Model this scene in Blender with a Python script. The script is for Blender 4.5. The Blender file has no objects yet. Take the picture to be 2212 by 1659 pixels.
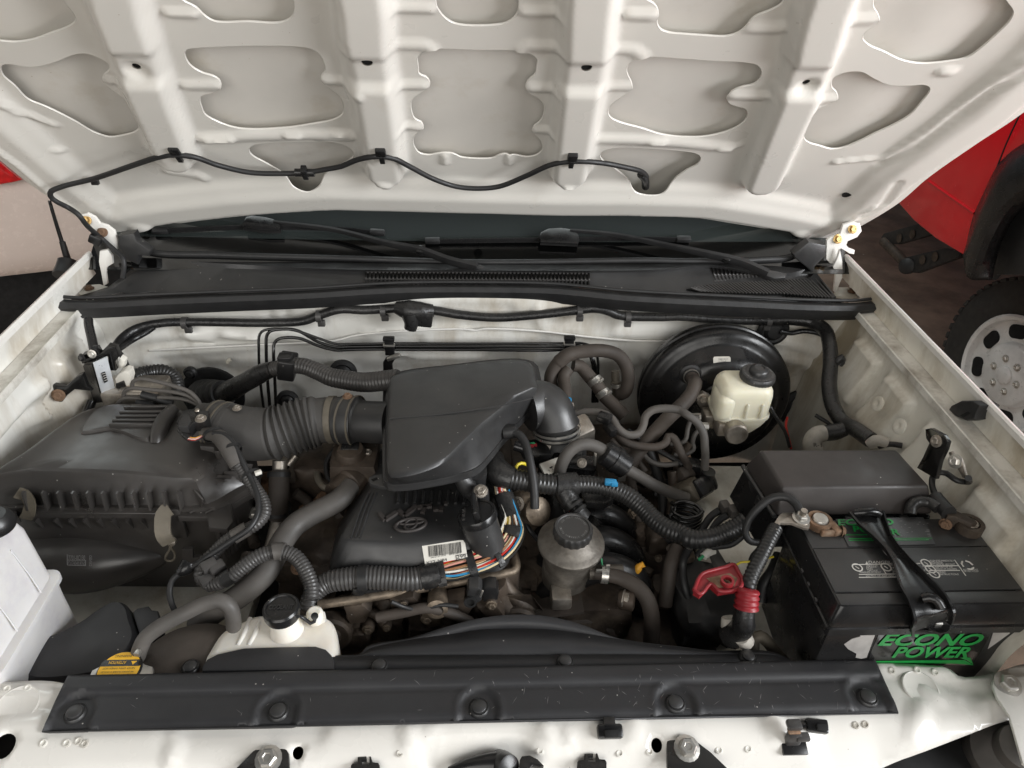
import bpy, bmesh, math, random
import numpy as np
from math import sin, cos, pi, radians, sqrt, atan2
from mathutils import Vector, Matrix
from mathutils.geometry import delaunay_2d_cdt
random.seed(7); rng = np.random.RandomState(11)
SC = bpy.context.scene
COL = SC.collection

# ------------------------------------------------------------------ camera
CAM = Vector((0.0, -0.53, 1.85)); FPX = 1533.0
_p, _y, _r = radians(35), radians(3.3), radians(1.8)
_fwd = Vector((sin(_y)*cos(_p), cos(_y)*cos(_p), -sin(_p)))
_rt = Vector((cos(_y), -sin(_y), 0)); _up = _rt.cross(_fwd)
CR = _rt*cos(_r) + _up*sin(_r); CU = -_rt*sin(_r) + _up*cos(_r); CD = _fwd
cam = bpy.data.cameras.new('camera'); cam.sensor_fit = 'HORIZONTAL'; cam.sensor_width = 36
cam.lens = 36*FPX/2212.0; cam.clip_start = 0.02; cam.clip_end = 200
camo = bpy.data.objects.new('camera', cam); COL.objects.link(camo)
camo.matrix_world = Matrix(((CR.x, CU.x, -CD.x, CAM.x), (CR.y, CU.y, -CD.y, CAM.y), (CR.z, CU.z, -CD.z, CAM.z), (0, 0, 0, 1)))
SC.camera = camo

# ------------------------------------------------------------------ light
wd = bpy.data.worlds.new('World'); SC.world = wd; wd.use_nodes = True
wd.node_tree.nodes['Background'].inputs[0].default_value = (0.92, 0.96, 1.0, 1)
wd.node_tree.nodes['Background'].inputs[1].default_value = 0.095
def area(name, loc, tgt, sx, sy, power, col):
    l = bpy.data.lights.new(name, 'AREA'); l.shape = 'RECTANGLE'; l.size = sx; l.size_y = sy; l.energy = power; l.color = col
    o = bpy.data.objects.new(name, l); COL.objects.link(o); o.location = loc
    o.rotation_euler = (Vector(tgt)-Vector(loc)).to_track_quat('-Z', 'Y').to_euler(); return o
area('open_door_daylight', (3.0, -1.25, 2.15), (0, .45, 1.2), 1.7, 2.2, 185, (0.96, 0.98, 1.0))
area('front_door_daylight', (-0.6, -3.2, 2.5), (0, .4, 1.15), 3.4, 2.4, 70, (1.0, 0.97, 0.92))
area('roof_skylight', (0.0, 3.3, 4.4), (0, 3.0, 0), 7.0, 1.8, 150, (0.93, 1.0, 0.99))
_l = area('champagne_car_fill', (-2.7, -1.6, 2.3), (-2.1, 2.0, .7), 1.2, 1.6, 15, (1.0, 0.97, 0.94)); _l.data.spread = radians(60)  # added fill lamp aimed at the champagne car, no seen source
SC.view_settings.view_transform = 'Standard'; SC.view_settings.look = 'None'
SC.view_settings.exposure = 0.06; SC.view_settings.gamma = 1.0; SC.view_settings.use_curve_mapping = False

# ------------------------------------------------------------------ pixel helpers (a view ray met with a real plane)
def ray(t): return CD + CR*((t[0]-1106)/FPX) - CU*((t[1]-829.5)/FPX)
def pz(t, z): d = ray(t); return CAM + d*((z-CAM.z)/d.z)
def py(t, y): d = ray(t); return CAM + d*((y-CAM.y)/d.y)
def px(t, x): d = ray(t); return CAM + d*((x-CAM.x)/d.x)
def pn(t, o, n): d = ray(t); return CAM + d*((Vector(o)-CAM).dot(n)/d.dot(n))
def _t(y0, x0): return lambda zx, zy: (x0*.86406+zx*.33594, y0*.86406+zy*.33594)
A1, A2, A3 = (_t(0, x) for x in (0, 850, 1700))
B1, B2, B3 = (_t(500, x) for x in (0, 850, 1700))
C1, C2, C3 = (_t(960, x) for x in (0, 850, 1700))
D1, D2, D3 = (_t(1440, x) for x in (0, 850, 1700))
def mz(T, *pts): return [pz(T(p[0], p[1]), p[2]) for p in pts]
def my(T, *pts): return [py(T(p[0], p[1]), p[2]) for p in pts]

# ------------------------------------------------------------------ materials
MATS = {}
def M(name, col, rough=.5, metal=0., var=.25, vs=18., bump=.0, bs=350., dust=0., dustcol=(.55,.52,.47), speck=0., coat=0., spec=.5,
      dirt=None, dirtamt=.5, dirts=9., sss=0., trans=0., emit=None, streak=False, speckcol=(.6, .57, .52), sscale=95.):
    m = bpy.data.materials.new(name); m.use_nodes = True; nt = m.node_tree; N = nt.nodes; L = nt.links
    b = N['Principled BSDF']; b.inputs['Roughness'].default_value = rough; b.inputs['Metallic'].default_value = metal
    b.inputs['Specular IOR Level'].default_value = spec
    if coat: b.inputs['Coat Weight'].default_value = coat; b.inputs['Coat Roughness'].default_value = .08
    if sss: b.inputs['Subsurface Weight'].default_value = sss; b.inputs['Subsurface Radius'].default_value = (.02, .018, .014); b.inputs['Subsurface Scale'].default_value = .6
    if trans: b.inputs['Transmission Weight'].default_value = trans
    tc = N.new('ShaderNodeTexCoord'); co = tc.outputs['Object']
    def noise(sc, det=4., rg=.55, vec=None):
        n = N.new('ShaderNodeTexNoise'); n.inputs['Scale'].default_value = sc; n.inputs['Detail'].default_value = det
        n.inputs['Roughness'].default_value = rg; L.new(vec or co, n.inputs['Vector']); return n.outputs['Fac']
    def ramp(f, a, c0=0., c1=1., b_=None):
        r = N.new('ShaderNodeMapRange'); r.inputs['From Min'].default_value = a; r.inputs['From Max'].default_value = b_
        r.inputs['To Min'].default_value = c0; r.inputs['To Max'].default_value = c1; L.new(f, r.inputs['Value']); return r.outputs[0]
    def mix(f, a, c):
        x = N.new('ShaderNodeMix'); x.data_type = 'RGBA'; L.new(f, x.inputs[0])
        for s, v in ((6, a), (7, c)):
            if isinstance(v, tuple): x.inputs[s].default_value = (*v, 1)
            else: L.new(v, x.inputs[s])
        return x.outputs[2]
    c = tuple(col)
    lo = tuple(x*(1-var) for x in c); hi = tuple(min(1, x*(1+var)) for x in c)
    cur = mix(ramp(noise(vs), .3, b_=.7), lo, hi)
    vecs = co
    if streak:
        mp = N.new('ShaderNodeMapping'); mp.inputs['Scale'].default_value = (1, 1, .22); L.new(co, mp.inputs[0]); vecs = mp.outputs[0]
    if dirt:
        cur = mix(ramp(noise(dirts, 7., .68, vecs), .62-.22*dirtamt, 0, dirtamt, .80-.15*dirtamt), cur, tuple(dirt))
    if dust:
        cur = mix(ramp(noise(7., 6., .65), .35, 0., dust, .75), cur, tuple(dustcol))
    if speck:
        v = N.new('ShaderNodeTexVoronoi'); v.inputs['Scale'].default_value = sscale; v.inputs['Randomness'].default_value = 1.; L.new(co, v.inputs['Vector'])
        lt = N.new('ShaderNodeMath'); lt.operation = 'LESS_THAN'; lt.inputs[1].default_value = .085; L.new(v.outputs['Distance'], lt.inputs[0])
        sp = N.new('ShaderNodeSeparateColor'); L.new(v.outputs['Color'], sp.inputs[0])
        l2 = N.new('ShaderNodeMath'); l2.operation = 'LESS_THAN'; l2.inputs[1].default_value = speck; L.new(sp.outputs[0], l2.inputs[0])
        mu = N.new('ShaderNodeMath'); mu.operation = 'MULTIPLY'; L.new(lt.outputs[0], mu.inputs[0]); L.new(l2.outputs[0], mu.inputs[1])
        m3 = N.new('ShaderNodeMath'); m3.operation = 'MULTIPLY'; L.new(mu.outputs[0], m3.inputs[0]); m3.inputs[1].default_value = .6
        cur = mix(m3.outputs[0], cur, tuple(speckcol))
    L.new(cur, b.inputs['Base Color'])
    L.new(ramp(noise(vs*2.3), .3, max(.03, rough-.10), min(1, rough+.12), .7), b.inputs['Roughness'])
    if bump:
        bp = N.new('ShaderNodeBump'); bp.inputs['Strength'].default_value = bump; bp.inputs['Distance'].default_value = .001
        L.new(noise(bs, 3., .6), bp.inputs['Height']); L.new(bp.outputs[0], b.inputs['Normal'])
    if emit: b.inputs['Emission Color'].default_value = (*emit, 1); b.inputs['Emission Strength'].default_value = 1.
    MATS[name] = m; return m
white = M('white_paint', (.82, .80, .755), .28, var=.03, vs=6, coat=.4, dirt=(.42, .36, .27), dirtamt=.16, dirts=7)
hoodw = M('hood_underside_paint', (.735, .71, .655), .34, var=.02, vs=5, coat=.25, dirt=(.46, .37, .24), dirtamt=.14, dirts=16, speck=.035, speckcol=(.28, .16, .08), sscale=120.)
skinw = M('hood_skin_paint', (.72, .69, .635), .45, var=.05, vs=8, dirt=(.46, .38, .25), dirtamt=.34, dirts=9, speck=.02, speckcol=(.3, .2, .1))
baywhite = M('bay_paint', (.80, .785, .735), .32, var=.04, vs=5, coat=.25, dirt=(.34, .26, .15), dirtamt=.68, dirts=7, streak=True, speck=.05, speckcol=(.3, .2, .12))
baycream = M('bay_paint_stained', (.78, .755, .675), .38, var=.06, vs=5, coat=.15, dirt=(.30, .23, .13), dirtamt=.82, dirts=6, streak=True, speck=.08, speckcol=(.3, .22, .12))
ledge = M('dusty_ledge_paint', (.74, .72, .66), .5, var=.05, dirt=(.24, .20, .15), dirtamt=.80, dirts=14)
frontw = M('front_panel_paint', (.76, .735, .685), .26, var=.03, vs=6, coat=.4, dirt=(.42, .34, .22), dirtamt=.2, dirts=11, speck=.05, speckcol=(.2, .16, .12))
blk = M('black_plastic', (.021, .021, .0215), .40, spec=.8, var=.2, vs=9, bump=.25, bs=900, dust=.07, dustcol=(.16, .145, .13), speck=.22)
blksm = M('smooth_black_plastic', (.0105, .0105, .011), .28, var=.2, vs=9, bump=.05, bs=500, dust=.04, dustcol=(.16, .14, .12), speck=.06)
blkrad = M('radiator_cover_plastic', (.024, .024, .026), .46, var=.15, vs=9, bump=.3, bs=1200, dust=.07, dustcol=(.14, .135, .13), speck=.14)
blkair = M('airbox_plastic', (.034, .031, .029), .35, spec=.85, var=.2, vs=7, bump=.10, bs=900, dust=.20, dustcol=(.105, .09, .076), speck=.18)
blkglos = M('gloss_black_paint', (.006, .006, .0062), .16, var=.1, coat=.4, dust=.02)
blkfuse = M('dusty_lid_letter_glint_plastic', (.040, .035, .033), .42, var=.2, vs=12, bump=.1, bs=900, dust=.25, dustcol=(.13, .11, .10), speck=.1)  # dusty fuse lid; also the painted highlights of the cover lettering
boostb = M('booster_black_paint', (.007, .007, .0075), .30, var=.15, vs=14, bump=.05, bs=200, dust=.05, dustcol=(.14, .12, .1))
grbolt = M('grimy_bolt_metal', (.20, .16, .12), .5, .6, var=.4, vs=60, bump=.4, bs=200, dirt=(.06, .045, .033), dirtamt=.6, dirts=70)
rubber = M('rubber', (.015, .015, .0155), .5, var=.2, vs=25, bump=.2, bs=300, dust=.07, dustcol=(.13, .12, .11))
tape = M('wrapped_tape', (.009, .009, .0095), .32, var=.3, vs=60, bump=1.0, bs=160, dust=.05)
hoseb = M('dusty_hose_rubber', (.050, .040, .033), .68, var=.3, vs=14, bump=.25, bs=500, dust=.30, dustcol=(.11, .09, .072))
hoseg = M('grey_hose_rubber', (.082, .076, .070), .58, var=.3, vs=16, bump=.25, bs=400, dust=.40, dustcol=(.155, .135, .115))
duct = M('intake_rubber', (.066, .063, .060), .55, var=.15, vs=12, bump=.35, bs=900, dust=.22, dustcol=(.11, .098, .085), speck=.16)
corr = M('convoluted_tube_plastic', (.052, .050, .049), .36, var=.2, vs=20, dust=.18, dustcol=(.15, .135, .12))
corrb = M('black_convoluted_tube', (.015, .015, .015), .36, var=.2, vs=20, dust=.08, dustcol=(.13, .115, .1))
alu = M('dirty_aluminium', (.44, .40, .35), .42, .85, var=.3, vs=30, bump=.4, bs=120, dirt=(.12, .085, .055), dirtamt=.7, dirts=25)
alud = M('grimy_cast_metal', (.062, .047, .036), .55, .3, var=.5, vs=22, bump=.9, bs=80, dirt=(.16, .125, .09), dirtamt=.55, dirts=30, speck=.1)
steel = M('zinc_steel', (.58, .56, .52), .35, .85, var=.2, vs=60, dirt=(.3, .22, .14), dirtamt=.3, dirts=60)
brass = M('yellow_zinc_bolt', (.58, .40, .17), .38, .9, var=.3, vs=80, dirt=(.30, .13, .05), dirtamt=.5, dirts=90)
rust = M('rusted_metal', (.21, .125, .075), .75, .2, var=.5, vs=60, bump=.6, bs=300, dirt=(.36, .29, .22), dirtamt=.55, dirts=80)
tan = M('tan_strap', (.12, .102, .074), .55, .3, var=.2, vs=40, dust=.2)
cream = M('cream_reservoir_plastic', (.84, .80, .64), .34, var=.06, vs=12, sss=.45, dirt=(.6, .5, .28), dirtamt=.25)
milky = M('milky_tank_plastic', (.82, .78, .70), .32, var=.05, vs=8, sss=.45, dirt=(.62, .48, .38), dirtamt=.35, dirts=10)
washm = M('washer_tank_plastic', (.68, .665, .655), .38, var=.05, vs=8, sss=.4, dirt=(.47, .43, .50), dirtamt=.55, dirts=12)
cloth = M('grubby_cloth_tape', (.46, .43, .38), .7, var=.2, vs=60, bump=.5, bs=300, dirt=(.2, .16, .12), dirtamt=.5, dirts=60)
label = M('paper_label', (.74, .71, .64), .55, var=.05)
ink = M('label_ink', (.03, .03, .03), .6, var=.0)
printw = M('white_print', (.60, .58, .54), .6, var=.1)
printg = M('grey_print', (.22, .215, .21), .6, var=.15)
green = M('green_print', (.012, .27, .05), .4, var=.25, vs=40)
yellow = M('yellow_label', (.86, .48, .03), .5, var=.08)
redp = M('red_boot_plastic', (.25, .010, .017), .42, var=.25, dust=.12, dustcol=(.2, .1, .08))
dark = M('shade_black', (.004, .004, .004), .9, var=0)  # near-black; in most uses painted in place of shade inside openings
silv = M('silver_case', (.60, .62, .64), .36, .35, var=.12, vs=30)
foil = M('torn_label_foil', (.42, .40, .38), .45, .2, var=.2, vs=40)
redpaint = M('red_car_paint', (.72, .006, .014), .16, var=.03, coat=.8)
champ = M('champagne_car_paint', (.64, .555, .505), .22, .0, var=.03, coat=.7)
redlens = M('red_lamp_lens', (.5, .008, .01), .12, var=.3, vs=60, coat=.8)
concrete = M('workshop_floor', (.26, .195, .145), .7, var=.35, vs=3.5, bump=.4, bs=40, dirt=(.09, .07, .055), dirtamt=.8, dirts=3.2, speck=.16, sscale=16.)
tyre = M('tyre_rubber', (.020, .019, .018), .7, var=.2, bump=.3, bs=200, dust=.25, dustcol=(.08, .07, .055))
whl = M('wheel_alloy', (.80, .79, .77), .34, .1, var=.10, vs=20, dust=.1)
glass = M('windscreen_glass', (.026, .031, .030), .03, var=0., coat=1.)  # opaque; grey-teal of reflections and interior put into the base colour
frit = M('windscreen_dark_band', (.002, .002, .002), .05, var=0., coat=1.)
wire = {k: M('wire_'+k, c, .4, var=.05) for k, c in dict(cream=(.68, .56, .34), red=(.5, .03, .02), white=(.7, .68, .62), yellow=(.72, .58, .04), blue=(.03, .26, .5),
        pink=(.62, .3, .24), orange=(.75, .36, .03), green=(.03, .3, .12), brown=(.28, .13, .06), black=(.02, .02, .02)).items()}

# ------------------------------------------------------------------ objects
def thing(name, label_, cat, group=None):
    o = bpy.data.objects.new(name, None); COL.objects.link(o); o.empty_display_size = .02
    o['label'] = label_; o['category'] = cat
    if group: o['group'] = group
    return o
def tag(o, label_, cat, group=None):
    o['label'] = label_; o['category'] = cat
    if group: o['group'] = group
    return o
def link(name, me, mat, parent=None, lab=None):
    if mat is not None and not me.materials: me.materials.append(mat)
    o = bpy.data.objects.new(name, me); COL.objects.link(o)
    if parent is not None: o.parent = parent
    if lab: o['label'] = lab
    return o
def mesh(name, v, f, mat, parent=None, sharp=40, lab=None, recalc=True):
    me = bpy.data.meshes.new(name)
    me.from_pydata([tuple(x) for x in v], [], [tuple(x) for x in f])
    if recalc:
        bm = bmesh.new(); bm.from_mesh(me); bmesh.ops.recalc_face_normals(bm, faces=bm.faces); bm.to_mesh(me); bm.free()
    me.polygons.foreach_set('use_smooth', [True]*len(me.polygons))
    if sharp: me.set_sharp_from_angle(angle=radians(sharp))
    return link(name, me, mat, parent, lab)
def from_bm(name, bm, mat, parent=None, sharp=40, lab=None):
    bmesh.ops.recalc_face_normals(bm, faces=bm.faces)
    me = bpy.data.meshes.new(name); bm.to_mesh(me); bm.free()
    me.polygons.foreach_set('use_smooth', [True]*len(me.polygons)); me.set_sharp_from_angle(angle=radians(sharp))
    return link(name, me, mat, parent, lab)
def inst(o, name, mat4, parent=None, lab=None):
    c = bpy.data.objects.new(name, o.data if hasattr(o, 'data') else o); COL.objects.link(c); c.matrix_world = mat4
    if parent is not None: c.parent = parent
    if lab: c['label'] = lab
    return c
def axes(o, zdir, xdir=None):
    z = Vector(zdir).normalized(); x = Vector(xdir) if xdir is not None else Vector((1, 0, 0)) if abs(z.x) < .9 else Vector((0, 1, 0))
    y = z.cross(x).normalized(); x = y.cross(z)
    return Matrix(((x.x, y.x, z.x, o[0]), (x.y, y.y, z.y, o[1]), (x.z, y.z, z.z, o[2]), (0, 0, 0, 1)))
def cr(P, step=.006, closed=False):
    P = [Vector(p) for p in P]; n = len(P); out = []
    if n == 2 and not closed:
        k = max(1, int((P[1]-P[0]).length/step)); return [P[0].lerp(P[1], i/k) for i in range(k+1)]
    dense = []
    rngs = range(n if closed else n-1)
    for i in rngs:
        if closed: a, b, c, d = P[(i-1) % n], P[i], P[(i+1) % n], P[(i+2) % n]
        else:
            b, c = P[i], P[i+1]; a = P[i-1] if i else b*2-c; d = P[i+2] if i+2 < n else c*2-b
        t0 = 0; t1 = max(1e-6, (b-a).length**.5); t2 = t1+max(1e-6, (c-b).length**.5); t3 = t2+max(1e-6, (d-c).length**.5)
        for k in range(14):
            t = t1+(t2-t1)*k/14
            a1 = a*((t1-t)/(t1-t0))+b*((t-t0)/(t1-t0)); a2 = b*((t2-t)/(t2-t1))+c*((t-t1)/(t2-t1)); a3 = c*((t3-t)/(t3-t2))+d*((t-t2)/(t3-t2))
            b1 = a1*((t2-t)/(t2-t0))+a2*((t-t0)/(t2-t0)); b2 = a2*((t3-t)/(t3-t1))+a3*((t-t1)/(t3-t1))
            dense.append(b1*((t2-t)/(t2-t1))+b2*((t-t1)/(t2-t1)))
    dense.append(P[0] if closed else P[-1])
    s = [0.]
    for i in range(1, len(dense)): s.append(s[-1]+(dense[i]-dense[i-1]).length)
    k = max(2, int(round(s[-1]/step))); j = 0
    for i in range(k+(0 if closed else 1)):
        q = s[-1]*i/k
        while j < len(s)-2 and s[j+1] < q: j += 1
        w = (q-s[j])/max(1e-9, s[j+1]-s[j]); out.append(dense[j].lerp(dense[j+1], min(1, max(0, w))))
    return out
def sweep_vf(P, rad, seg=12, section=None, up=None, caps=True):
    """rad: list of radii; section: list of (a,b) in the frame instead of a circle"""
    n = len(P); T = [((P[min(i+1, n-1)]-P[max(i-1, 0)]).normalized()) for i in range(n)]
    u = Vector((1, 0, 0)).cross(T[0]) if up == 'x' else Vector(up) if up else (Vector((0, 0, 1)) if abs(T[0].z) < .9 else Vector((0, 1, 0)))
    V_ = []; F_ = []; m = seg if section is None else len(section)
    for i in range(n):
        if up == 'x': u = Vector((1, 0, 0)).cross(T[i])
        elif up: u = Vector(up)
        a = (u-T[i]*u.dot(T[i])).normalized(); b = T[i].cross(a); u = a
        for k in range(m):
            if section is None: V_.append(P[i]+(a*cos(2*pi*k/m)+b*sin(2*pi*k/m))*rad[i])
            else: V_.append(P[i]+(a*section[k][0]+b*section[k][1])*rad[i])
    for i in range(n-1):
        for k in range(m): F_.append((i*m+k, i*m+(k+1) % m, (i+1)*m+(k+1) % m, (i+1)*m+k))
    if caps: F_.append(tuple(range(m))); F_.append(tuple((n-1)*m+k for k in range(m)))
    return V_, F_
def tube(name, P, r, mat, parent=None, seg=12, pitch=None, depth=.14, step=.006, lab=None, section=None, up=None, sharp=50):
    L_ = cr(P, pitch/4 if pitch else step)
    n = len(L_)
    if isinstance(r, (list, tuple)):
        rr = [float(np.interp(i/(n-1), np.linspace(0, 1, len(r)), r)) for i in range(n)]
    else: rr = [r]*n
    if pitch: rr = [x*(1-depth*(1, .12, .12, .9)[i % 4]) for i, x in enumerate(rr)]
    v, f = sweep_vf(L_, rr, seg, section, up)
    return mesh(name, v, f, mat, parent, sharp, lab)
def lathe(name, prof, o, ax, mat, parent=None, seg=32, lab=None, sharp=38, lobes=None, xdir=None, closed=False):
    Mx = axes(o, ax, xdir); V_ = []; F_ = []
    for (r, h) in prof:
        for k in range(seg):
            a = 2*pi*k/seg; q = r
            if lobes and r > lobes[2]: q = r*(1+lobes[1]*(1 if (k*lobes[0]//seg*2 + (2*k*lobes[0]//seg)) % 2 else -1)) if False else r*(1+lobes[1]*cos(lobes[0]*a))
            V_.append(Mx @ Vector((q*cos(a), q*sin(a), h)))
    n = len(prof)
    for i in range(n-1):
        for k in range(seg): F_.append((i*seg+k, i*seg+(k+1) % seg, (i+1)*seg+(k+1) % seg, (i+1)*seg+k))
    if closed:
        for k in range(seg): F_.append(((n-1)*seg+k, (n-1)*seg+(k+1) % seg, (k+1) % seg, k))
    if prof[0][0] > 1e-5 and not closed: F_.append(tuple(range(seg)))
    if prof[-1][0] > 1e-5 and not closed: F_.append(tuple((n-1)*seg+k for k in range(seg)))
    o_ = mesh(name, V_, F_, mat, parent, sharp, lab)
    if prof[0][0] <= 1e-5 or prof[-1][0] <= 1e-5:
        bm = bmesh.new(); bm.from_mesh(o_.data); bmesh.ops.remove_doubles(bm, verts=bm.verts, dist=1e-6); bmesh.ops.recalc_face_normals(bm, faces=bm.faces); bm.to_mesh(o_.data); bm.free()
    return o_
def prism(name, pts, thick, mat, parent=None, bevel=0., lab=None, n=None, sharp=40, seg=2):
    """flat outline given thickness, extruded away from the camera side (or along -n)"""
    P = [Vector(p) for p in pts]
    nn = Vector(n) if n is not None else None
    if nn is None:
        nn = Vector((0, 0, 0))
        for i in range(len(P)): nn += P[i].cross(P[(i+1) % len(P)])
        nn.normalize()
        if nn.dot(CAM-P[0]) < 0: nn = -nn
    else: nn.normalize()
    bm = bmesh.new(); a = [bm.verts.new(p) for p in P]; b = [bm.verts.new(p-nn*thick) for p in P]; k = len(P)
    bm.faces.new(a); bm.faces.new(b[::-1])
    for i in range(k): bm.faces.new((a[i], b[i], b[(i+1) % k], a[(i+1) % k]))
    bmesh.ops.recalc_face_normals(bm, faces=bm.faces)
    if bevel:
        es = [e for e in bm.edges if e.verts[0] in a and e.verts[1] in a]
        bmesh.ops.bevel(bm, geom=es, offset=bevel, segments=seg, affect='EDGES', profile=.5)
    return from_bm(name, bm, mat, parent, sharp, lab)
def box(name, o, size, mat, parent=None, bevel=.002, M4=None, lab=None, seg=2, taper=None):
    bm = bmesh.new(); bmesh.ops.create_cube(bm, size=1)
    for v in bm.verts:
        v.co = Vector((v.co.x*size[0], v.co.y*size[1], v.co.z*size[2]))
        if taper and v.co.z > 0: v.co.x *= taper[0]; v.co.y *= taper[1]
    if bevel: bmesh.ops.bevel(bm, geom=list(bm.edges), offset=min(bevel, .45*min(size)), segments=seg, affect='EDGES', profile=.5)
    m4 = (M4 if M4 is not None else Matrix.Identity(4)).copy(); m4.translation = Vector(o)
    bm.transform(m4); return from_bm(name, bm, mat, parent, 40, lab)
def rot(rx=0, ry=0, rz=0):
    return (Matrix.Rotation(radians(rz), 4, 'Z') @ Matrix.Rotation(radians(ry), 4, 'Y') @ Matrix.Rotation(radians(rx), 4, 'X'))
def loft(name, rings, mat, parent=None, sharp=40, lab=None, cap=(True, True), closed=True):
    m = len(rings[0]); V_ = [p for r in rings for p in r]; F_ = []
    for i in range(len(rings)-1):
        for k in range(m if closed else m-1): F_.append((i*m+k, i*m+(k+1) % m, (i+1)*m+(k+1) % m, (i+1)*m+k))
    if closed and cap[0]: F_.append(tuple(range(m)))
    if closed and cap[1]: F_.append(tuple((len(rings)-1)*m+k for k in range(m)))
    return mesh(name, V_, F_, mat, parent, sharp, lab)
def rows(name, R_, n, mat, parent=None, thick=0., sharp=35, lab=None, smoothrows=0):
    """open sheet through a stack of curves"""
    G = []
    for r in R_:
        q = cr(r, .002); G.append([q[int(round(i*(len(q)-1)/(n-1)))] for i in range(n)])
    if smoothrows:
        cols = [cr([g[i] for g in G], .002) for i in range(n)]
        G = [[c[int(round(j*(len(c)-1)/(smoothrows-1)))] for c in cols] for j in range(smoothrows)]
    o = loft(name, G, mat, parent, sharp, lab, closed=False)
    if thick:
        s = o.modifiers.new('t', 'SOLIDIFY'); s.thickness = thick; s.offset = 0
    return o
def rrect(cx, cy, sx, sy, r, z, n=5, M4=None):
    out = []
    for qx, qy, a0 in ((1, 1, 0), (-1, 1, 90), (-1, -1, 180), (1, -1, 270)):
        for i in range(n+1):
            a = radians(a0+90*i/n); out.append(Vector((cx+qx*(sx/2-r)+r*cos(a), cy+qy*(sy/2-r)+r*sin(a), z)))
    return [M4 @ p for p in out] if M4 is not None else out
def polar(pts, n=72, c=None):
    """resample a star-shaped outline by angle so that outlines can be lofted"""
    P = [Vector(p) for p in pts]; z = sum(p.z for p in P)/len(P)
    c = Vector(c) if c is not None else sum(P, Vector())/len(P); Q = cr(P, .002, True)
    a = np.array([atan2(q.y-c.y, q.x-c.x) for q in Q]); r = np.array([sqrt((q.y-c.y)**2+(q.x-c.x)**2) for q in Q]); zz = np.array([q.z for q in Q])
    o = np.argsort(a); a, r, zz = a[o], r[o], zz[o]
    A = np.concatenate([a-2*pi, a, a+2*pi]); Rr = np.concatenate([r, r, r]); Zz = np.concatenate([zz]*3)
    out = []
    for k in range(n):
        t = -pi+2*pi*k/n; q = np.interp(t, A, Rr); out.append(Vector((c.x+q*cos(t), c.y+q*sin(t), float(np.interp(t, A, Zz)))))
    return out
# shared small hardware --------------------------------------------------
def _hex():
    bm = bmesh.new()
    def ring(r, h, n, ph=0): return [bm.verts.new((r*cos(2*pi*k/n+ph), r*sin(2*pi*k/n+ph), h)) for k in range(n)]
    def side(a, b):
        n = len(a)
        for k in range(n): bm.faces.new((a[k], a[(k+1) % n], b[(k+1) % n], b[k]))
    w0 = ring(1.45, 0, 16); w1 = ring(1.45, .16, 16); w2 = ring(1.05, .26, 16); side(w0, w1); side(w1, w2); bm.faces.new(w2)
    a = ring(1., .2, 6); b = ring(1., .85, 6); c = ring(.84, 1., 6); d = ring(.5, 1., 6); e = ring(.4, .88, 6)
    side(a, b); side(b, c); side(c, d); side(d, e); bm.faces.new(e)
    me = bpy.data.meshes.new('hex_bolt'); bmesh.ops.recalc_face_normals(bm, faces=bm.faces); bm.to_mesh(me); bm.free(); return me
HEX = {}
def bolt(p, ax, r, mat, parent, name='bolt', lab=None, xdir=None):
    k = mat.name
    if k not in HEX:
        HEX[k] = _hex(); HEX[k].materials.append(mat)
    m4 = axes(p, ax, xdir) @ Matrix.Diagonal((r, r, r, 1))
    return inst(HEX[k], name, m4, parent, lab)
def plate_pts(T, z, *pts): return [pz(T(*p), z) for p in pts]
TXT = {}
def text(name, s, ll, lr, ul, mat, parent=None, ext=.0, shear=0., lab=None, lift=.0006, bold=0.):
    """lettering fitted to the parallelogram ll, lr, ul on a real surface"""
    cu = bpy.data.curves.new(name, 'FONT'); cu.body = s; cu.shear = shear; cu.offset = bold; cu.resolution_u = 3
    ob = bpy.data.objects.new(name, cu); COL.objects.link(ob); me = bpy.data.meshes.new_from_object(ob)
    bpy.data.objects.remove(ob); bpy.data.curves.remove(cu)
    co = np.array([v.co[:] for v in me.vertices]); mn = co.min(0); mx = co.max(0)
    ll, lr, ul = Vector(ll), Vector(lr), Vector(ul); e1 = lr-ll; e2 = ul-ll; nn = e1.cross(e2).normalized()
    if nn.dot(CAM-ll) < 0: nn = -nn
    for v in me.vertices:
        a = (v.co.x-mn[0])/(mx[0]-mn[0]); b = (v.co.y-mn[1])/(mx[1]-mn[1]); v.co = ll+e1*a+e2*b+nn*lift
    if ext:
        bm = bmesh.new(); bm.from_mesh(me); r = bmesh.ops.extrude_face_region(bm, geom=list(bm.faces))
        bmesh.ops.translate(bm, verts=[g for g in r['geom'] if isinstance(g, bmesh.types.BMVert)], vec=nn*ext)
        bmesh.ops.recalc_face_normals(bm, faces=bm.faces); bm.to_mesh(me); bm.free()
    me.materials.clear(); return link(name, me, mat, parent, lab)
def ring_clamp(name, c, ax, r, w, mat, parent, t=.0012, tab=True, lab=None):
    o = lathe(name, [(r, -w/2), (r+t, -w/2), (r+t, w/2), (r, w/2)], c, ax, mat, parent, 24, lab, closed=True); return o
def clip_stud(parent, p, ax, r, mat, name='push_clip', lab=None):
    return lathe(name, [(r*1.0, 0), (r*1.0, r*.10), (r*.86, r*.28), (r*.80, r*.22), (r*.72, r*.22), (r*.70, r*.42), (r*.60, r*.50), (0, r*.52)], p, ax, mat, parent, 24, lab)
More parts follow.
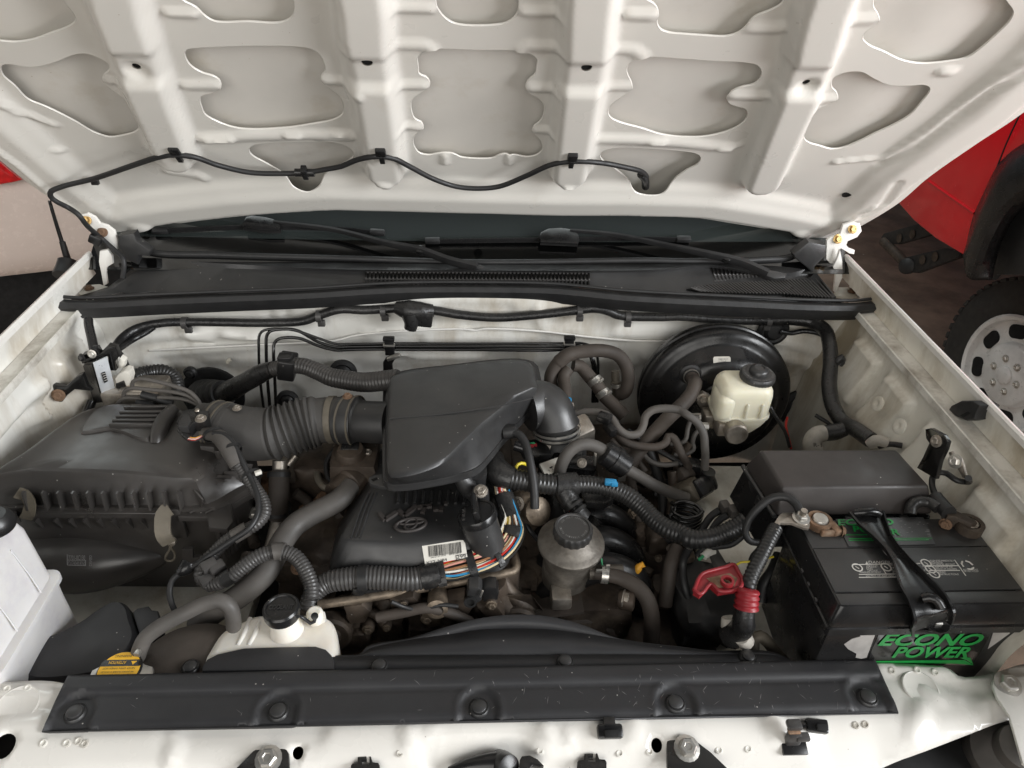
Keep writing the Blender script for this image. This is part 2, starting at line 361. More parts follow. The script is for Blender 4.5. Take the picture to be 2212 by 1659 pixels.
def seg_dist(P, poly):
    """P (n,2), poly list of 2d points -> distance to the polyline"""
    d = np.full(len(P), 1e9)
    for i in range(len(poly)-1):
        a = np.array(poly[i]); b = np.array(poly[i+1]); ab = b-a; t = np.clip(((P-a)@ab)/max(1e-12, ab@ab), 0, 1)
        d = np.minimum(d, np.linalg.norm(P-(a+t[:, None]*ab), axis=1))
    return d
def inside(P, poly):
    c = np.zeros(len(P), bool); n = len(poly)
    for i in range(n):
        x1, y1 = poly[i]; x2, y2 = poly[(i+1) % n]
        if y1 == y2: continue
        m = ((y1 > P[:, 1]) != (y2 > P[:, 1])) & (P[:, 0] < (x2-x1)*(P[:, 1]-y1)/(y2-y1)+x1); c ^= m
    return c
def ss(a, b, x): t = np.clip((x-a)/(b-a), 0, 1); return t*t*(3-2*t)
def cr2(P, step, closed=True): return [(q.x, q.y) for q in cr([Vector((a, b, 0)) for a, b in P], step, closed)]
def panel(name, outer, holes, sp, hfun, tofun, mat, parent=None, thick=.0, sharp=60, behind=None, lab=None):
    """sheet metal: outline with real openings, pressed to the height field hfun"""
    loops = [outer]+holes; verts = []; edges = []
    for lp in loops:
        k = len(verts); verts += list(lp); edges += [(k+i, k+(i+1) % len(lp)) for i in range(len(lp))]
    o = np.array(outer); x = np.arange(o[:, 0].min(), o[:, 0].max(), sp); y = np.arange(o[:, 1].min(), o[:, 1].max(), sp*.866)
    G = np.array([(a+(sp/2 if j % 2 else 0), b) for j, b in enumerate(y) for a in x]); keep = inside(G, outer)
    B = np.array(verts)
    for h in holes:
        hb = np.array(h); box_ = (G[:, 0] > hb[:, 0].min()-sp) & (G[:, 0] < hb[:, 0].max()+sp) & (G[:, 1] > hb[:, 1].min()-sp) & (G[:, 1] < hb[:, 1].max()+sp)
        idx = np.where(box_ & keep)[0]
        if len(idx): keep[idx[inside(G[idx], h)]] = False
    G = G[keep]
    d = np.full(len(G), 1e9)
    for i in range(0, len(B), 64): d = np.minimum(d, np.min(np.linalg.norm(G[:, None, :]-B[None, i:i+64, :], axis=2), axis=1))
    G = G[d > sp*.45]
    allv = [Vector(v) for v in verts]+[Vector(g) for g in G]
    vv, ee, ff, *_ = delaunay_2d_cdt(allv, edges, [], 0, 1e-6)
    P = np.array([v[:] for v in vv]); F_ = np.array([f[:3] for f in ff]); C = P[F_].mean(1)
    ok = inside(C, outer)
    for h in holes: ok &= ~inside(C, h)
    F_ = F_[ok]; H = hfun(P)
    me_o = mesh(name, [tofun(p[0], p[1], h) for p, h in zip(P, H)], F_.tolist(), mat, parent, sharp, lab)
    if thick:
        s = me_o.modifiers.new('t', 'SOLIDIFY'); s.thickness = thick; s.offset = 1 if behind is None else behind
    return me_o
# ================================================================== floor and neighbours
fl = mesh('workshop_floor', [(-9, -6, 0), (9, -6, 0), (9, 12, 0), (-9, 12, 0)], [(0, 1, 2, 3)], concrete); fl['kind'] = 'structure'

# ================================================================== hood
HA = radians(50); H0 = Vector((0, .80, 1.315)); HV = Vector((0, -cos(HA), sin(HA))); HN = Vector((0, -sin(HA), -cos(HA)))
def huv(t): P = pn(t, H0, HN)-H0; return (P.x, P.dot(HV))
def hpt(u, v, h=0.): return H0+Vector((u, 0, 0))+HV*v+HN*h
def hpx(t, h=0.): P = pn(t, H0+HN*h, HN); return P
hrear = [huv(A1(*p)) for p in ((740, 1520), (830, 1500), (960, 1470), (1200, 1430), (1600, 1385), (2000, 1358))] + \
        [huv(A2(*p)) for p in ((0, 1350), (700, 1367), (1400, 1385), (1800, 1385), (2100, 1392))] + \
        [huv(A3(*p)) for p in ((100, 1400), (300, 1430), (600, 1480), (880, 1545))]
hright = [huv(A3(*p)) for p in ((1010, 1530), (1170, 1450), (1400, 1310), (1600, 1140), (1900, 930), (2200, 730))]
hleft = [huv(A1(*p)) for p in ((0, 1030), (160, 1160), (315, 1270), (500, 1400), (620, 1480))]
ext = [(.842, .50), (.83, .70), (.80, .86), (.5, .93), (0, .95), (-.5, .93), (-.77, .86), (-.80, .70), (-.805, .45), (-.80, .30)]
houter = cr2(hrear+hright+ext+hleft, .011)
def cut(T, pts): return cr2([huv(T(*p)) for p in pts], .0055)
hcuts = [
 cut(A1, [(1185,345),(1200,320),(1260,308),(1980,308),(2050,345),(2085,400),(2095,455),(2068,490),(2075,530),(2120,570),(2185,620),(2212,690),(2205,735),(2150,770),(2000,800),(1850,822),(1600,832),(1500,820),(1400,785),(1320,740),(1295,690),(1283,640),(1300,615),(1370,595),(1415,560),(1415,525),(1380,495),(1300,470),(1220,420)]),
 cut(A2, [(590,315),(880,320),(1170,328),(1230,350),(1268,380),(1265,430),(1255,480),(1215,515),(1195,560),(1220,600),(1280,635),(1312,680),(1310,740),(1285,785),(1245,815),(1240,850),(1280,890),(1302,930),(1298,970),(1260,1000),(1200,1010),(1140,1000),(1080,990),(1030,995),(980,1018),(780,1012),(730,990),(670,983),(620,990),(570,998),(510,985),(475,940),(470,890),(500,850),(533,820),(525,790),(480,765),(460,720),(458,650),(500,610),(560,570),(575,530),(550,495),(510,480),(500,420),(497,370),(530,335)]),
 cut(A3, [(-240,368),(0,375),(200,390),(430,402),(500,420),(526,460),(515,510),(470,545),(400,560),(330,590),(303,625),(320,665),(370,685),(420,700),(436,730),(425,770),(380,810),(290,850),(150,880),(0,880),(-120,865),(-250,825),(-380,790),(-445,760),(-465,720),(-440,670),(-380,625),(-320,580),(-310,545),(-330,500),(-345,450),(-320,400)]),
 cut(A1, [(5,430),(40,412),(200,430),(350,400),(480,350),(560,345),(640,375),(695,410),(705,450),(665,490),(665,530),(720,580),(790,630),(830,690),(870,760),(895,820),(870,850),(780,875),(700,882),(600,850),(480,780),(300,690),(180,640),(90,550),(20,490)]),
 cut(A1, [(-200,250),(0,265),(100,272),(220,255),(330,215),(450,170),(490,130),(470,80),(420,20),(390,-60),(250,-180),(-180,-180),(-260,0)]),
 cut(A3, [(975,520),(1000,490),(1080,462),(1170,462),(1250,505),(1350,545),(1480,550),(1570,545),(1610,565),(1600,600),(1560,650),(1480,740),(1380,800),(1250,860),(1150,910),(1050,950),(980,960),(900,940),(820,915),(795,885),(810,830),(850,750),(890,700),(960,670),(1010,625),(1000,590),(975,565)]),
 cut(A3, [(1240,40),(1250,-40),(1310,-180),(1700,-240),(2000,-180),(2100,0),(2148,80),(2120,140),(2040,220),(1950,300),(1850,370),(1700,400),(1550,410),(1430,390),(1300,330),(1210,290),(1172,245),(1200,200),(1260,160),(1278,110)]),
 cut(A1, [(1170,0),(1260,50),(1310,100),(1380,140),(1600,142),(1800,148),(1880,110),(1895,40),(1880,-60),(1840,-240),(1500,-270),(1180,-240),(1120,-80)]),
 cut(A2, [(615,-120),(615,20),(640,80),(690,130),(760,160),(1000,163),(1080,145),(1140,90),(1152,0),(1150,-120),(1080,-250),(880,-270),(690,-250)]),
 cut(A3, [(-256,-30),(-166,30),(-141,80),(-151,140),(-126,190),(-56,215),(0,220),(150,230),(300,235),(380,210),(430,165),(480,110),(600,60),(660,20),(680,-80),(640,-220),(200,-280),(-220,-240),(-290,-120)]),
 cut(A1, [(1600,960),(1640,930),(1800,915),(2000,910),(2150,915),(2240,945),(2275,990),(2250,1030),(2150,1080),(2090,1120),(2050,1165),(1980,1185),(1900,1170),(1840,1130),(1780,1090),(1700,1045),(1620,1000)]),
 cut(A3, [(-515,1005),(-490,970),(-400,950),(-200,955),(0,970),(100,985),(135,1015),(110,1060),(50,1090),(-10,1130),(-60,1175),(-120,1210),(-200,1215),(-290,1200),(-340,1150),(-420,1085),(-490,1040)]),
]
hholes = []
for T, p, r in ((A1, (885,372), .0055), (A2, (178,315), .0075), (A2, (1582,350), .0075), (A3, (805,478), .0055), (A1, (940,1420), .0095), (A1, (1998,1303), .0055), (A2, (888,1332), .0085),
             (A2, (1938,1333), .0055), (A3, (750,1463), .0095), (A3, (1073,1242), .0085), (A3, (1720,1005), .0085)):
    c = huv(T(*p)); hholes.append([(c[0]+r*cos(2*pi*k/14), c[1]+r*sin(2*pi*k/14)) for k in range(14)])
def up_(T, *pts): return [huv(T(*p)) for p in pts]
RIBS = [up_(A1, (690,-300), (760,0), (850,250), (960,560), (1060,800), (1120,960)), up_(A2, (100,-300), (150,0), (170,320), (230,650), (275,960), (290,1060)),
        up_(A2, (1630,-300), (1600,0), (1580,340), (1530,650), (1490,960), (1475,1070)), up_(A3, (1040,-300), (930,0), (840,340), (760,560), (640,850), (530,1120))]
CROSS = [up_(A1, (1300,885), (1600,872), (2000,862), (2250,872)), up_(A3, (-560,890), (-300,895), (0,915), (300,945))]
# pressed beads: (tile, points, radius, height)
EMB = []
def e_(T, r, h, *pts): EMB.append((up_(T, *pts), r, h))
e_(A1, .010, .006, (1200,545), (1390,545)); e_(A1, .008, .006, (1090,80), (1240,85)); e_(A1, .007, .005, (700,515), (790,520)); e_(A1, .008, .006, (2100,515), (2300,520))
e_(A2, .009, .006, (380,45), (580,50)); e_(A2, .009, .006, (1190,70), (1400,70)); e_(A2, .009, .006, (400,545), (540,545)); e_(A2, .009, .006, (1230,560), (1370,565))
e_(A2, .009, .006, (400,800), (510,815)); e_(A2, .009, .006, (1270,830), (1350,835)); e_(A2, .006, .006, (675,1000), (675,1045)); e_(A2, .006, .006, (1090,1000), (1090,1045))
e_(A2, .010, .005, (370,285), (540,290), (590,315)); e_(A2, .010, .005, (1170,315), (1210,290), (1400,300)); e_(A2, .009, .006, (1860,90), (2010,95)); e_(A2, .009, .005, (1740,555), (1860,555))
e_(A2, .010, .005, (1760,310), (1890,320), (1940,360)); e_(A3, .009, .006, (340,610), (540,615)); e_(A3, .009, .006, (880,640), (990,630)); e_(A3, .009, .006, (1120,125), (1250,120))
e_(A3, .009, .005, (460,180), (640,180)); e_(A1, .011, .007, (1090,1095), (1270,1120), (1310,1140)); e_(A1, .006, .006, (1330,885), (1490,880)); e_(A3, .006, .006, (260,940), (380,930))
e_(A1, .007, .005, (1850,855), (1920,858)); e_(A1, .007, .005, (2150,845), (2212,848)); e_(A2, .007, .005, (2010,900), (2080,900)); e_(A2, .010, .006, (270,1100), (310,1105)); e_(A2, .010, .006, (1450,1120), (1495,1125))
e_(A3, .009, -.006, (1150,1330), (1300,1250), (1390,1110)); e_(A3, .006, .006, (900,1450), (1050,1380), (1250,1260)); e_(A3, .006, .006, (1000,1040), (1300,1010), (1600,800), (1950,520), (2212,340))
e_(A3, .006, -.005, (1280,1040), (1500,920), (1800,690), (2000,530), (2212,400)); e_(A1, .006, .006, (350,800), (120,700), (-60,580)); e_(A1, .007, .006, (740,1480), (600,1380), (330,1170), (120,980), (-60,850))
e_(A1, .006, .005, (360,940), (400,950)); e_(A3, .010, .006, (1690,455), (1740,460)); e_(A1, .006, -.004, (640,160), (760,420), (860,640), (960,860), (1050,970)); e_(A2, .006, -.004, (20,200), (90,500), (150,860), (190,960))
e_(A3, .005, -.004, (720,260), (640,480), (540,760), (480,960))
edge_poly = hleft[::-1][:0]+[*hleft, *hrear, *hright]
edge_poly = [(-.80, .70), (-.805, .45), (-.80, .30)]+hleft+hrear+hright+[(.842, .50), (.83, .70)]
def hood_h(P):
    d = seg_dist(P, edge_poly)
    beam = .022*ss(.017, .040, d)*(1-ss(.078, .130, d))
    beam2 = .004*np.exp(-((d-.115)/.012)**2)
    rib = np.zeros(len(P))
    for k, r in enumerate(RIBS):
        rib = np.maximum(rib, .029*(1-ss(.022, .043, seg_dist(P, r))))
    top = 1.0-.35*ss(.33, .38, P[:, 1])*(1-ss(.42, .47, P[:, 1]))*0
    # crossbar step between the two rows of openings
    rib = rib*(1-.30*ss(.405, .425, P[:, 1])*(1-ss(.46, .48, P[:, 1])))
    cb = np.zeros(len(P))
    for c in CROSS: cb = np.maximum(cb, .006*(1-ss(.004, .016, seg_dist(P, c))))
    h = np.maximum(np.maximum(beam, rib), cb)+beam2
    for poly, r, hh in EMB: h = h+.75*hh*(1-ss(r*.45, r*1.15, seg_dist(P, poly)))
    for hl in hholes[:1]+hholes[3:4]:
        c = np.mean(hl, 0); q = np.linalg.norm(P-c, axis=1); h = h-.007*(1-ss(.007, .019, q))
    for hl in (hholes[4], hholes[8]):
        c = np.mean(hl, 0); q = np.linalg.norm(P-c, axis=1); h = h+.008*(1-ss(.012, .032, q))
    return h
hood = thing('hood', 'raised white hood showing its pressed inner panel with ribs and openings', 'hood')
inner = panel('inner_panel', houter, hcuts+hholes, .0062, hood_h, hpt, hoodw, hood)
for hl in hcuts:
    A_ = np.array(hl); h_ = hood_h(A_); c_ = A_.mean(0); B_ = A_; n_ = len(hl)
    dn = np.roll(A_, -1, 0)-np.roll(A_, 1, 0); dn = np.stack([dn[:, 1], -dn[:, 0]], 1); dn /= np.linalg.norm(dn, axis=1)[:, None]
    if ((A_+dn*.004-c_)**2).sum() > ((A_-dn*.004-c_)**2).sum(): dn = -dn
    V0 = [hpt(p[0], p[1], h+.0002) for p, h in zip(A_, h_)]; V1 = [hpt(p[0]+d[0]*.0012, p[1]+d[1]*.0012, h-.0014) for p, d, h in zip(A_, dn, h_)]; V2 = [hpt(p[0]+d[0]*.0010, p[1]+d[1]*.0010, h-.0022) for p, d, h in zip(A_, dn, h_)]
    loft('opening_lip', [V0, V1, V2], hoodw, hood, 70, cap=(False, False))
for hl in hholes:
    c = np.mean(hl, 0); r = float(np.linalg.norm(np.array(hl[0])-c)); hh = float(hood_h(np.array([c]))[0])
    lathe('hole_shade', [(r*1.05, -.006), (r*1.05, -.0022), (0, -.0026)], hpt(c[0], c[1], hh), HN, dark, hood, 16)  # black disc in each hole stands in for its inner shade
def skin_h(P):
    a = np.abs(P[:, 0]); return -.017-.010*ss(.2, .8, a)-.012*(1-ss(.04, .22, P[:, 1]))+.010*ss(.52, .60, a)*(1-ss(.64, .75, a))
skin = panel('outer_skin', cr2([((u*.99), v*.985+.006) for u, v in houter[::3]], .02), [], .03, skin_h, hpt, skinw, hood, thick=.001, behind=0)

# hinges
def hinge(T, lab, up, low, base, bolts, yp, sgn):
    h = prism('hinge', [py(T(*p), yp) for p in up], .006, white, hood, bevel=.0012, lab=lab)
    prism('hinge_arm', [py(T(*p), yp-.012) for p in low], .006, white, h, bevel=.001)
    prism('hinge_foot', [pz(T(*p), 1.19) for p in base], .005, baycream, h, bevel=.001)
    for (p, m, r, kind) in bolts:
        q = py(T(*p), yp-.001) if kind == 'y' else pz(T(*p), 1.191)
        bolt(q, (0, -1, .35) if kind == 'y' else (0, 0, 1), r, m, h)
    return h
hinge(B1, 'white steel hood hinge with yellow and rusty bolts beside the brake module', [(500,100),(560,85),(610,110),(640,150),(690,165),(735,200),(755,260),(755,320),(725,330),(690,290),(660,250),(600,220),(540,150)],
      [(640,330),(690,320),(720,360),(725,410),(690,430),(680,470),(690,540),(665,555),(650,470),(635,400)], [(500,600),(570,545),(640,540),(705,560),(690,615),(560,630)],
      [((555,130), brass, .0066, 'y'), ((660,205), rust, .0066, 'y'), ((575,570), rust, .0062, 'z')], .735, -1)
hinge(B3, 'white steel hood hinge with yellow zinc bolts next to the red truck', [(1050,160),(1100,145),(1160,155),(1170,200),(1140,240),(1080,265),(1070,290),(1085,310),(1125,325),(1120,350),(1090,345),(1035,310),(1000,390),(975,420),(940,380),(945,260),(970,240),(1030,220)],
      [(1030,320),(1045,400),(1045,500),(1030,530),(1005,600),(990,590),(1000,480),(985,430),(1010,380)], [(990,610),(1000,560),(1090,560),(1150,600),(1140,630),(1060,625)],
      [((1110,185), brass, .0066, 'y'), ((1015,250), brass, .0066, 'y'), ((1105,590), rust, .006, 'z')], .745, 1)

# ================================================================== windshield, cowl, wipers
GA = radians(30); G0 = Vector((0, .742, 1.246)); GN = Vector((0, -sin(GA), cos(GA))); GV = Vector((0, cos(GA), sin(GA)))
def gpt(x, v, h=0): return G0+Vector((x, .0, 0))+GV*v+GN*h+Vector((0, .10*(x/.7)**2, 0))*0
def gpx(t, h=0): return pn(t, G0+GN*h, GN)
wsh = thing('windshield', 'dark windshield glass behind the black cowl cover', 'windshield')
mesh('dark_band', [gpt(x, v, .0015) for x, v in ((-.74, -.02), (.74, -.02), (.74, .058), (.30, .052), (0, .050), (-.30, .052), (-.74, .058))], [(0, 1, 2, 3, 4, 5, 6)], frit, wsh)
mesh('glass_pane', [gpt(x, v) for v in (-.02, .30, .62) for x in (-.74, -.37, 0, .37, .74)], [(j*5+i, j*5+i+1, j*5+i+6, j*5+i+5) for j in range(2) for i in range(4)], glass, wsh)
tube('glass_seal', [gpx(B1(870, 215), .004), gpx(B1(880, 270), .004), gpx(B1(965, 330), .004), gpx(B1(1400, 352), .004), gpx(B1(2212, 375), .004), gpx(B2(900, 400), .004), gpx(B2(2000, 388), .004), gpx(B3(0, 392), .004), gpx(B3(500, 385), .004), gpx(B3(720, 360), .004), gpx(B3(830, 270), .004)], .006, rubber, wsh)

cowl = thing('cowl_cover', 'black plastic cowl cover with slotted vents below the windshield', 'cowl cover')
r0 = mz(B1, (440,640,1.20), (900,650,1.20), (1500,640,1.20), (2212,615,1.20))+mz(B2, (500,570,1.20), (1300,580,1.20), (2000,640,1.20))+mz(B3, (200,665,1.20), (700,690,1.20), (1100,690,1.20))
r1 = mz(B1, (700,560,1.215), (1000,590,1.218), (1500,600,1.221), (2212,575,1.225))+mz(B2, (500,550,1.225), (1300,552,1.225), (2000,585,1.222))+mz(B3, (200,600,1.22), (700,620,1.215), (1000,640,1.21))
r2 = mz(B1, (860,440,1.235), (1050,430,1.238), (1600,445,1.24), (2212,458,1.243))+mz(B2, (500,462,1.245), (1300,465,1.245), (2000,462,1.245))+mz(B3, (200,440,1.243), (600,500,1.235), (860,480,1.23))
r3 = mz(B1, (890,365,1.243), (1050,385,1.245), (1600,420,1.247), (2212,446,1.25))+mz(B2, (500,450,1.252), (1300,455,1.252), (2000,450,1.252))+mz(B3, (200,425,1.25), (600,480,1.245), (850,440,1.24))
r4 = mz(B1, (900,350,1.238), (1100,360,1.24), (1600,372,1.243), (2212,392,1.246))+mz(B2, (500,405,1.246), (1300,405,1.246), (2000,395,1.246))+mz(B3, (200,395,1.246), (560,385,1.246), (800,370,1.243))
rows('panel', [r0, r1, r2, r3, r4], 90, blk, cowl, thick=.002)
for T, pts, lab in ((B1, [(755,230),(860,215),(880,270),(965,330),(955,365),(890,360),(885,420),(800,380),(760,300)], None), (B3, [(730,350),(830,270),(940,290),(940,360),(870,430),(860,480),(820,440),(740,375)], None)):
    prism('corner_cap', [py(T(*p), .728) for p in pts], .02, blk, cowl, bevel=.004)
def vent(T, x0, x1, y0, y1, n, z0, z1, lab, taper=False):
    ll, lr, ul, ur = pz(T(x0, y1[0]), z0), pz(T(x1, y1[1]), z0), pz(T(x0, y0[0]), z1), pz(T(x1, y0[1]), z1)
    nn = (lr-ll).cross(ul-ll).normalized(); nn = nn if nn.dot(CAM-ll) > 0 else -nn
    g = prism('vent_grille', [p+nn*.0015 for p in (ll, lr, ur, ul)], .004, dark, cowl, lab=lab)  # black plate in place of a shaded opening behind the slats
    sl = None
    for i in range(n+1):
        a = ll.lerp(lr, i/n); b = ul.lerp(ur, i/n)
        m4 = axes((a+b)/2+nn*.0030, nn, (lr-ll)); L_ = (b-a).length
        if sl is None: sl = box('slat', (0, 0, 0), (.0031, 1., .005), corr, g, .0008); sl.matrix_world = m4 @ Matrix.Diagonal((1, L_, 1, 1))
        else: inst(sl, 'slat', m4 @ Matrix.Diagonal((1, L_, 1, 1)), g)
    for (a, b) in ((ll, lr), (ul, ur), (ll.lerp(ul, .42), lr.lerp(ur, .42))):
        v, f = sweep_vf([a+nn*.003, b+nn*.003], [.0018, .0018], 6); mesh('frame_bar', v, f, corr, g)
vent(B2, 168, 1600, (470, 478), (548, 556), 58, 1.2275, 1.2425, 'long row of vertical slots')
vent(B3, 215, 580, (442, 478), (528, 502), 15, 1.2285, 1.2415, 'short tapering row of slots')
# triangular screen with slanted bars
tri = [pz(B3(*p), z) for p, z in (((40,582), 1.2235), ((190,552), 1.2265), ((830,512), 1.232), ((870,470), 1.234), ((1000,640), 1.216), ((680,612), 1.218), ((230,606), 1.2225))]
tg = prism('vent_screen', [p+Vector((0, 0, .003)) for p in tri], .006, dark, cowl, lab='triangular screen with slanted bars')  # black plate painted in for the shade behind the bars
for i in range(44):
    x = 70+i*20.5; top = (x, np.interp(x, [40, 190, 830, 870, 1000], [580, 552, 514, 480, 640])); xb = x+70+i*1.6; yb = np.interp(xb, [40, 230, 680, 1000], [590, 606, 612, 642])
    if xb > 990: xb, yb = 990-(i-40)*-2, 636
    a = pz(B3(*top), 1.231-.00008*abs(i-20)); b = pz(B3(xb, yb), 1.2225)
    v, f = sweep_vf([a+Vector((0, 0, .0035)), b+Vector((0, 0, .0035))], [.0019]*2, 5); mesh('slat', v, f, corr, tg)
for i in range(20):
    c = pz(B3(690+i*17.5, 628+i*1.75), 1.2165); box('slot_bar', c+Vector((0, 0, .002)), (.002, .009, .004), blksm, tg, 0)
for i in range(5):
    c = pz(B1(695+i*22, 632-i*5), 1.214); box('slot_bar', c+Vector((0, 0, .002)), (.006, .012, .004), blksm, cowl, .001, rot(0, 0, -35))

seal = thing('hood_seal', 'long ribbed black rubber seal running across the top of the firewall', 'rubber seal')
wsp = mz(B1, (372,682,1.215), (440,690,1.215), (560,694,1.215), (1000,672,1.218), (1500,650,1.22), (2000,630,1.222))+mz(B2, (200,604,1.224), (450,593,1.224), (900,591,1.224), (1350,599,1.224), (1550,616,1.224), (1800,642,1.224), (2100,661,1.222))+mz(B3, (400,685,1.22), (800,704,1.218), (1100,708,1.216), (1200,700,1.216), (1280,688,1.218))
sec = [(.017, .004), (.013, -.007), (.007, -.012), (.003, -.0125), (.002, -.0095), (.000, -.0125), (-.006, -.014), (-.010, -.012), (-.0105, -.009), (-.012, -.012), (-.017, -.010), (-.019, -.003), (-.017, .010), (.0, .013), (.012, .012)]
L_ = cr(wsp, .008); v, f = sweep_vf(L_, [1.]*len(L_), section=sec, up=(0, -.35, .94)); mesh('seal_strip', v, f, rubber, seal, 50)
tube('seal_lip', [p+Vector((0, .004, .0185)) for p in wsp], .0032, rubber, seal, 8)

def wiper(lab, arm, blade, clip, joint, pivot):
    w = thing('windshield_wiper', lab, 'wiper')
    a1 = [gpx(T(x, y), h) for T, x, y, h in arm]
    tube('wiper_arm', a1, [.0036, .0046, .0056, .0075, .009], rubber, w, section=[(1, .45), (1, -.45), (.2, -.8), (-1, -.7), (-1, .7), (.2, .8)], up=tuple(GN), sharp=30)
    b = [gpx(T(x, y), h) for T, x, y, h in blade]
    tube('wiper_blade', b, .0048, blksm, w, section=[(1, .15), (.3, .55), (-1, .8), (-1, -.8), (.3, -.55), (1, -.15)], up=tuple(GN), sharp=30)
    for e, nx in ((0, 1), (-1, -2)):
        d = (b[nx]-b[e]).normalized(); box('blade_end_cap', b[e]+d*.012, (.030, .012, .011), rubber, w, .003, axes((0, 0, 0), GN, d))
    c = [gpx(clip[0](x, y), .022) for x, y in clip[1]]; prism('blade_clip', c, .010, boostb, w, bevel=.003, n=GN)
    j = gpx(joint[0](*joint[1]), .030); box('arm_hinge', j, (.016, .018, .013), blkglos, w, .004, axes((0, 0, 0), GN, a1[-1]-a1[-2]))
    prism('pivot_cover', [gpx(pivot[0](x, y), .022) for x, y in pivot[1]], .016, blk, w, bevel=.003, n=GN)
    return w
wiper('black wiper whose raised elbow points at the middle of the long slotted vent', [(B1, 1760, 140, .020), (B1, 2150, 190, .024), (B2, 300, 275, .028), (B2, 520, 320, .032), (B2, 700, 385, .030), (B2, 880, 432, .026)],
      [(B1, 990, 200, .010), (B1, 1550, 172, .012), (B1, 2150, 182, .012), (B2, 280, 212, .010)], (B1, [(1555,150),(1580,105),(1620,95),(1700,105),(1760,120),(1800,150),(1800,195),(1700,195),(1560,175)]),
      (B2, (520, 325)), (B2, [(838,445),(848,408),(905,412),(932,425),(930,450)]))
wiper('black wiper lying across the glass above the brake booster', [(B2, 1480, 195, .020), (B2, 1750, 220, .024), (B2, 2150, 300, .028), (B3, 200, 350, .032), (B3, 400, 400, .030), (B3, 560, 470, .026)],
      [(B2, 555, 262, .010), (B2, 1290, 252, .012), (B2, 1900, 245, .012), (B3, 60, 252, .010)], (B2, [(1280,235),(1290,205),(1340,180),(1420,175),(1530,190),(1540,250),(1530,280),(1290,270)]),
      (B3, (300, 375)), (B3, [(500,440),(600,450),(690,470),(680,500),(610,505),(540,480)]))

# ================================================================== firewall and aprons
FY = .672
def fw(T, x, y): p = py(T(x, y), FY); return (p.x, p.z)
FE = []
def fe(T, r, h, *pts): FE.append(([fw(T, *p) for p in pts], r, h))
fe(B1, .016, .010, (740,870), (1000,850), (1500,850), (1660,850)); fe(B1, .010, .006, (1200,830), (1250,880), (1350,890)); fe(B1, .012, .008, (1460,840), (1600,870), (2000,880)); fe(B1, .010, -.006, (1740,700), (1740,760)); fe(B1, .010, -.006, (1850,700), (1850,760))
fe(B2, .014, -.006, (650,670), (800,672), (1080,675)); fe(B2, .010, .005, (1270,660), (1270,780), (1330,830), (1500,840), (1600,860), (2100,870)); fe(B2, .012, .006, (560,895), (900,888), (1250,900)); fe(B2, .020, .006, (1790,830), (2050,840))
fe(B2, .008, .006, (160,850), (420,835), (800,828)); fe(B2, .012, -.006, (1900,1010), (1960,1080), (1900,1150)); fe(B3, .014, .008, (500,880), (700,900), (900,960)); fe(B3, .012, .006, (640,1000), (800,1020), (850,1100), (780,1200), (680,1240)); fe(B3, .008, -.005, (620,820), (800,860), (930,870))
fe(B1, .012, .008, (960,970), (1300,960), (1700,930)); fe(B1, .014, .010, (800,1020), (960,1010), (1040,1050)); fe(B2, .008, .007, (300,980), (500,1000), (900,1000)); fe(B3, .012, -.006, (650,1100), (640,1280), (700,1400))
FC = [(B1, 1225, 1110, .026, .007), (B1, 1370, 1250, .060, .010), (B2, 20, 1100, .03, .006), (B3, 770, 1340, .050, .006), (B1, 1850, 1290, .03, -.006)]
def fw_h(P):
    h = np.zeros(len(P))
    for poly, r, hh in FE: h += hh*(1-ss(r*.3, r*1.3, seg_dist(P, poly)))
    for T, x, y, r, hh in FC: q = np.linalg.norm(P-np.array(fw(T, x, y)), axis=1); h += hh*(1-ss(r*.7, r*1.1, q))
    h += .012*(1-ss(1.085, 1.105, P[:, 1]))*0+.018*ss(1.155, 1.20, P[:, 1])
    h += -.02*(1-ss(1.02, 1.075, P[:, 1])) + .020*ss(.56, .70, np.abs(P[:, 0]))
    return h
firewall = thing('firewall', 'white painted firewall panel with pressed beads behind the engine', 'firewall')
panel('firewall_panel', [(-.735, .70), (.735, .70), (.735, 1.212), (.4, 1.215), (0, 1.218), (-.4, 1.215), (-.735, 1.212)], [], .010, fw_h, lambda u, w, h: Vector((u, FY-h, w)), baywhite, firewall)
def fpt(T, x, y, off=.0): return py(T(x, y), FY-off)
tube('seam_sealer', [fpt(B1, 960, 968, .016), fpt(B1, 1500, 940, .016), fpt(B1, 1800, 925, .012), fpt(B1, 2150, 905, .010), fpt(B2, 100, 872, .008), fpt(B2, 420, 842, .008), fpt(B2, 800, 830, .008), fpt(B2, 870, 838, .008), fpt(B2, 930, 828, .008), fpt(B2, 1300, 845, .008), fpt(B2, 1600, 880, .008), fpt(B2, 1900, 905, .008), fpt(B2, 2212, 905, .008), fpt(B3, 300, 900, .008), fpt(B3, 700, 935, .012)], .0022, white, firewall, 8)
for T, x, y, r in ((B1, 1225, 1112, .0105), (B2, 20, 1110, .022), (B3, 770, 1340, .036), (B1, 1370, 1255, .050), (B1, 1850, 1290, .018), (B1, 1470, 1035, .0035), (B3, 600, 840, .025)):
    o = fpt(T, x, y, .0); q = Vector((o.x, FY-.018, o.z)); q = py(T(x, y), FY-.016)
    lathe('grommet', [(r*1.25, -.004), (r*1.25, .002), (r*.95, .006), (r*.8, .004), (r*.55, .010), (0, .011)], q, (0, -1, .1), rubber if r > .005 else baycream, firewall)

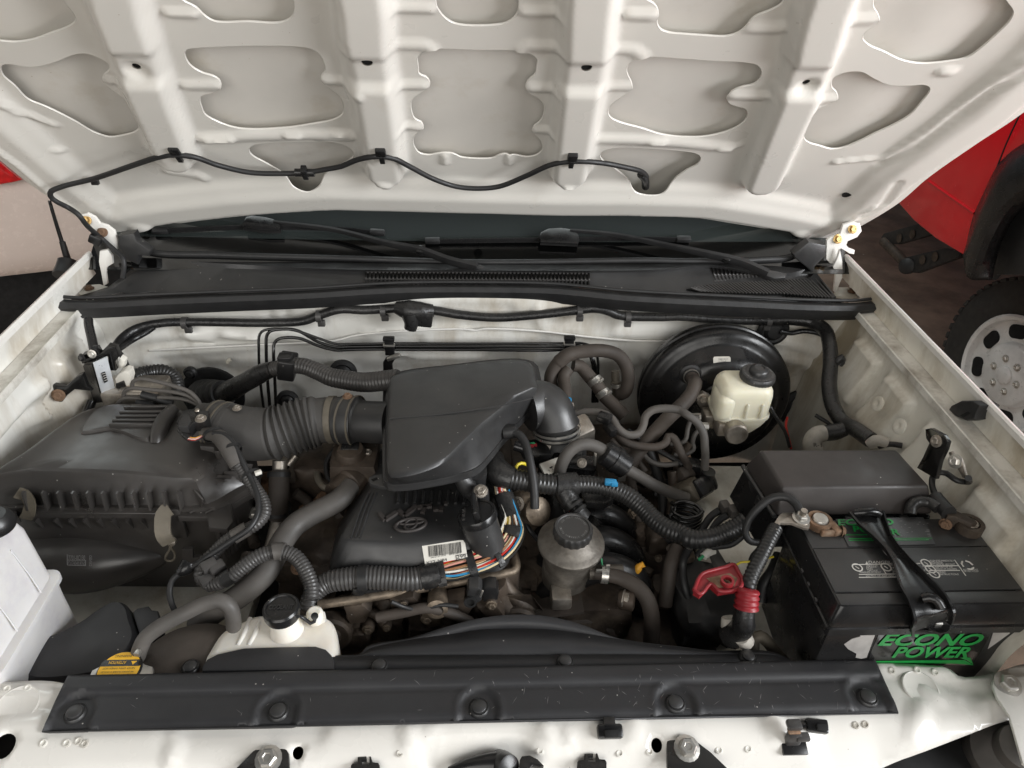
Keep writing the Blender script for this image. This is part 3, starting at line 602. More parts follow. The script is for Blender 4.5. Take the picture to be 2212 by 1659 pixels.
def fender(s, lab, y0, y1, mat_l):
    X = lambda x: s*x
    f = thing('fender', lab, 'fender')
    yy = [y0+(y1-y0)*i/40 for i in range(41)]
    prof = [(1.15, .62), (.94, .80), (.80, 1.05), (.760, 1.20), (.746, 1.250), (.741, 1.2605), (.735, 1.263), (.7315, 1.2605), (.7315, 1.252)]
    mesh('outer_panel', [Vector((X(x+.012*(t-.4)), t, z)) for t in yy for x, z in prof], [(i*9+k, i*9+k+1, (i+1)*9+k+1, (i+1)*9+k) for i in range(40) for k in range(8)], white, f, 50)
    # inner return wall with dents where the bumps of the hood rest
    prof2 = [(.733, 1.254), (.7345, 1.240), (.7385, 1.224), (.736, 1.2155)]
    mesh('return_wall', [Vector((X(x+.012*(t-.4)-.0045*(max(0, 1-abs(((t+.03) % .1)-.05)/.018))*(k in (1, 2))), t, z)) for t in yy for k, (x, z) in enumerate(prof2)], [(i*4+k, i*4+k+1, (i+1)*4+k+1, (i+1)*4+k) for i in range(40) for k in range(3)], baywhite if s < 0 else baycream, f, 50)
    prof3 = [(.737, 1.2150), (.722, 1.2142), (.709, 1.2150), (.7055, 1.2185), (.7035, 1.2175), (.7030, 1.206)]
    mesh('ledge', [Vector((X(x+.012*(t-.4)), t, z)) for t in yy if t < .64 for x, z in prof3], [(i*6+k, i*6+k+1, (i+1)*6+k+1, (i+1)*6+k) for i in range(len([t for t in yy if t < .64])-1) for k in range(5)], ledge, f, 50)
    return f
fr_r = fender(1, 'white fender edge beside the red truck, with dusty inner ledge', -.14, .76, baycream)
fr_l = fender(-1, 'white fender edge beside the champagne car, with dusty inner ledge', -.14, .75, baywhite)
def apron(s, lab, mat):
    def h_(P):           # P = (y, z); height towards the engine
        h = (.036 if s > 0 else .022)*(1-ss(1.06, 1.175, P[:, 1]))+(.02 if s > 0 else .0)*(1-ss(.9, 1.05, P[:, 1]))
        for yc, w in ((.53, .045), (.41, .045), (.27, .05), (.13, .05)):
            h += .014*(1-ss(w*.86, w*1.0, np.abs(P[:, 0]-yc)))*ss(1.085, 1.095, P[:, 1])*(1-ss(1.176, 1.185, P[:, 1]))
        return h
    if s < 0:
        h0 = h_
        h_ = lambda P: h0(P)*(1-.9*(1-ss(.40, .47, P[:, 0])))-.05*(1-ss(1.12, 1.165, P[:, 1]))*(1-ss(.42, .50, P[:, 0]))
    a = thing('fender_apron', lab, 'panel')
    panel('apron_panel', [(-.02, .75), (.665, .75), (.665, 1.206), (-.02, 1.206)], [], .006, h_, lambda u, w, h: Vector((s*(.7085+.012*(u-.4)-h), u, w)), mat, a)
    return a
ap_r = apron(1, 'stained cream inner apron behind the battery and fuse box', baycream)
ap_l = apron(-1, 'clean white inner apron behind the brake module', baywhite)
# rubber hood bumper, spot-weld dimples
for i, p in enumerate(((1270, 1310), (1410, 1455))):
    q = px(B3(*p), .672); lathe('dimple', [(.013, -.002), (.013, .001), (.009, .0025), (.004, .001), (0, -.001)], q, (-1, 0, .35), baycream, ap_r)
b_ = px(B3(1810, 1350), .718); hb = thing('hood_bumper', 'black rubber hood bumper sitting on the dusty fender ledge', 'bumper stop')
prism('bumper_block', [px(B3(*p), .716) for p in ((1720,1350),(1740,1320),(1800,1290),(1880,1290),(1925,1320),(1900,1370),(1890,1410),(1830,1420),(1760,1390))], .03, rubber, hb, bevel=.004)
prism('bumper_slot', [px(B3(*p), .7155) for p in ((1800,1385),(1850,1360),(1870,1370),(1820,1400))], .002, dark, hb)
# ================================================================== front: radiator support, cover, shroud
rs = thing('radiator_support', 'white painted radiator support panel along the front edge', 'front panel')
def g_(T, x, y, z): p = pz(T(x, y), z); return (p.x, p.y)
fo = [g_(D1, -160, 700, 1.03), g_(D1, 60, 690, 1.03), g_(D1, 300, 682, 1.03), (-.45, -.015), (0, -.01), (.45, -.015), g_(D3, 1240, 580, 1.03), g_(D3, 1600, 595, 1.03), g_(D3, 1705, 608, 1.03), g_(D3, 1775, 650, 1.03),
      g_(D3, 1890, 655, 1.03), g_(D3, 2020, 630, 1.03), g_(D3, 2240, 580, 1.03), g_(D3, 2260, 800, 1.02), g_(D3, 2110, 900, 1.02), g_(D3, 2120, 960, 1.01), g_(D3, 1950, 1040, 1.0), g_(D3, 1500, 1180, 1.0), g_(D3, 1300, 1245, .995),
      (.36, -.15), (0, -.155), (-.5, -.15), (-.66, -.11), (-.68, -.05)]
FEM = []
def fm(T, z, r, h, *pts): FEM.append(([g_(T, x, y, z) for x, y in pts], r, h))
fm(D1, 1.02, .010, .005, (1130,1040), (1140,1120), (1110,1180)); fm(D1, 1.01, .016, -.005, (1160,1070), (1500,1060), (2040,1060)); fm(D2, 1.01, .010, .005, (440,1080), (450,1140)); fm(D2, 1.01, .010, .004, (600,1080), (560,1160))
fm(D2, 1.01, .010, .005, (1310,1060), (1350,1120)); fm(D2, 1.01, .008, .004, (1460,1080), (1465,1130)); fm(D2, 1.02, .012, .004, (1890,990), (1880,1060)); fm(D2, 1.0, .020, -.012, (620,1200), (900,1190), (1120,1190))
fm(D3, 1.02, .010, .005, (580,950), (600,1020), (640,1060)); fm(D3, 1.01, .012, .005, (1510,910), (1470,1080)); fm(D3, 1.02, .030, -.006, (1000,1080), (1250,1120)); fm(D3, 1.03, .014, -.004, (1740,700), (1860,740), (1890,810)); fm(D3, 1.03, .010, .004, (1560,740), (1640,800))
fm(D3, 1.02, .010, .004, (1900,860), (2020,850)); fm(D1, 1.03, .010, .004, (0,770), (200,760), (330,780)); fm(D1, 1.02, .012, .004, (0,1010), (120,990), (260,980)); fm(D3, 1.03, .008, .006, (1260,600), (1680,625), (1740,650))
def fr_h(P):
    h = np.zeros(len(P))+1.032-.030*ss(-.066, -.105, P[:, 1])*0-.04*ss(0, 1, (-.072-P[:, 1])/.075)-.012*ss(.045, .02, P[:, 1]*0+1)*0
    for poly, r, hh in FEM: h += hh*(1-ss(r*.3, r*1.4, seg_dist(P, poly)))
    return h
def fpz(T, x, y, dz=0.):
    z = 1.02
    for _ in range(6): p = pz(T(x, y), z+dz); z = float(fr_h(np.array([[p.x, p.y]]))[0])
    return pz(T(x, y), z+dz)
holes = []
for T, x, y, r, z in ((D1, 1918, 1140, .0062, 1.022), (D2, 2035, 1090, .0066, 1.022), (D1, 45, 1115, .0125, 1.022)):
    c = g_(T, x, y, z); holes.append([(c[0]+r*cos(2*pi*k/18), c[1]+r*sin(2*pi*k/18)) for k in range(18)])
panel('support_panel', cr2(fo, .01), holes, .008, fr_h, lambda u, w, h: Vector((u, w, h)), frontw, rs, thick=.0015, behind=0)
box('lower_beam', (0, -.07, .955), (1.3, .10, .06), dark, rs, .01)
for T, x, y, z, r in ((D1, 110, 835, 1.0335, .0255), (D3, 1545, 720, 1.0335, .0225)):
    lathe('round_plug', [(r, 0), (r, .0012), (r*.93, .0020), (r*.88, .0012), (0, .0014)], pz(T(x, y), z), (0, -.1, 1), frontw, rs)
for T, x, y in ((D1, 280, 1075), (D1, 430, 1075), (D1, 505, 1062), (D1, 545, 1080), (D2, 385, 1140), (D2, 1285, 1125), (D2, 1797, 1140), (D2, 1990, 1130), (D3, 250, 1120), (D3, 438, 1112), (D3, 1190, 955), (D3, 1130, 960), (D3, 1360, 610), (D3, 1525, 605), (D3, 1640, 620), (D1, 180, 720), (D1, 45, 725)):
    lathe('weld_dimple', [(.0045, 0), (.0045, .0012), (.003, .0016), (.002, .0004), (0, .0003)], fpz(T, x, y, .0006), (0, -.3, 1), ledge, rs, 12)

cover = thing('radiator_cover', 'long black plastic cover over the radiator top held by round push clips', 'radiator cover')
CX0, CX1 = -.504, .511
CLIPS = [pz(t, 1.037) for t in (D1(485, 885), D1(1790, 875), D2(893, 850), D2(2155, 822), D3(1203, 785))]
def cov_h(P):
    y = P[:, 1]; h = 1.040+.004*ss(-.028, -.020, y)-.012*ss(-.004, .004, y)-.003*ss(-.060, -.068, y)*0-.004*(1-ss(-.070, -.060, y))
    h += .0012*np.exp(-((y+.0285)/.0022)**2)*-1
    for c in CLIPS:
        d = seg_dist(P, [(c.x, c.y), (c.x, c.y-.05)]); h += -.0042*(1-ss(.0205, .0255, d))+.0012*np.exp(-((d-.027)/.003)**2)
    return h-.003*(ss(.012, .0, P[:, 0]-CX0)+ss(.012, .0, CX1-P[:, 0]))*0
panel('cover_plate', [(CX0, -.0695), (CX1, -.0715), (CX1+.0005, -.035), (CX1, -.004), (CX1-.012, .0035), (CX0+.012, .0055), (CX0, -.002), (CX0-.0005, -.035)], [], .0042, cov_h, lambda u, w, h: Vector((u, w, h)), blkrad, cover, thick=.0025, behind=0)
for c in CLIPS: clip_stud(cover, Vector((c.x, c.y, 1.0368)), (0, 0, 1), .0128, blk)

V_ = []; F_ = []
for k in range(110):
    x = rng.uniform(.05, .49) if k < 80 else rng.uniform(-.48, .05); y = rng.uniform(-.064, -.002); a = rng.normal(pi/2, .7); l = rng.uniform(.002, .013); w = rng.uniform(.00012, .00035)
    d = np.array((cos(a), sin(a))); nrm = np.array((-d[1], d[0])); q = [np.array((x, y))+d*s_*l/2+nrm*t_*w for s_, t_ in ((-1, 0), (0, 1), (1, 0), (0, -1))]
    hq = cov_h(np.array(q)); i0 = len(V_); V_ += [Vector((p[0], p[1], h+.0016)) for p, h in zip(q, hq)]; F_.append((i0, i0+1, i0+2, i0+3))
sm = mesh('scratch_marks', V_, F_, printg, cover); sm['kind'] = 'stuff'
shroud = thing('fan_shroud', 'black plastic fan shroud with a wide arched rim behind the radiator cover', 'fan shroud')
def sx(T, z, *p): return [pz(T(*q), z) for q in p]
oa = sx(D2, 1.022, (-560,530), (-200,520), (60,514), (130,508), (185,452), (430,408)) + [pz(D2(*q), z) for q, z in (((700,322),1.03), ((900,272),1.034), ((1130,248),1.036), ((1350,262),1.034), ((1550,312),1.03), ((1790,405),1.024))] + sx(D2, 1.022, (2000,440), (2190,460)) + sx(D3, 1.022, (200,484), (560,488), (640,510), (715,548))
ia = sx(D2, 1.024, (-560,532), (-200,522), (60,516), (130,511), (190,474), (430,420), (700,382), (900,350), (1130,343), (1350,350), (1550,374), (1790,411), (2000,446), (2190,466)) + sx(D3, 1.024, (200,490), (560,494), (640,514), (713,549))
ba = sx(D2, 1.026, (-560,540), (-200,532), (60,526), (130,524), (190,522), (430,520), (700,519), (900,518), (1130,517), (1350,515), (1550,514), (1790,513), (2000,513), (2190,514)) + sx(D3, 1.026, (200,512), (560,512), (640,525), (711,552))
bb = sx(D2, 1.026, (-560,640), (-200,632), (60,626), (130,624), (190,622), (430,620), (700,619), (900,615), (1130,612), (1350,608), (1550,606), (1790,602), (2000,600), (2190,598)) + sx(D3, 1.026, (200,590), (560,580), (640,575), (705,572))
rows('shroud_rim', [oa, ia], 150, blkrad, shroud, thick=.003)
rows('shroud_plate', [[p+Vector((0, 0, .0005)) for p in ia], ba], 150, blkrad, shroud, thick=.003)
rows('shroud_flange', [[p+Vector((0, -.0005, .002)) for p in ba], [p+Vector((0, 0, .002)) for p in bb]], 90, blkrad, shroud, thick=.003)
loft('shroud_wall', [[p for p in cr(oa, .01)], [Vector((p.x, p.y+.004, .85)) for p in cr(oa, .01)]], blkrad, shroud, closed=False)
for t in (D1(1225, 590), D2(252, 580), D2(1447, 552), D3(437, 522)): clip_stud(shroud, pz(t, 1.030), (0, 0, 1), .0115, blk)

def fplate(lab, pts, T, z, bp):
    a = thing('mounting_bracket', lab, 'bracket')
    pp = [pz(T(*p), 1.026) for p in pts]; prism('bracket_plate', pp, .006, blksm, a, bevel=.002)
    q = pz(T(*bp), 1.027)
    lathe('washer', [(.0135, 0), (.0135, .0015), (.004, .002)], q, (0, -.25, 1), steel, a)
    bolt(q+Vector((0, 0, .001)), (0, -.25, 1), .0105, steel, a, 'screw')
    return a
fplate('black grille bracket with a silver screw below the coolant tank', [(1490,1260),(1600,1150),(1650,1098),(1770,1090),(1840,1105),(1858,1140),(1862,1260)], D1, 1.006, (1728, 1182))
fplate('black grille bracket with a silver screw left of the grey spring clip', [(-82,1260),(-85,1060),(-60,1032),(70,1030),(120,1070),(200,1130),(345,1270)], D3, 1.006, (42, 1112))
la = thing('hood_latch', 'black hood latch with hooked claw at the bottom edge of the front panel', 'latch')
tube('latch_spring', mz(D2, (700,1250,1.012), (820,1222,1.018), (950,1205,1.020), (1060,1205,1.018)), [.004, .008, .011, .014], blksm, la)
lathe('latch_roller', [(.014, -.012), (.015, 0), (.014, .012), (.009, .014), (0, .014)], pz(D2(1050, 1215), 1.020), (.5, -.6, .6), blksm, la)
prism('latch_claw', [pz(D2(*p), 1.028) for p in ((1150,1260),(1155,1180),(1170,1155),(1220,1150),(1270,1175),(1310,1215),(1285,1222),(1240,1212),(1220,1240),(1225,1270))], .008, blksm, la, bevel=.0015)
for nm, lab, T, c, w in (('grille_clip_seat', 'black slotted grille clip beside the hood latch, under the coolant tank side', D2, (160,1225), 95), ('grille_clip_seat', 'black slotted grille clip below the square plastic clip', D2, (1618,1205), 97)):
    a = thing(nm, lab, 'clip'); x, y = c
    prism('clip_body', [pz(T(*p), 1.022) for p in ((x-w,y+60),(x-w+5,y-10),(x-w+15,y-22),(x-50,y-24),(x-46,y-62),(x+50-40,y-66),(x+10,y-40),(x-20,y-40),(x-20,y-14),(x+28,y-14),(x+28,y-66),(x+38,y-66),(x+50,y-30),(x+w-10,y-26),(x+w,y-10),(x+w,y+60))], .006, blksm, a, bevel=.001)
a = thing('plastic_clip', 'small square black clip just under the cover, centre right', 'clip'); c = fpz(D2, 1735, 1000, .004)
box('clip_body', c, (.030, .016, .012), blksm, a, .003, rot(20)); box('clip_mouth', c+Vector((0, -.006, .006)), (.016, .008, .006), dark, a, .001, rot(20)); box('clip_head', c+Vector((0, .008, .005)), (.014, .012, .006), blksm, a, .001)
a = thing('plastic_clip', 'small angled black clip above the grey spring clip', 'clip'); c = fpz(D3, 878, 965, .004)
box('clip_body', c, (.026, .016, .012), blksm, a, .003, rot(20, 0, -8)); box('clip_wing', c+Vector((-.014, .002, .0)), (.012, .010, .006), blksm, a, .002); box('clip_mouth', c+Vector((.003, -.005, .006)), (.013, .007, .006), dark, a, .001, rot(20, 0, -8))
a = thing('spring_clip', 'grey plastic rod clip with rusty mark on the front panel', 'clip'); c = fpz(D3, 735, 1110, .003)
box('clip_base', c, (.030, .014, .006), blksm, a, .001, rot(20)); box('clip_stem', c+Vector((-.002, .006, .012)), (.018, .010, .020), corr, a, .003); box('clip_jaw', c+Vector((-.002, .014, .027)), (.017, .012, .008), corr, a, .002); box('clip_jaw', c+Vector((.007, .004, .018)), (.016, .010, .007), corr, a, .002); box('rust_mark', c+Vector((-.003, .009, .023)), (.015, .008, .004), rust, a, .002)
a = thing('headlamp_bracket', 'painted steel headlamp bracket with a screw at the right front corner', 'bracket')
prism('bracket_plate', [pz(D3(*p), 1.045) for p in ((2010,670),(2030,645),(2075,638),(2150,650),(2240,640),(2330,700),(2330,1300),(2205,1200),(2170,1080),(2120,900),(2040,780),(2012,710)) ], .004, white, a, bevel=.001)
bolt(pz(D3(2105, 698), 1.046), (-.1, -.2, 1), .011, steel, a, 'screw')
a = thing('headlamp_housing', 'grey plastic back of the headlamp at the lower right corner', 'headlamp')
lathe('lamp_shell', [(.02, 0), (.045, .005), (.055, .03), (.05, .05), (.03, .06), (.026, .075), (0, .078)], pz(D3(2080, 1220), .96), (-.2, -.2, 1), hoseg, a)
box('lamp_frame', pz(D3(2150, 1130), .965), (.06, .05, .03), hoseg, a, .006, rot(10, 0, 30))
box('lamp_clip', pz(D3(1990, 1110), .975), (.03, .02, .02), hoseg, a, .004, rot(10, 0, 30))

# ================================================================== battery
bat = thing('car_battery', 'black car battery with green lettering on its top and front', 'battery')
BX0, BX1, BY0, BY1, BZ = .428, .692, -.006, .158, 1.1445
box('battery_case', ((BX0+BX1)/2, (BY0+BY1)/2, 1.01), (BX1-BX0-.010, BY1-BY0-.008, .195), blksm, bat, .005)
lid = [rrect((BX0+BX1)/2, (BY0+BY1)/2, BX1-BX0-2*i, BY1-BY0-2*i, .006, z, 3) for i, z in ((.003, 1.098), (0, 1.1005), (0, 1.112), (.002, 1.1135), (.002, 1.116), (.0005, 1.1175), (.0012, 1.124), (.010, BZ-.001), (.0115, BZ))]
loft('battery_lid', lid, blksm, bat, 30)
for y0, y1, zz in ((BY0+.012, .0225, .0012), (.0245, .094, .0022), (.096, BY1-.012, .0012)):
    box('lid_section', ((BX0+BX1)/2, (y0+y1)/2, BZ+zz/2-.0004), (BX1-BX0-.024, y1-y0, zz), blk, bat, .0006)
for y in (.035, .060, .082): box('vent_notch', (BX0+.004, y, 1.118), (.012, .006, .004), blk, bat, .001)
bt = lambda x, y, dz=0: pz(C3(x, y), BZ+.0022+dz)
prism('top_label', [bt(*p) for p in ((1000,868),(1565,855),(1640,1030),(1085,1045))], .0003, blk, bat, lab='wrinkled glossy label with green lettering')
for k in range(22):
    x = 1400+rng.rand()*200; y = 880+rng.rand()*140; w = 6+rng.rand()*18
    prism('label_scuff', [bt(x, y, .0003), bt(x+w, y-2, .0003), bt(x+w+3, y+1.2, .0003), bt(x+3, y+1.6, .0003)], .0001, printg, bat)
text('lettering', 'ECONO', bt(1018,912,.0004), bt(1378,908,.0004), bt(1012,872,.0004), green, bat, bold=.03)
text('lettering', 'POWER', bt(1118,952,.0004), bt(1420,974,.0004), bt(1108,914,.0004), green, bat, bold=.03)
for y, x0, x1 in ((968, 1065, 1340), (992, 1085, 1620), (1003, 1085, 1600)): prism('label_line', [bt(x0, y, .0004), bt(x1, y-3, .0004), bt(x1, y+1, .0004), bt(x0, y+4, .0004)], .0001, green, bat)
lathe('voltage_badge', [(.0135, 0), (.0135, .0006), (0, .0006)], bt(1372, 1078), (0, 0, 1), foil, bat); text('lettering', '12V', bt(1335,1090,.001), bt(1405,1090,.001), bt(1335,1066,.001), printw, bat)
def tt(s, x0, x1, y, hh=11, m=printw): text('lettering', s, bt(x0, y), bt(x1, y), bt(x0, y-hh), m, bat)
tt('DANGER/POISON', 1212, 1490, 1157, 18)
prism('warning_triangle', [bt(1192,1157), bt(1210,1157), bt(1201,1139)], .0002, printw, bat)
for a_, b_ in (((1110,1161),(1545,1153)), ((1150,1224),(1600,1218)), ((1150,1243),(1480,1240)), ((1560,1170),(1790,1168)), ((1600,1200),(1800,1198)), ((1545,1135),(1605,1215)), ((1765,1130),(1838,1232)), ((1290,1163),(1325,1220)), ((1430,1160),(1445,1220))):
    A_, B_ = bt(*a_), bt(*b_); d = (B_-A_).cross(Vector((0, 0, 1))).normalized()*.0006; prism('print_rule', [A_-d, B_-d, B_+d, A_+d], .0002, printw, bat)
for s, x0, x1, y in (('SHIELD EYES.', 1198, 1270, 1173), ('EXPLOSIVE', 1198, 1262, 1184), ('GASES', 1198, 1238, 1195), ('CAN CAUSE', 1205, 1270, 1207), ('BLINDNESS OR INJURY', 1155, 1292, 1219), ('NO', 1345, 1368, 1173), ('SPARKS', 1352, 1404, 1190), ('FLAMES', 1360, 1410, 1203), ('SMOKING', 1366, 1424, 1216),
                     ('SULFURIC', 1475, 1530, 1172), ('ACID CAN', 1480, 1540, 1186), ('CAUSE BURNS', 1485, 1575, 1205), ('DO NOT TIP. KEEP VENT CAPS TIGHT', 1195, 1475, 1240), ('FLUSH EYES IMMEDIATELY', 1605, 1760, 1144), ('WITH WATER.', 1610, 1690, 1156), ('GET MEDICAL HELP FAST.', 1615, 1768, 1167),
                     ('KEEP OUT OF THE', 1640, 1752, 1184), ('REACH OF CHILDREN.', 1645, 1782, 1197), ('READ', 1662, 1705, 1217), ('INSTRUCTIONS.', 1668, 1794, 1231), ('BATTERY MUST', 1820, 1914, 1202), ('BE RECYCLED', 1828, 1918, 1211)): tt(s, x0, x1, y)
for x, y in ((1140, 1180), (1325, 1178), (1582, 1152), (1610, 1190), (1636, 1222)): lathe('warning_pictogram', [(.0068, 0), (.0068, .0003), (.0052, .0003), (.0052, 0)], bt(x, y), (0, 0, 1), printw, bat, 16, closed=True); tube('pictogram_bar', [bt(x-12, y-8), bt(x+12, y+8)], .0007, printw, bat, 4)
for k in range(3):
    a0 = 2*pi*k/3; c = bt(1848, 1165); q = [c+Vector((.007*cos(a0+t), .007*sin(a0+t), .0003)) for t in (0, .5, 1.0, 1.4)]; tube('recycling_arrow', q, .0012, printw, bat, 4)
ft = lambda x, y, d=0: py(D3(x, y), BY0-.0008-.0035*0-d)
fb = BY0+.004
ft = lambda x, y, d=0: py(D3(x, y), fb-.0006-d)
prism('front_label', [ft(*p) for p in ((1300,330),(2030,330),(1880,575),(1200,560),(1240,460))], .0005, blkglos, bat, lab='black front label with green lettering')
prism('torn_label', [ft(*p) for p in ((1100,308),(1160,310),(1265,350),(1200,525),(1165,532),(1130,525),(1135,500),(1080,470),(1055,440),(1105,405),(1160,390),(1150,350))], .0005, foil, bat, lab='torn silver scrap of an old label')
prism('torn_label', [ft(x, y, -.0002) for x, y in ((1740,310),(2060,303),(2145,290),(2120,370),(1980,470),(2025,332),(1745,328))], .0005, foil, bat, lab='grey strip of an old label behind the front label')
text('lettering', 'ECONO', ft(1268,447,.0006), ft(1930,447,.0006), ft(1290,368,.0006), green, bat, shear=.35, bold=.03)
text('lettering', 'POWER', ft(1358,524,.0006), ft(1850,524,.0006), ft(1372,452,.0006), green, bat, shear=.35, bold=.03)
prism('label_arrow', [ft(x, y, .0006) for x, y in ((1240,548),(1830,540),(1890,574),(1780,564),(1240,556))], .0002, green, bat)
prism('label_arrow', [ft(x, y, .0006) for x, y in ((1800,525),(1868,525),(1886,570),(1850,545))], .0002, green, bat)
# terminals
tp = bt(890, 900); lathe('terminal_post', [(.0115, -.004), (.0105, .010), (.0095, .012), (0, .0125)], tp, (0, 0, 1), steel, bat)
tn = bt(1850, 930); lathe('terminal_post', [(.0115, -.004), (.0105, .010), (.0095, .012), (0, .0125)], tn, (0, 0, 1), alu, bat)

cl = thing('battery_clamp', 'corroded rusty clamp on the battery post near the fuse box corner', 'terminal clamp')
lathe('clamp_ring', [(.0118, -.002), (.0165, -.002), (.0165, .0095), (.0118, .0095)], tp, (0, 0, 1), rust, cl, closed=True)
box('clamp_jaw', tp+Vector((.016, -.012, .003)), (.012, .020, .010), rust, cl, .002, rot(0, 0, 15)); bolt(tp+Vector((.024, -.016, .003)), (1, -.2, 0), .0055, rust, cl)
box('clamp_jaw', tp+Vector((.005, -.019, .002)), (.020, .006, .010), rust, cl, .002)
prism('lead_plate', [pz(C3(*p), 1.160) for p in ((640,840),(660,826),(740,825),(815,838),(838,905),(830,925),(800,922),(720,890),(650,890),(625,940),(590,945),(600,900))], .005, alu, cl, bevel=.001)
bolt(pz(C3(778, 862), 1.161), (0, -.1, 1), .0082, steel, cl, 'nut'); lathe('stud', [(.0045, 0), (.0045, .016), (0, .017)], pz(C3(778, 862), 1.161), (0, -.1, 1), alu, cl, 12)
cn = thing('battery_clamp', 'brown looped clamp on the battery post beside the fender', 'terminal clamp')
lathe('clamp_ring', [(.0118, -.006), (.0175, -.006), (.0175, .012), (.0118, .012)], tn, (0, 0, 1), alud, cn, closed=True)
box('clamp_jaw', tn+Vector((-.018, .012, .005)), (.022, .012, .014), alud, cn, .002, rot(0, 0, -30)); bolt(tn+Vector((-.030, .005, .004)), (-1, -.8, .2), .0058, rust, cn)
prism('clamp_strap', [pz(C3(*p), 1.165) for p in ((1715,815),(1770,808),(1900,870),(1915,890),(1880,900),(1770,850),(1720,850))], .010, alud, cn, bevel=.002)

hd = thing('battery_hold_down', 'black pressed steel hold down bar lying across the battery top', 'bracket')
cl_ = [((1190,835), 118, 1.158), ((1230,905), 95, 1.156), ((1290,985), 62, 1.156), ((1390,1110), 50, 1.156), ((1470,1225), 62, 1.156), ((1525,1310), 95, 1.156), ((1580,1390), 128, 1.154), ((1612,1470), 140, 1.148), ((1612,1510), 140, 1.136), ((1605,1560), 130, 1.118)]
Lc = []; Wc = []
for (c, hw, z) in cl_: p = pz(C3(*c), z); Lc.append(p); Wc.append((pz(C3(c[0]+hw, c[1]), z)-p).length)
LL = cr(Lc, .004); secv = []
n = len(LL); V_ = []; 
prof = [(-1, .006), (-.88, .0065), (-.78, .0), (-.3, .0), (0, .0015), (.3, 0), (.78, 0), (.88, .0065), (1, .006), (1, .003), (.85, .002), (.75, -.003), (0, -.002), (-.75, -.003), (-.85, .002), (-1, .003)]
for i, p in enumerate(LL):
    t = (LL[min(i+1, n-1)]-LL[max(i-1, 0)]).normalized(); w = float(np.interp(i/(n-1), np.linspace(0, 1, len(Wc)), Wc)); sd = Vector((1, .12, 0)); sd = (sd-t*sd.dot(t)).normalized(); nn = sd.cross(t).normalized(); nn = nn if nn.dot(Vector((0, -.5, 1))) > 0 else -nn
    V_ += [p+sd*(a*w)+nn*b for a, b in prof]
k = len(prof); mesh('bar', V_, [(i*k+j, i*k+(j+1) % k, (i+1)*k+(j+1) % k, (i+1)*k+j) for i in range(n-1) for j in range(k)]+[tuple(range(k)), tuple((n-1)*k+j for j in range(k))], boostb, hd, 45)
tube('saddle', mz(C3, (1120,828,1.161), (1180,822,1.165), (1250,822,1.165), (1280,838,1.161)), .0055, boostb, hd, 10)
tube('saddle', mz(C3, (1560,1378,1.158), (1600,1370,1.162), (1650,1390,1.160), (1680,1440,1.154)), .006, boostb, hd, 10)
e_ = Lc[-1]; prism('foot', [pz(C3(*p), 1.114) for p in ((1475,1545),(1560,1500),(1660,1505),(1735,1545),(1725,1570),(1690,1590),(1500,1580),(1480,1565))], .006, boostb, hd, bevel=.0015)
q = pz(C3(1635, 1530), 1.116); lathe('stud', [(.0048, 0), (.0048, .030), (.004, .032), (0, .032)], q, (.04, -.12, 1), steel, hd, 16); lathe('washer', [(.017, 0), (.017, .002), (.005, .003)], q, (0, 0, 1), boostb, hd); bolt(q, (.04, -.12, 1), .0085, steel, hd, 'nut')

# ================================================================== fuse box
fb_ = thing('fuse_box', 'large black fuse box with sloped front lid behind the battery', 'fuse box')
FT = [pz(C3(*p), 1.178) for p in ((660,660),(1605,652),(1390,418),(512,420))]
FM = [pz(C3(*p), z) for p, z in (((705,800),1.150), ((1648,778),1.150), ((1440,440),1.155), ((470,470),1.155))]
FM = [Vector((FT[0].x-.006, FT[0].y-.018, 1.138)), Vector((FT[1].x+.010, FT[1].y-.018, 1.138)), Vector((FT[2].x+.010, FT[2].y+.008, 1.138)), Vector((FT[3].x-.012, FT[3].y+.008, 1.138))]
FB = [Vector((p.x+(-.012 if i in (0, 3) else .006), p.y+(-.002 if i < 2 else 0), 1.075)) for i, p in enumerate(FM)]
bm = bmesh.new(); t_ = [bm.verts.new(p) for p in FT]; m_ = [bm.verts.new(p) for p in FM]; bm.faces.new(t_); bm.faces.new(m_[::-1])
for i in range(4): bm.faces.new((t_[i], m_[i], m_[(i+1) % 4], t_[(i+1) % 4]))
bmesh.ops.recalc_face_normals(bm, faces=bm.faces); bmesh.ops.bevel(bm, geom=list(bm.edges), offset=.0045, segments=3, affect='EDGES', profile=.5); from_bm('fuse_box_lid', bm, blkfuse, fb_, 35)
bm = bmesh.new(); t_ = [bm.verts.new(p+Vector((0, 0, -.003))) for p in FM]; m_ = [bm.verts.new(p) for p in FB]; bm.faces.new(t_); bm.faces.new(m_[::-1])
for i in range(4): bm.faces.new((t_[i], m_[i], m_[(i+1) % 4], t_[(i+1) % 4]))
bmesh.ops.recalc_face_normals(bm, faces=bm.faces); bmesh.ops.bevel(bm, geom=list(bm.edges), offset=.003, segments=2, affect='EDGES'); from_bm('fuse_box_base', bm, blksm, fb_, 35)
for y_, z_ in ((.235, 1.13), (.20, 1.125)): box('lid_latch', (FM[0].x-.006, y_, z_), (.010, .020, .018), blk, fb_, .002)
for x_ in (.47, .52, .56, .60): box('lid_tab', (x_, FM[0].y-.001, 1.134), (.012, .006, .006), blk, fb_, .001)
tube('lid_rim', [FM[0]+Vector((-.002, 0, 0)), FM[3]+Vector((-.002, 0, 0))], .0035, blk, fb_, 8)
br = thing('fuse_box_bracket', 'black angled bracket bolted to the stained apron above the battery', 'bracket')
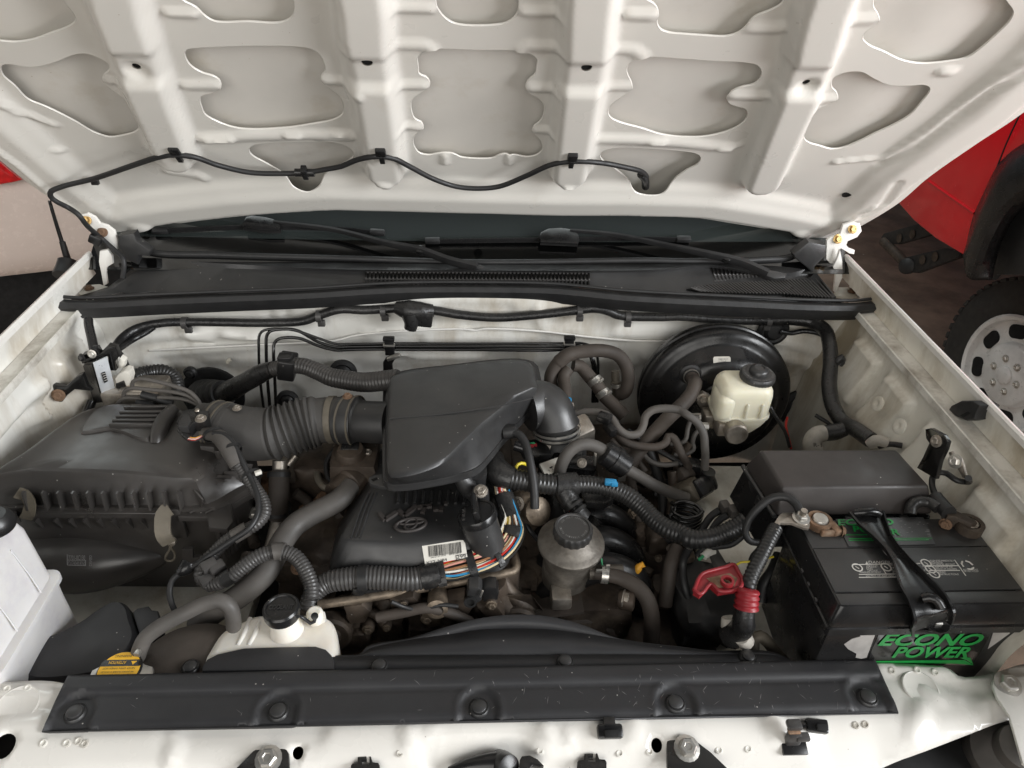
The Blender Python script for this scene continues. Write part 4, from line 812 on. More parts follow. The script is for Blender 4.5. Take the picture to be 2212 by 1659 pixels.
prism('bracket_arm', [px(C3(*p), .650) for p in ((1575,290),(1610,283),(1695,330),(1718,370),(1705,420),(1670,490),(1640,610),(1520,540),(1560,470),(1600,380),(1580,350))], .006, blkglos, br, bevel=.0015)
bolt(px(C3(1650, 368), .648), (-1, -.25, .3), .0062, alu, br)
gl = thing('ground_lug', 'zinc ground lug with its bolt and black wire on the apron by the battery', 'cable lug')
prism('lug_tongue', [px(C3(*p), .655) for p in ((1725,440),(1745,432),(1755,455),(1800,470),(1815,510),(1835,580),(1865,600),(1850,620),(1815,600),(1780,540),(1745,510),(1735,470))], .003, alu, gl, bevel=.0008)
bolt(px(C3(1772, 497), .653), (-1, -.3, .3), .007, steel, gl)
tube('ground_wire', [px(C3(1855, 605), .652)]+mz(C3, (1840,630,1.17), (1780,620,1.172), (1700,570,1.172), (1640,580,1.168), (1620,640,1.164), (1650,740,1.162)), .0042, rubber, gl)
tube('cable_sheath', mz(C3, (1480,835,1.150), (1490,780,1.158), (1540,755,1.162), (1600,760,1.163), (1660,800,1.164)), .008, tape, gl)
tube('cable_sheath', mz(C3, (1640,730,1.162), (1690,790,1.164), (1730,830,1.166)), .0105, rubber, gl)

# positive cables and red boot
pc = thing('positive_cable', 'thick ribbed battery cable running down to the red boot', 'battery cable')
tube('cable_sheath', mz(C3, (615,925,1.152), (575,1000,1.150), (520,1110,1.142), (470,1210,1.132), (440,1290,1.122), (425,1350,1.11)), .0100, corrb, pc, 14, pitch=.0052, depth=.10)
tube('cable_tail', mz(C3, (420,1440,1.10), (410,1510,1.085), (400,1570,1.06), (330,1620,1.03)), [.012, .015, .015, .018], tape, pc)
tube('white_tape', mz(C3, (320,1500,1.05), (330,1560,1.04), (370,1610,1.03)), [.011, .0145, .013], cloth, pc, lab='white cloth tape around the cable')
tube('white_tape', mz(D3, (390,380,1.05), (420,420,1.03)), .012, cloth, pc)
tube('thin_lead', mz(C3, (770,820,1.166), (745,770,1.17), (690,730,1.172), (600,730,1.168), (510,790,1.155), (440,880,1.135), (420,960,1.12), (450,1010,1.11), (510,1020,1.105)), [.006, .0058, .0055, .005, .005], rubber, pc)
rb = thing('terminal_boot', 'red plastic terminal boot with its cover flipped open', 'terminal cover')
tube('boot_sleeve', mz(C3, (440,1320,1.128), (432,1370,1.12), (425,1440,1.108)), [.0145, .0155, .0160], redp, rb, 16, pitch=.007, depth=.12)
tr = [pz(C3(*p), 1.125) for p in ((90,1325),(140,1225),(240,1190),(300,1175),(345,1160),(385,1225),(400,1250),(385,1310),(250,1330),(200,1285),(130,1350))]
prism('boot_tray', tr, .010, redp, rb, bevel=.002)
tube('boot_rim', tr+[tr[0]], .0026, redp, rb, 8, step=.003)
lathe('boot_ring', [(.0085, 0), (.0085, .006), (.0055, .006), (.0055, 0)], pz(C3(300, 1280), 1.128), (0, 0, 1), redp, rb, closed=True)
prism('boot_grime', [pz(C3(*p), 1.1258) for p in ((170,1250),(320,1215),(370,1250),(350,1300),(250,1310),(200,1275))], .0004, rust, rb)
# ================================================================== air cleaner
ab = thing('air_cleaner_box', 'big black air cleaner box with ribbed flange at the left', 'air filter box')
def ring(T, z, pts): return [pz(T(*p), z) for p in pts]
cA = Vector((-.58, .335, 0))
fl_ = [pz(C1(-200, 785), 1.07), pz(C1(0, 785), 1.07), pz(C1(300, 786), 1.07), pz(C1(800, 788), 1.07), pz(C1(1250, 792), 1.07), pz(C1(1345, 786), 1.07), pz(C1(1425, 752), 1.07), pz(C1(1530, 690), 1.07), pz(C1(1620, 640), 1.07), Vector((-.385, .40, 1.07)), Vector((-.42, .455, 1.07)), Vector((-.60, .465, 1.07)), Vector((-.66, .43, 1.07)), Vector((-.71, .37, 1.07)), Vector((-.745, .30, 1.07))]
def rs_(P, k, z, dy=0): return [Vector((cA.x+(p.x-cA.x)*k, cA.y+(p.y-cA.y)*k+dy, z)) for p in P]
plat = ring(C1, 1.112, [(-150,640), (-60,590), (80,580), (330,585), (800,600), (1180,632), (1260,632), (1310,600), (1370,510), (1408,430), (1405,380), (1350,300), (1230,200), (1090,150), (850,140), (640,152), (520,190), (350,300), (150,450), (-40,570)])
F0 = polar(fl_, 96, cA); P0 = polar(plat, 96, cA)
def mixr(a, b, t, z): return [Vector((p.x*(1-t)+q.x*t, p.y*(1-t)+q.y*t, z)) for p, q in zip(a, b)]
def inset(a, k, z): return [Vector((cA.x+(p.x-cA.x)*k, cA.y+(p.y-cA.y)*k, z)) for p in a]
loft('lid', [inset(F0, .96, 1.068), inset(F0, .958, 1.0715), mixr(inset(F0, .955, 1.08), P0, .35, 1.085), mixr(inset(F0, .95, 1.09), P0, .8, 1.100), P0, inset(P0, .955, 1.1175), inset(P0, .88, 1.1205), inset(P0, .5, 1.124)], blkair, ab, 28)
F1 = inset(F0, 1.0, 1.047)
loft('flange', [inset(F0, .95, 1.0705), inset(F0, 1.03, 1.0695), inset(F0, 1.03, 1.061), inset(F0, 1.018, 1.060), inset(F0, 1.018, 1.058), inset(F0, 1.03, 1.057), inset(F0, 1.03, 1.0475), inset(F0, .95, 1.046)], blkair, ab, 25)
cB = Vector((-.72, .36, 0))
def insb(a, k, z): return [Vector((cB.x+(p.x-cB.x)*k, cB.y+(p.y-cB.y)*k, z)) for p in a]
loft('lower_case', [insb(F0, .985, 1.05), insb(F0, .96, 1.0), insb(F0, .92, .90), insb(F0, .88, .83)], blkair, ab, 40)
# raised rear platform of the lid with its five ribs
Q0 = polar(ring(C1, 1.124, [(520,325), (700,300), (960,372), (1005,300), (1100,160), (950,140), (800,138), (640,158)]), 60)
cq = sum(Q0, Vector())/60
loft('lid_platform', [[p+Vector((0, 0, -.008)) for p in Q0], Q0, [cq+(p-cq)*.93+Vector((0, 0, .005)) for p in Q0], [cq+(p-cq)*.8+Vector((0, 0, .006)) for p in Q0]], blkair, ab, 30)
for (x0, y0, x1, y1) in ((705,268,1000,268), (725,243,1020,240), (748,217,1040,212), (772,190,1062,185), (800,158,1088,152)):
    a, b = pz(C1(x0, y0), 1.131), pz(C1(x1, y1), 1.131); box('lid_rib', (a+b)/2, ((b-a).length, .0055, .010), blkair, ab, .0015, axes((0, 0, 0), (0, 0, 1), b-a))
tube('lid_ridge', mz(C1, (1005,385,1.118), (1015,330,1.126), (1050,240,1.131), (1110,160,1.130)), [.010, .0125, .012, .010], blkair, ab, 14)
for x in (195, 320, 415, 510, 602, 697, 792, 886, 978, 1078, 1172):
    b0 = pz(C1(x-28, 778), 1.0712); b1 = pz(C1(x+8, 778), 1.0712); 
    yb = np.interp(b0.x, [p.x for p in (fl_[0], fl_[3])], [fl_[0].y, fl_[3].y])-.003
    ap = Vector((b1.x, yb-.001, 1.102))
    v = [Vector((b1.x-.0014, yb-.008, 1.071)), Vector((b1.x+.0014, yb-.008, 1.071)), Vector((b1.x+.0014, yb+.024, 1.071)), Vector((b1.x-.0014, yb+.024, 1.071)), ap+Vector((-.0012, .004, 0)), ap+Vector((.0012, .004, 0)), ap+Vector((-.0012, -.002, 0)), ap+Vector((.0012, -.002, 0))]
    mesh('gusset', v, [(0, 1, 2, 3), (0, 1, 7, 6), (2, 3, 4, 5), (6, 7, 5, 4), (1, 2, 5, 7), (0, 3, 4, 6)], blkair, ab, 20)
    if x < 1000:
        v = [Vector((b1.x-.0014, yb-.006, 1.047)), Vector((b1.x+.0014, yb-.006, 1.047)), Vector((b1.x+.0014, yb+.02, 1.047)), Vector((b1.x-.0014, yb+.02, 1.047)), Vector((b1.x-.001, yb+.004, 1.022)), Vector((b1.x+.001, yb+.004, 1.022)), Vector((b1.x+.001, yb+.02, 1.022)), Vector((b1.x-.001, yb+.02, 1.022))]
        mesh('gusset', v, [(0, 1, 2, 3), (4, 5, 6, 7), (0, 1, 5, 4), (1, 2, 6, 5), (2, 3, 7, 6), (3, 0, 4, 7)], blkair, ab, 20)
for i, (x, y) in enumerate(((1300,770), (1360,720), (1410,690), (1455,665), (1500,640), (1545,615), (1590,590))):
    p = pz(C1(x, y), 1.075); box('gusset', p+Vector((-.006, .004, .006)), (.022, .0028, .030), blkair, ab, .0006, rot(0, 25, 25 if i else -40))
prism('corner_bracket', [pz(C1(*p), 1.062) for p in ((1145,852),(1150,800),(1290,800),(1400,770),(1435,740),(1475,720),(1500,880),(1460,930),(1340,920),(1330,855))], .010, blkair, ab, bevel=.002)
for x in (1220, 1320): tube('bracket_web', mz(C1, (x,830,1.064), (x+60,800,1.064)), .0016, blkair, ab, 6)
# side fins of the lower case
for i in range(9):
    p = pz(C1(1410+i*24, 940-i*22), 1.02); box('side_fin', p+Vector((-.004, .0, -.02)), (.006, .0035, .10), blkair, ab, .001, rot(0, 0, 28))
# pressed bulge with the moulded part number
bc = py(C1(470, 1195), .245)
bm = bmesh.new(); bmesh.ops.create_uvsphere(bm, u_segments=40, v_segments=24, radius=1)
for v in bm.verts:
    x, y, z = v.co; s = 1-.42*max(0, x)**1.6; v.co = Vector((bc.x+.138*x, bc.y+.03+.058*y*s, bc.z+(.052*(abs(z)**.8)*(1 if z > 0 else -1))*s-.004))
from_bm('resonator_bulge', bm, blkair, ab, 60)
def at(x, y, d=0): return py(C1(x, y), .2185-d)
text('part_number', '17701-0C130', at(435,1130), at(548,1130), at(435,1100), printg, ab); text('part_number', 'PD174040-9760', at(435,1163), at(548,1166), at(435,1137), printg, ab); text('part_number', 'DENSO', at(574,1168), at(574,1100), at(592,1168), printg, ab)
for a_, b_ in (((432,1133),(550,1133)), ((432,1097),(432,1163)), ((432,1164),(550,1168)), ((550,1133),(550,1168))):
    A_, B_ = at(*a_), at(*b_); tube('print_rule', [A_, B_], .0005, printg, ab, 4)
def strap(T, pts, zs, w, lab, loop):
    s = thing('spring_strap', lab, 'strap'); P = [pz(T(*p), z) for p, z in zip(pts, zs)]
    tube('strap_band', P, 1., tan, s, section=[(.0016, w), (.0016, -w), (-.0016, -w), (-.0016, w)], up='x', sharp=30)
    if loop: tube('wire_loop', [py(T(*p), .235) for p in loop], .0022, tan, s, 8)
    return s
strap(C1, [(1090,800),(1055,830),(1045,900),(1055,980),(1090,1025)], (1.076, 1.072, 1.062, 1.048, 1.036), .0115, 'tan spring strap with wire loop clamping the airbox corner', [(1090,1030),(1095,1060),(1070,1100),(1065,1125),(1090,1140),(1120,1125),(1125,1090),(1100,1045),(1110,1030)])
strap(C1, [(110,700),(160,715),(190,760),(185,830),(165,865)], (1.094, 1.092, 1.082, 1.066, 1.05), .0085, 'tan spring strap on the airbox beside the washer tank', None)
box('strap_plate', pz(C1(1120, 930), 1.04)+Vector((0, .012, 0)), (.022, .008, .06), blkair, ab, .002)
lathe('strap_pin', [(.006, 0), (.006, .008), (.003, .009), (0, .009)], py(C1(1115, 1005), .243), (0, -1, .3), alu, ab, 14)
prism('case_tab', [pz(C1(*p), 1.062) for p in ((-80,740),(35,705),(100,712),(105,835),(20,838),(-80,840))], .02, blkair, ab, bevel=.002)
prism('case_tab', [py(C1(*p), .236) for p in ((1170,1065),(1238,1065),(1240,1120),(1290,1115),(1290,1170),(1170,1190))], .006, blkair, ab, bevel=.001)

# airflow sensor
ms = thing('airflow_sensor', 'black airflow sensor plug with coloured wires on top of the airbox outlet', 'sensor')
m0 = pz(C1(1240, 215), 1.165)
prism('sensor_body', [pz(C1(*p), 1.170) for p in ((1150,205),(1180,165),(1250,155),(1340,170),(1340,215),(1320,240),(1250,245),(1215,280),(1140,265),(1132,240))], .018, blksm, ms, bevel=.002)
prism('sensor_plug', [pz(C1(*p), 1.173) for p in ((1150,240),(1175,195),(1210,190),(1230,235),(1205,275),(1145,265))], .012, blk, ms, bevel=.002)
bolt(pz(C1(1292, 225), 1.171), (0, -.1, 1), .006, alu, ms, 'screw'); lathe('rivet', [(.004, 0), (.003, .002), (0, .0025)], pz(C1(1268, 170), 1.171), (0, 0, 1), alu, ms, 12)
for i, k in enumerate(('red', 'white', 'pink', 'red', 'black')):
    tube('wire', mz(C1, (1155+i*12,265,1.160), (1168+i*9,290,1.158), (1172+i*5,320,1.154)), .0013, wire[k], ms, 6)
tube('sleeve', mz(C1, (1160,290,1.156), (1195,330,1.154), (1225,352,1.152)), .0055, tape, ms)
for i, k in enumerate(('orange', 'pink', 'white', 'red', 'black')):
    tube('wire', mz(C1, (1210,340+i*6,1.155), (1250,350+i*5,1.154), (1290,335+i*4,1.153), (1320,312+i*5,1.154)), .0013, wire[k], ms, 6)
prism('sensor_foot', [pz(C1(*p), 1.128) for p in ((1285,390),(1285,380),(1410,380),(1412,435),(1380,430),(1370,405),(1285,400))], .016, blkair, ab, bevel=.002)

# intake hose with bellows
ih = thing('intake_hose', 'wide grey rubber intake hose with bellows between airbox and resonator', 'intake hose')
ax_ = mz(C1, (1300,258,1.120), (1400,270,1.122), (1500,300,1.120), (1640,322,1.118), (1780,312,1.122), (1880,282,1.126), (1980,250,1.130), (2080,232,1.132), (2200,228,1.134))
Lh = cr(ax_, .0022); n = len(Lh); rr = []
for i in range(n):
    t = i/(n-1); r = float(np.interp(t, [0, .08, .09, .2, .4, .50, .82, .84, 1], [.035, .035, .041, .0425, .0435, .042, .0415, .037, .037]))
    if .52 < t < .80: r *= 1+.075*sin((t-.52)/.28*2*pi*7.0-pi/2)
    if .10 < t < .22 : r *= 1+.012*(1 if int(t*80) % 2 else -1)
    rr.append(r)
v, f = sweep_vf(Lh, rr, 32); mesh('hose_body', v, f, duct, ih, 50)
for t in (.115, .165): ring_clamp('clamp_wire', Lh[int(t*n)], Lh[int(t*n)+1]-Lh[int(t*n)], rr[int(t*n)]*1.005, .0028, tan, ih, .0016)
ring_clamp('clamp_band', Lh[int(.93*n)], Lh[int(.93*n)+1]-Lh[int(.93*n)], .0375, .010, tan, ih, .0015)
for x, y in ((1525, 158),): bolt(pz(C1(x, y), 1.165), (0, 0, 1), .005, alu, ih, 'clamp_screw')
oc = thing('intake_coupling', 'black coupling with thin gold clamp entering the resonator', 'coupling')
ac = mz(C2, (20,232,1.134), (80,238,1.136), (110,240,1.136), (200,245,1.140), (320,250,1.144)); Lc2 = cr(ac, .004); n = len(Lc2)
v, f = sweep_vf(Lc2, [float(np.interp(i/(n-1), [0, .30, .32, .38, .40, 1], [.041, .041, .037, .037, .034, .034])) for i in range(n)], 32); mesh('coupling_body', v, f, blk, oc, 40)
for k in (2, 6): ring_clamp('clamp_wire', Lc2[k], Lc2[k+1]-Lc2[k], .0412, .003, tan, oc, .0015)
bolt(pz(C2(48, 82), 1.176), (0, 0, 1), .0055, rust, oc, 'clamp_screw'); box('clamp_lug', pz(C2(45, 105), 1.172), (.012, .014, .006), rust, oc, .001)

# ================================================================== washer tank, coolant tank, radiator cap, snorkel
wt = thing('washer_tank', 'tall translucent white washer fluid tank at the left edge', 'fluid tank')
def wr(xr, y0, y1, z, r=.015): return rrect((-.80+xr)/2, (y0+y1)/2, xr+.80, y1-y0, r, z, 4)
loft('tank_body', [wr(-.585, -.01, .150, .86), wr(-.583, -.01, .150, 1.02), wr(-.581, -.01, .150, 1.048), wr(-.576, -.014, .154, 1.0485), wr(-.576, -.014, .154, 1.0565), wr(-.588, -.008, .150, 1.0575), wr(-.594, .0, .156, 1.09), wr(-.604, .012, .166, 1.13), wr(-.612, .022, .166, 1.146), wr(-.628, .038, .155, 1.154)], washm, wt, 40)
for dy in (.05, .11): tube('tank_rib', [Vector((-.5835, dy, 1.062)), Vector((-.592, dy+.006, 1.09)), Vector((-.604, dy+.012, 1.132))], .0010, washm, wt, 8)
lathe('tank_cap', [(.022, 0), (.024, .006), (.022, .016), (.017, .022), (0, .024)], pz(C1(-20, 925), 1.158), (0, 0, 1), blksm, wt)

sk = thing('intake_snorkel', 'black plastic intake snorkel behind the left end of the radiator cover', 'air duct')
so = polar(ring(D1, .985, [(150,700),(170,570),(260,450),(420,380),(560,300),(640,240),(770,172),(840,205),(870,300),(900,420),(850,520),(720,640),(500,700)]), 72); cs = sum(so, Vector())/72
loft('duct_body', [[Vector((p.x, p.y, .88)) for p in so], [Vector((p.x, p.y, .975)) for p in so], [cs+(p-cs)*.965+Vector((0, 0, .004)) for p in so], [cs+(p-cs)*.88+Vector((0, 0, .013)) for p in so], [cs+(p-cs)*.5+Vector((0, 0, .018)) for p in so]], blkrad, sk, 40)
prism('duct_mouth', [pz(D1(*p), .992) for p in ((850,230),(880,205),(955,190),(975,215),(1015,220),(1030,300),(940,350),(905,400),(880,330))], .03, blkrad, sk, bevel=.003)
tube('moulded_mark', mz(D1, (335,490,1.001), (340,525,1.001), (345,495,1.001), (400,490,1.001), (404,505,1.001)), .0011, blkrad, sk, 6, step=.002)
rt = thing('radiator_end_tank', 'dusty brown domed radiator end tank beside the coolant tank', 'radiator tank')
dc = pz(D1(1235, 720), .98); lathe('tank_dome', [(.086, -.08), (.086, 0), (.083, .018), (.072, .034), (.05, .044), (.02, .048), (0, .048)], dc, (0, -.1, 1), hoseb, rt)
rc = thing('radiator_filler', 'silver radiator cap with a round yellow warning label', 'radiator cap')
c_ = pz(D1(775, 600), 1.035)
prism('cap_ears', [pz(D1(*p), 1.036) for p in ((575,640),(590,605),(640,580),(680,545),(740,512),(800,505),(860,515),(900,540),(930,565),(980,580),(985,620),(975,660),(900,700),(650,700),(585,665))], .008, steel, rc, bevel=.002)
lathe('cap_base', [(.024, -.03), (.024, -.008), (.022, -.004)], c_, (0, 0, 1), alu, rc)
lathe('cap_disc', [(.0270, .0005), (.0270, .002), (.0255, .0035), (0, .0036)], c_+Vector((0, -.003, 0)), (0, 0, 1), blksm, rc)
lathe('warning_label', [(.0248, .0036), (.0248, .0039), (0, .0039)], c_+Vector((0, -.003, 0)), (0, 0, 1), yellow, rc)
cc = c_+Vector((0, -.003, .0039)); KS = .70
mesh('label_band', [cc+Vector((x*KS, y*KS, .0003)) for x, y in ((-.0352, .0145), (.0352, .0145), (.0345, .0065), (-.0345, .0065))]+[cc+Vector((x*KS, y*KS, .0003)) for x, y in ((-.032, .0195), (.032, .0195))], [(0, 1, 2, 3), (4, 5, 1, 0)], blksm, rc)
def ct(s, x0, x1, y, h, m=ink): text('lettering', s, cc+Vector((x1*KS, y*KS, .0004)), cc+Vector((x0*KS, y*KS, .0004)), cc+Vector((x1*KS, (y-h)*KS, .0004)), m, rc)
ct('ATTENTION', -.022, .008, .0165, .006, yellow); ct('WARNING', -.016, .014, .0285, .0045)
for i, s in enumerate(('NEVER OPEN WHEN HOT', 'NE JAMAIS OUVRIR A CHAUD', 'NICHT HEISS OEFFNEN', 'NO ABRIR CALIENTE', 'FARE ATTENZIONE')): ct(s, -.028, .028, .0035-i*.0065, .0036)
prism('warning_triangle', [cc+Vector((x*KS, y*KS, .0004)) for x, y in ((.016, .0165), (.026, .0165), (.021, .009))], .0001, yellow, rc)
oh = thing('overflow_hose', 'arched grey overflow hose from the radiator cap into the coolant tank', 'hose')
tube('hose_body', mz(D1, (885,520,1.025), (900,470,1.04), (940,395,1.058), (1050,312,1.072), (1200,232,1.085), (1330,172,1.093), (1420,160,1.095), (1475,195,1.088), (1498,260,1.07), (1503,325,1.045)), .0098, hoseg, oh, 16)
prism('hose_clip', [pz(D1(*p), 1.052) for p in ((855,498),(880,465),(902,468),(890,505))], .006, steel, oh, bevel=.001)

ck = thing('coolant_tank', 'milky coolant overflow tank with black cap behind the radiator cover', 'coolant tank')
co_ = polar(ring(D1, 1.030, [(1300,560),(1340,470),(1400,380),(1450,340),(1560,290),(1640,256),(1800,250),(2000,248),(2100,256),(2150,300),(2168,380),(2165,520),(2100,580),(1700,590),(1400,590)]), 80); cx_ = sum(co_, Vector())/80
loft('tank_body', [[Vector((p.x, p.y, .90)) for p in co_], [Vector((p.x, p.y, 1.012)) for p in co_], [cx_+(p-cx_)*.985+Vector((0, 0, -.006)) for p in co_], [cx_+(p-cx_)*.93+Vector((0, 0, .001)) for p in co_], [cx_+(p-cx_)*.80+Vector((0, 0, .004)) for p in co_]], milky, ck, 50)
for x in (1580, 1650): tube('tank_rib', mz(D1, (x+30,275,1.030), (x-10,370,1.034), (x-50,450,1.032)), .0035, milky, ck, 8)
nb = pz(D1(1845, 345), 1.034); lathe('filler_neck', [(.0235, -.004), (.0215, .002), (.0200, .006), (.0195, .034)], nb, (-.02, .02, 1), milky, ck)
cp = nb+Vector((-.0007, .0007, .030)); lathe('cap', [(.0225, 0), (.0235, .004), (.0235, .014), (.0215, .0165), (.019, .0165), (.018, .0145), (0, .015)], cp, (-.02, .02, 1), blksm, ck)
ctp = cp+Vector((0, 0, .0155)); text('lettering', 'COOLANT', ctp+Vector((-.0155, -.003, 0)), ctp+Vector((.0155, -.003, 0)), ctp+Vector((-.0155, .004, 0)), blk, ck, ext=.0008, lift=0)
tube('cap_tether', [cp+Vector((.020, -.006, .006))]+mz(D1, (1935,262,1.062), (1985,295,1.055), (2010,310,1.052), (2022,290,1.054), (2028,262,1.058)), .0024, blksm, ck, 8)
lathe('tether_lug', [(.011, 0), (.011, .016), (.008, .020), (0, .020)], pz(D1(2035, 275), 1.040), (0, -.2, 1), milky, ck, 16); lathe('tether_pin', [(.0042, 0), (.0048, .005), (0, .006)], pz(D1(2028, 258), 1.060), (0, -.6, .8), blksm, ck, 12)
box('tank_lug', pz(D1(2050, 275), 1.035), (.018, .012, .020), milky, ck, .003)
prism('tank_strap', [pz(D1(*p), 1.038) for p in ((1300,580),(1330,535),(1400,500),(1570,462),(1800,454),(2030,450),(2095,470),(2130,505),(2148,545),(2148,600),(1300,610))], .006, blkrad, ck, bevel=.002, lab='black strap plate across the tank')

# ================================================================== brake module, lines, fender-side hardware
bmod = thing('electronic_module', 'black and silver electronic module on a black bracket by the apron', 'control module')
q = lambda x, y, Y: py(B1(x, y), Y)
v = [q(525,1055,.50), q(592,1045,.475), q(692,1002,.49), q(620,1000,.52), q(600,1308,.50), q(664,1306,.475), q(757,1256,.49), q(690,1290,.53)]
def hexa(nm, v, m, par, bev=.003):
    bm = bmesh.new(); w = [bm.verts.new(p) for p in v]
    for f in ((0, 1, 2, 3), (4, 5, 6, 7), (0, 1, 5, 4), (1, 2, 6, 5), (2, 3, 7, 6), (3, 0, 4, 7)): bm.faces.new([w[i] for i in f])
    bmesh.ops.recalc_face_normals(bm, faces=bm.faces); bmesh.ops.bevel(bm, geom=list(bm.edges), offset=bev, segments=2, affect='EDGES'); return from_bm(nm, bm, m, par, 35)
hexa('module_case', v, blksm, bmod)
prism('silver_face', [q(600,1052,.473), q(690,1010,.487), q(752,1252,.487), q(668,1296,.473)], .003, silv, bmod, bevel=.001)
prism('code_window', [q(652,1115,.4755), q(676,1105,.479), q(694,1165,.479), q(672,1178,.4755)], .0012, dark, bmod); 
for k in range(4): tube('code_mark', [q(656+k*5, 1120+k*14, .475), q(680+k*4, 1112+k*14, .478)], .0007, foil, bmod, 4)
prism('bracket_top', [q(x, y, .495) for x, y in ((520,1030),(525,1000),(570,985),(580,960),(620,955),(640,990),(690,940),(740,950),(765,1010),(740,1040),(745,1100),(700,1100),(690,1010),(600,1045),(525,1055))], .012, blkglos, bmod, bevel=.002)
bolt(q(592, 990, .492), (0, -1, .3), .005, steel, bmod); bolt(q(530, 1015, .492), (-.6, -1, .2), .0055, blksm, bmod)
prism('bracket_arm', [q(x, y, .47) for x, y in ((325,1185),(370,1195),(420,1200),(500,1130),(530,1120),(560,1200),(590,1230),(480,1220),(430,1260),(400,1300),(360,1305),(335,1270),(345,1230))], .008, blkglos, bmod, bevel=.002)
bolt(q(376, 1255, .467), (.2, -1, .35), .0075, rust, bmod)
tube('bracket_leg', my(B1, (590,1290,.49), (570,1340,.48), (550,1390,.47)), .008, blkglos, bmod, 8)
tube('bracket_rod', my(B1, (610,985,.50), (590,890,.53), (570,800,.56), (568,770,.57)), .0075, blksm, bmod, 12)
prism('white_connector', [q(x, y, .49) for x, y in ((735,1150),(760,1120),(800,1100),(830,1105),(842,1150),(830,1200),(790,1215),(750,1200))], .018, label, bmod, bevel=.003)
prism('white_connector', [q(x, y, .51) for x, y in ((745,1060),(770,1020),(800,1040),(795,1080),(760,1090))], .014, label, bmod, bevel=.003)
prism('black_connector', [q(x, y, .485) for x, y in ((740,1190),(790,1170),(810,1220),(770,1260),(745,1240))], .018, blksm, bmod, bevel=.003)

bl = thing('brake_actuator', 'brake actuator block with looping grey metal lines behind the airbox', 'brake actuator')
box('actuator_block', py(B1(900, 1270), .50), (.10, .06, .06), alu, bl, .006); box('actuator_valves', py(B1(880, 1225), .49), (.05, .03, .02), alu, bl, .004); box('actuator_valves', py(B1(960, 1250), .49), (.05, .03, .03), hoseg, bl, .006)
for off in ((0, 0), (55, 70), (95, 145)):
    dx, dy = off
    tube('brake_line', my(B1, (850-dx,1215+dy,.47), (855-dx,1170+dy*.9,.468), (900-dx,1150+dy*.85,.466), (1000-dx,1165+dy*.75,.462), (1130-dx*.3,1200+dy*.5,.458), (1220-dx*.1,1235+dy*.38,.455), (1275,1290+dy*.2,.45), (1300+dy*.05,1350,.445)), .0034, hoseg, bl, 10)
for p0, p1 in (((910,1250), (1010,1275)), ((1000,1275), (1110,1310)), ((880,1300), (990,1320))): tube('line_sleeve', my(B1, (*p0, .461), (*p1, .459)), .0065, rubber, bl, 10)
ct_ = thing('convoluted_tube', 'short black convoluted tube arching behind the brake lines', 'tube')
tube('tube_body', my(B1, (850,1180,.52), (880,1135,.53), (960,1110,.545), (1050,1105,.55), (1115,1140,.545), (1135,1200,.53), (1125,1260,.515)), .014, corrb, ct_, 14, pitch=.0055, depth=.12)
bx = thing('antenna_mast', 'thin black antenna mast with ribbed base beside the champagne car', 'antenna')
tube('mast', [px(A1(318,1290), -.80), px(A1(350,1400), -.80), px(A1(400,1560), -.80)], [.0030, .0034, .0038], blksm, bx, 8)
tube('mast_sleeve', [px(B1(400,268), -.80), px(B1(435,385), -.80)], [.0055, .0065], blksm, bx, 10); tube('mast_base', [px(B1(430,385), -.80), px(B1(425,430), -.80), px(B1(410,490), -.80)], [.016, .018, .02], rubber, bx, 14)
# ================================================================== engine: block, cover, resonator
eb = thing('engine_block', 'grimy cast metal engine front below the plastic cover', 'engine')
def blob(nm, c, sz, m, par, seed=0, amp=.12, M4=None):
    bm = bmesh.new(); bmesh.ops.create_cube(bm, size=1); bmesh.ops.subdivide_edges(bm, edges=bm.edges, cuts=7, use_grid_fill=True)
    r = np.random.RandomState(seed); ph = r.rand(6)*6
    for v in bm.verts:
        p = v.co.normalized()*.62; q = v.co.lerp(p, .35); n_ = sin(q.x*9+ph[0])*sin(q.y*8+ph[1])*sin(q.z*10+ph[2])+.5*sin(q.x*21+ph[3])*sin(q.z*19+ph[4])
        v.co = Vector((q.x*sz[0], q.y*sz[1], q.z*sz[2]))*(1+amp*n_)
    m4 = (M4 or Matrix.Identity(4)).copy(); m4.translation = Vector(c); bm.transform(m4); return from_bm(nm, bm, m, par, 50)
box('block', (-.05, .40, .80), (.42, .46, .36), alud, eb, .02)
box('cylinder_head', (-.07, .335, 1.0), (.26, .36, .07), alud, eb, .01)
# front timing cover, pressed and bolted
def tc_h(P):
    h = np.zeros(len(P))
    for c, r, hh in (((-.20, .93), .05, .02), ((-.06, .96), .04, .014), ((-.13, .99), .02, .012), ((.0, .985), .018, .016), ((.03, .93), .05, .02), ((-.24, .97), .03, .02)):
        q = np.linalg.norm(P-np.array(c), axis=1); h += hh*(1-ss(r*.5, r, q))
    return h+.004*np.sin(P[:, 0]*70)*np.sin(P[:, 1]*60)
panel('timing_cover', [(-.30, .80), (.10, .80), (.11, .95), (.075, 1.015), (-.20, 1.005), (-.28, .98)], [], .008, tc_h, lambda u, w, h: Vector((u, .135-h, w)), alud, eb)
tube('cover_edge', mz(C2, (-140,1420,1.028), (0,1400,1.03), (200,1370,1.03), (500,1318,1.032), (800,1265,1.034), (1050,1220,1.036), (1130,1190,1.036), (1125,1120,1.038), (1110,1060,1.04)), .0065, grbolt, eb, 10)
